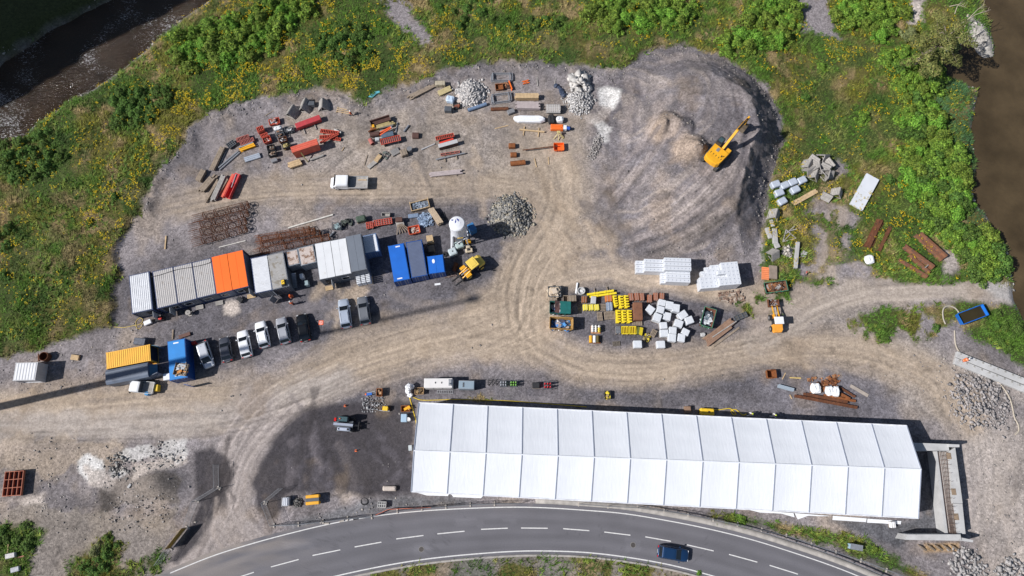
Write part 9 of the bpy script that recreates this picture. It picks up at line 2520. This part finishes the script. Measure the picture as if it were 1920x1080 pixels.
 cg.build("cage",STEEL(),t);MB().box(-lx/2,lx/2,-ly/2,ly/2,0,.149).build("pallet_base",WOOD2(),t)
 scrap_in("black_gear","tangled black gear between the caged tank and the yellow roller",P(557,943),0,(-.6,.6,-.5,.5),.6,50,[(.03,.03,.03),(.08,.08,.08),(.15,.14,.13)],.3)
 loc,lx,ly,rz=at(585.5,937,25,18,5,1.2)
 t=thing("road_roller","yellow roller with a dark stripe standing near the roadside fence","roller",loc,rz)
 MB().bbox(-lx/2,lx/2,-ly/2,-ly*.17,.35,1.2,.06).bbox(-lx/2,lx/2,ly*.17,ly/2,.35,1.2,.06).build("hood",MACH(),t)
 MB().box(-lx/2+.02,lx/2-.02,-ly*.168,ly*.168,.36,1.17).build("dark_stripe",DKGREY(),t)
 MB().tube((-lx*.3,-ly*.45,.34),(-lx*.3,ly*.45,.34),.34,18).tube((lx*.3,-ly*.45,.34),(lx*.3,ly*.45,.34),.34,18).build("drum",STEEL(),t)
 bale("sand_sack","long beige lumpy sack on the asphalt beside the tent",729.5,916,25,9,-1,.6,M("beige_sack",(.50,.43,.38),.85,0,.12,4,.5),cat="sack",bevel=.14)
 grid_panel("steel_grating","pale grey slatted frame near the roadside fence",716,946,16,11,-2,.7,M("pale_grey_frame",(.42,.41,.40),.7),4,2,cat="grating",face=M("mid_grey_board",(.25,.25,.25),.8))
 q=P(684,940);t=thing("cable_coil","black coil of cable in the stones near the roadside fence","coil",q)
 for r,z in((.55,.08),(.4,.16),(.5,.24)):MB().hoop((0,0,z),(0,0,1),r,.08,18,5).build("loop",BLACK(),t)
 q=P(769.5,839,.3)
 t=thing("switch_box","small grey box on the ground against the tent's west gable","box",(P(770,840).x,P(770,840).y,0),.1)
 MB().bbox(-.25,.25,-.4,.4,0,.6).build("housing",M("pale_grey_box",(.42,.45,.46)),t);MB().box(-.2,.2,-.43,-.401,.1,.5).build("door",STEEL(),t)
 for x,y,lab in((647,761,"orange cone standing alone above the telehandler"),(667.5,845,"small orange cone in the middle of the dark asphalt")):
  t=thing("traffic_cone",lab,"cone",P(x,y));MB().cbox(0,0,0,.32,.32,.04).build("foot",ORANGE(),t);MB().tube((0,0,.04),(0,0,.55),.12,10,.03).build("cone_body",ORANGE(),t);MB().tube((0,0,.25),(0,0,.36),.088,10,.066).build("stripe",WHITEP(),t)
 t,lx,ly=skip("rust-orange open bin alone on the dark ground",[(1438,693.5),(1455,693.5),(1456,708),(1439,709)],1.0,RUST2(),name="steel_bin")
 girder("steel_beam","pale blue-grey beam left of the white bags on the gravel",1460,723,1489,731,.5,.5,M("pale_blue_beam",(.36,.42,.48),.5,.2,.1,2))
 plank("timber_piece","yellow batten above the pale blue-grey beam",1481,708,1502,709,.18,.1,M("yellow_batten",(.58,.42,.16),.8))
 plank("timber_piece","short pale stake left of the yellow batten",1467,711,1473,699,.14,.1,WOOD())
 plank("timber_piece","short stake below the pale blue-grey beam",1481,740,1485,748,.16,.1,WOOD())
 plank("timber_piece","long grey-tan plank right of the rusty beams",1595,723,1628,742,.5,.14,M("tan_grey_plank",(.36,.31,.27),.9,0,.15,2))
 g="rusty beams below the white bags"
 for x1,y1,x2,y2,w_,h,lab in((1491,742,1608,764,.42,.35,"longest rusty beam, lowest in the heap below the white bags"),(1508,738,1590,754,.4,.4,"long rusty beam above the lowest one below the white bags"),(1545,741,1605,752,.35,.3,"short rusty beam between the long ones below the white bags"),(1576,738,1594,748,.4,.5,"stubby rusty beam right of the double white bag"),(1575,726,1604,744,.3,.3,"thin rusty beam running right from the double white bag"),(1558,712,1567,726,.3,.35,"rusty beam end sticking up above the double white bag")):
  girder("steel_beam",lab,x1,y1,x2,y2,w_,h,rust2 if 'stubby' in lab or 'short' in lab else RUST(),g)
 scrap_in("rusty_fittings","small rusty fittings scattered behind the white bags",P(1545,722),.1,(-2.2,2.6,-.9,1.3),.35,90,[(.26,.10,.04),(.15,.06,.03),(.4,.2,.1)],.38)
 bigbag("white bulk bag with rusty parts in it, left of the double one",1531.6,727,16,18,5,1.0,M("bright_bag",(.78,.79,.8)))
 bigbag("white bulk bag, left half of the double one among rusty beams",1557.5,732.5,12,17,5,1.0,M("bright_bag",(.78,.79,.8)))
 bigbag("white bulk bag, right half of the double one among rusty beams",1569.5,733,11,18,-5,1.1,M("bright_bag",(.78,.79,.8)))
 grid_panel("formwork_grid","large dark red formwork grid lying on white chalky ground at the left edge",24,906.5,35,45,4,1.0,M("formwork_dark_red",(.36,.11,.06),.7,0,.2,2),4,3,face=M("brown_ply",(.10,.055,.05),.8),dep=.4)
 bale("junk_crate","white broken crate in the bushes at the bottom left corner",18,1042,18,9,12,.6,M("junk_white",(.55,.53,.52),.8,0,.3,5),cat="crate")
 bale("junk_crate","pale crate below the white broken one at the bottom left corner",27,1068,16,9,15,.5,M("junk_grey",(.42,.43,.46),.8,0,.3,5),cat="crate")
 plank("timber_piece","tan stake at the bottom left corner above the white broken crate",14,1036,15,1020,.14,.12,WOOD())
 plank("timber_piece","red and white stake right of the white broken crate",28,1047,45,1042,.14,.1,M("faded_red",(.38,.12,.1)))
 bale("concrete_block","single white concrete piece beside the dark pit",242,911,5,9,-35,.5,CONC(),cat="concrete block",pallet=False)
 c,lx,ly,a=rect([(1595,1021),(1617,1024),(1616,1032),(1594,1027)],.9)
 z=gat(1606,1026)
 t=thing("road_cabinet","grey-blue cabinet on the grassy verge right of the tent","cabinet",(c.x,c.y,z),a)
 MB().bbox(-lx/2,lx/2,-.35,.35,0,1.0,.03).build("housing",M("pale_blue_box",(.32,.44,.55)),t);MB().add([(-lx/2-.05,-.4,1.0),(lx/2+.05,-.4,1.0),(lx/2+.05,.4,1.1),(-lx/2-.05,.4,1.1)],[(0,1,2,3)]).build("lid",STEEL(),t)
 bale("white_crate","small white striped crate on dark gravel below the tent's white sheets",1675,984,10,11,0,.7,WHITEP(),cat="crate",strap=WOOD2())
 #  fences
def fence_panel(label,x1,y1,x2,y2,group,h=2.0,cover=None,foot=True):
 a,b=P(x1,y1),P(x2,y2)
 d=b-a;l=d.length
 t=thing("mesh_fence",label,"fence panel",a,math.atan2(d.y,d.x),group)
 m=M("fence_wire",(.22,.23,.25),.5,.3,.1,3);r=.022
 MB().tube((.03,0,.1),(.03,0,h),r,6).tube((l-.03,0,.1),(l-.03,0,h),r,6).tube((.03,0,.15),(l-.03,0,.15),r,6).tube((.03,0,h),(l-.03,0,h),r,6).build("frame",m,t)
 q=MB();n=int(l/.16)
 for i in range(1,n):q.bar((l*i/n,0,.15),(l*i/n,0,h),.008)
 for k in range(1,7):q.bar((.03,0,.15+(h-.15)*k/7),(l-.03,0,.15+(h-.15)*k/7),.008)
 q.build("wire_infill",m,t)
 if foot:
  MB().bbox(-.11,.11,-.34,.34,0,.14,.03).build("foot",M("foot_concrete",(.40,.36,.32),.9,0,.2,3),t)
 if cover:
  MB().box(.02,l-.02,-.05,-.03,.2,h+.02).build("cover_sheet",cover,t)
 return t
def build_fences():
 g="wire fence panels at the left gate"
 for(x1,y1,x2,y2,lab)in((411,915,410,871,"wire fence panel, the swung upright one left of the gate"),(411,915,370,940,"wire fence panel slanting down from the swung one at the left gate"),(370,940,354,988,"wire fence panel between the slanting one and the yellow sheet"),(320,1029,301,1058,"wire fence panel below the yellow sheet")):
  fence_panel(lab,x1,y1,x2,y2,g)
 fence_panel("fence panel covered by a mustard yellow tarpaulin left of the gate",352,989,321,1028,g,2.0,M("mustard_tarp",(.50,.29,.03),.7,0,.15,1.5,.3))
 g="wire fence panels at the right gate"
 fence_panel("wire fence panel, the upper arm of the pointed corner at the right gate",498,943,531,915,g)
 fence_panel("wire fence panel, the lower arm of the pointed corner at the right gate",498,943,514,985,g)
 g="wire fence panels along the road"
 pts=[(514,985),(560,983),(606,978),(652,972),(697,969),(745,958),(791,953.5),(836,950),(882,946),(927.5,944.5),(976,944)]
 word=("first","second","third","fourth","fifth","sixth","seventh","eighth","ninth","tenth")
 for i in range(len(pts)-1):
  fence_panel("%s wire fence panel along the road counted from the right-hand gate"%word[i],*pts[i],*pts[i+1],g)
 q=[P(x,y,.6)for x,y in((704,966),(728,955),(760,953.5),(808,951.5))]
 o=q[0].copy();o.z=0;m=MB()
 for a,b in zip(q,q[1:]):m.bar(a-o,b-o,.04,.55)
 tag(m.build("barrier_mesh",M("barrier_orange",(.80,.17,.06),.7),loc=o),"orange barrier band tied along the roadside fence","barrier")
 for x,y,dg,lab in((604,978,40,"loose concrete foot by the road fence, upper of the close pair"),(613,981.5,0,"loose concrete foot by the road fence, lower of the close pair"),(641,977,15,"loose concrete foot by the road fence left of the black block"),(667,973,10,"loose dark block by the road fence")):
  v=P(x,y);tag(MB().bbox(-.36,.36,-.11,.11,0,.14,.03).build("fence_block",M("foot_concrete",(.4,.36,.32))if 'dark' not in lab else BLACK(),loc=v,rz=math.radians(dg)),lab,"fence foot")
 g="wire fence panels above the guard rail"
 pts=[(1085,945),(1140,949),(1195,952),(1245,958),(1290,965),(1337,974),(1382.5,983),(1428,993.5),(1474,1005),(1521,1021),(1567,1036),(1614,1051),(1662,1069),(1710,1088)]
 word=("first","second","third","fourth","fifth","sixth","seventh","eighth","ninth","tenth","eleventh","twelfth","thirteenth")
 for i in range(len(pts)-1):
  t=fence_panel("%s wire fence panel above the guard rail counted from its left end"%word[i],*pts[i],*pts[i+1],g,1.7)
  z=.0;t.location.z=z
 k0=int(np.argmin(np.hypot(*(W_OUT-np.array(P(1045,953)[:2])).T)))
 line=offset(W_OUT,1.42)[k0:]
 t=thing("guard_rail","long steel guard rail along the outer shoulder of the curving road","guard rail",(line[0][0],line[0][1],0))
 o=np.array([line[0][0],line[0][1]])
 m=MB()
 for a,b in zip(line,line[1:]):
  m.bar((*(a-o),.68),(*(b-o),.68),.07,.30)
 m.build("beam_rail",M("rail_steel",(.30,.31,.33),.5,.5,.15,2),t)
 for a in line[::3]:MB().box(a[0]-o[0]-.05,a[0]-o[0]+.05,a[1]-o[1]+.05,a[1]-o[1]+.15,0,.8).build("post",STEEL(),t)
 #  build
build_ground()
build_road()
build_water()
build_hill()
build_tent()
build_abutment()
build_cabins()
build_cars()
build_trucks()
build_machines()
build_silo()
build_upper_left()
build_upper_right()
build_middle()
build_island()
build_block_stacks()
build_right_bank()
build_south()
build_fences()
build_people()
build_meadow()
build_shrubs()
build_willow()
build_stones()
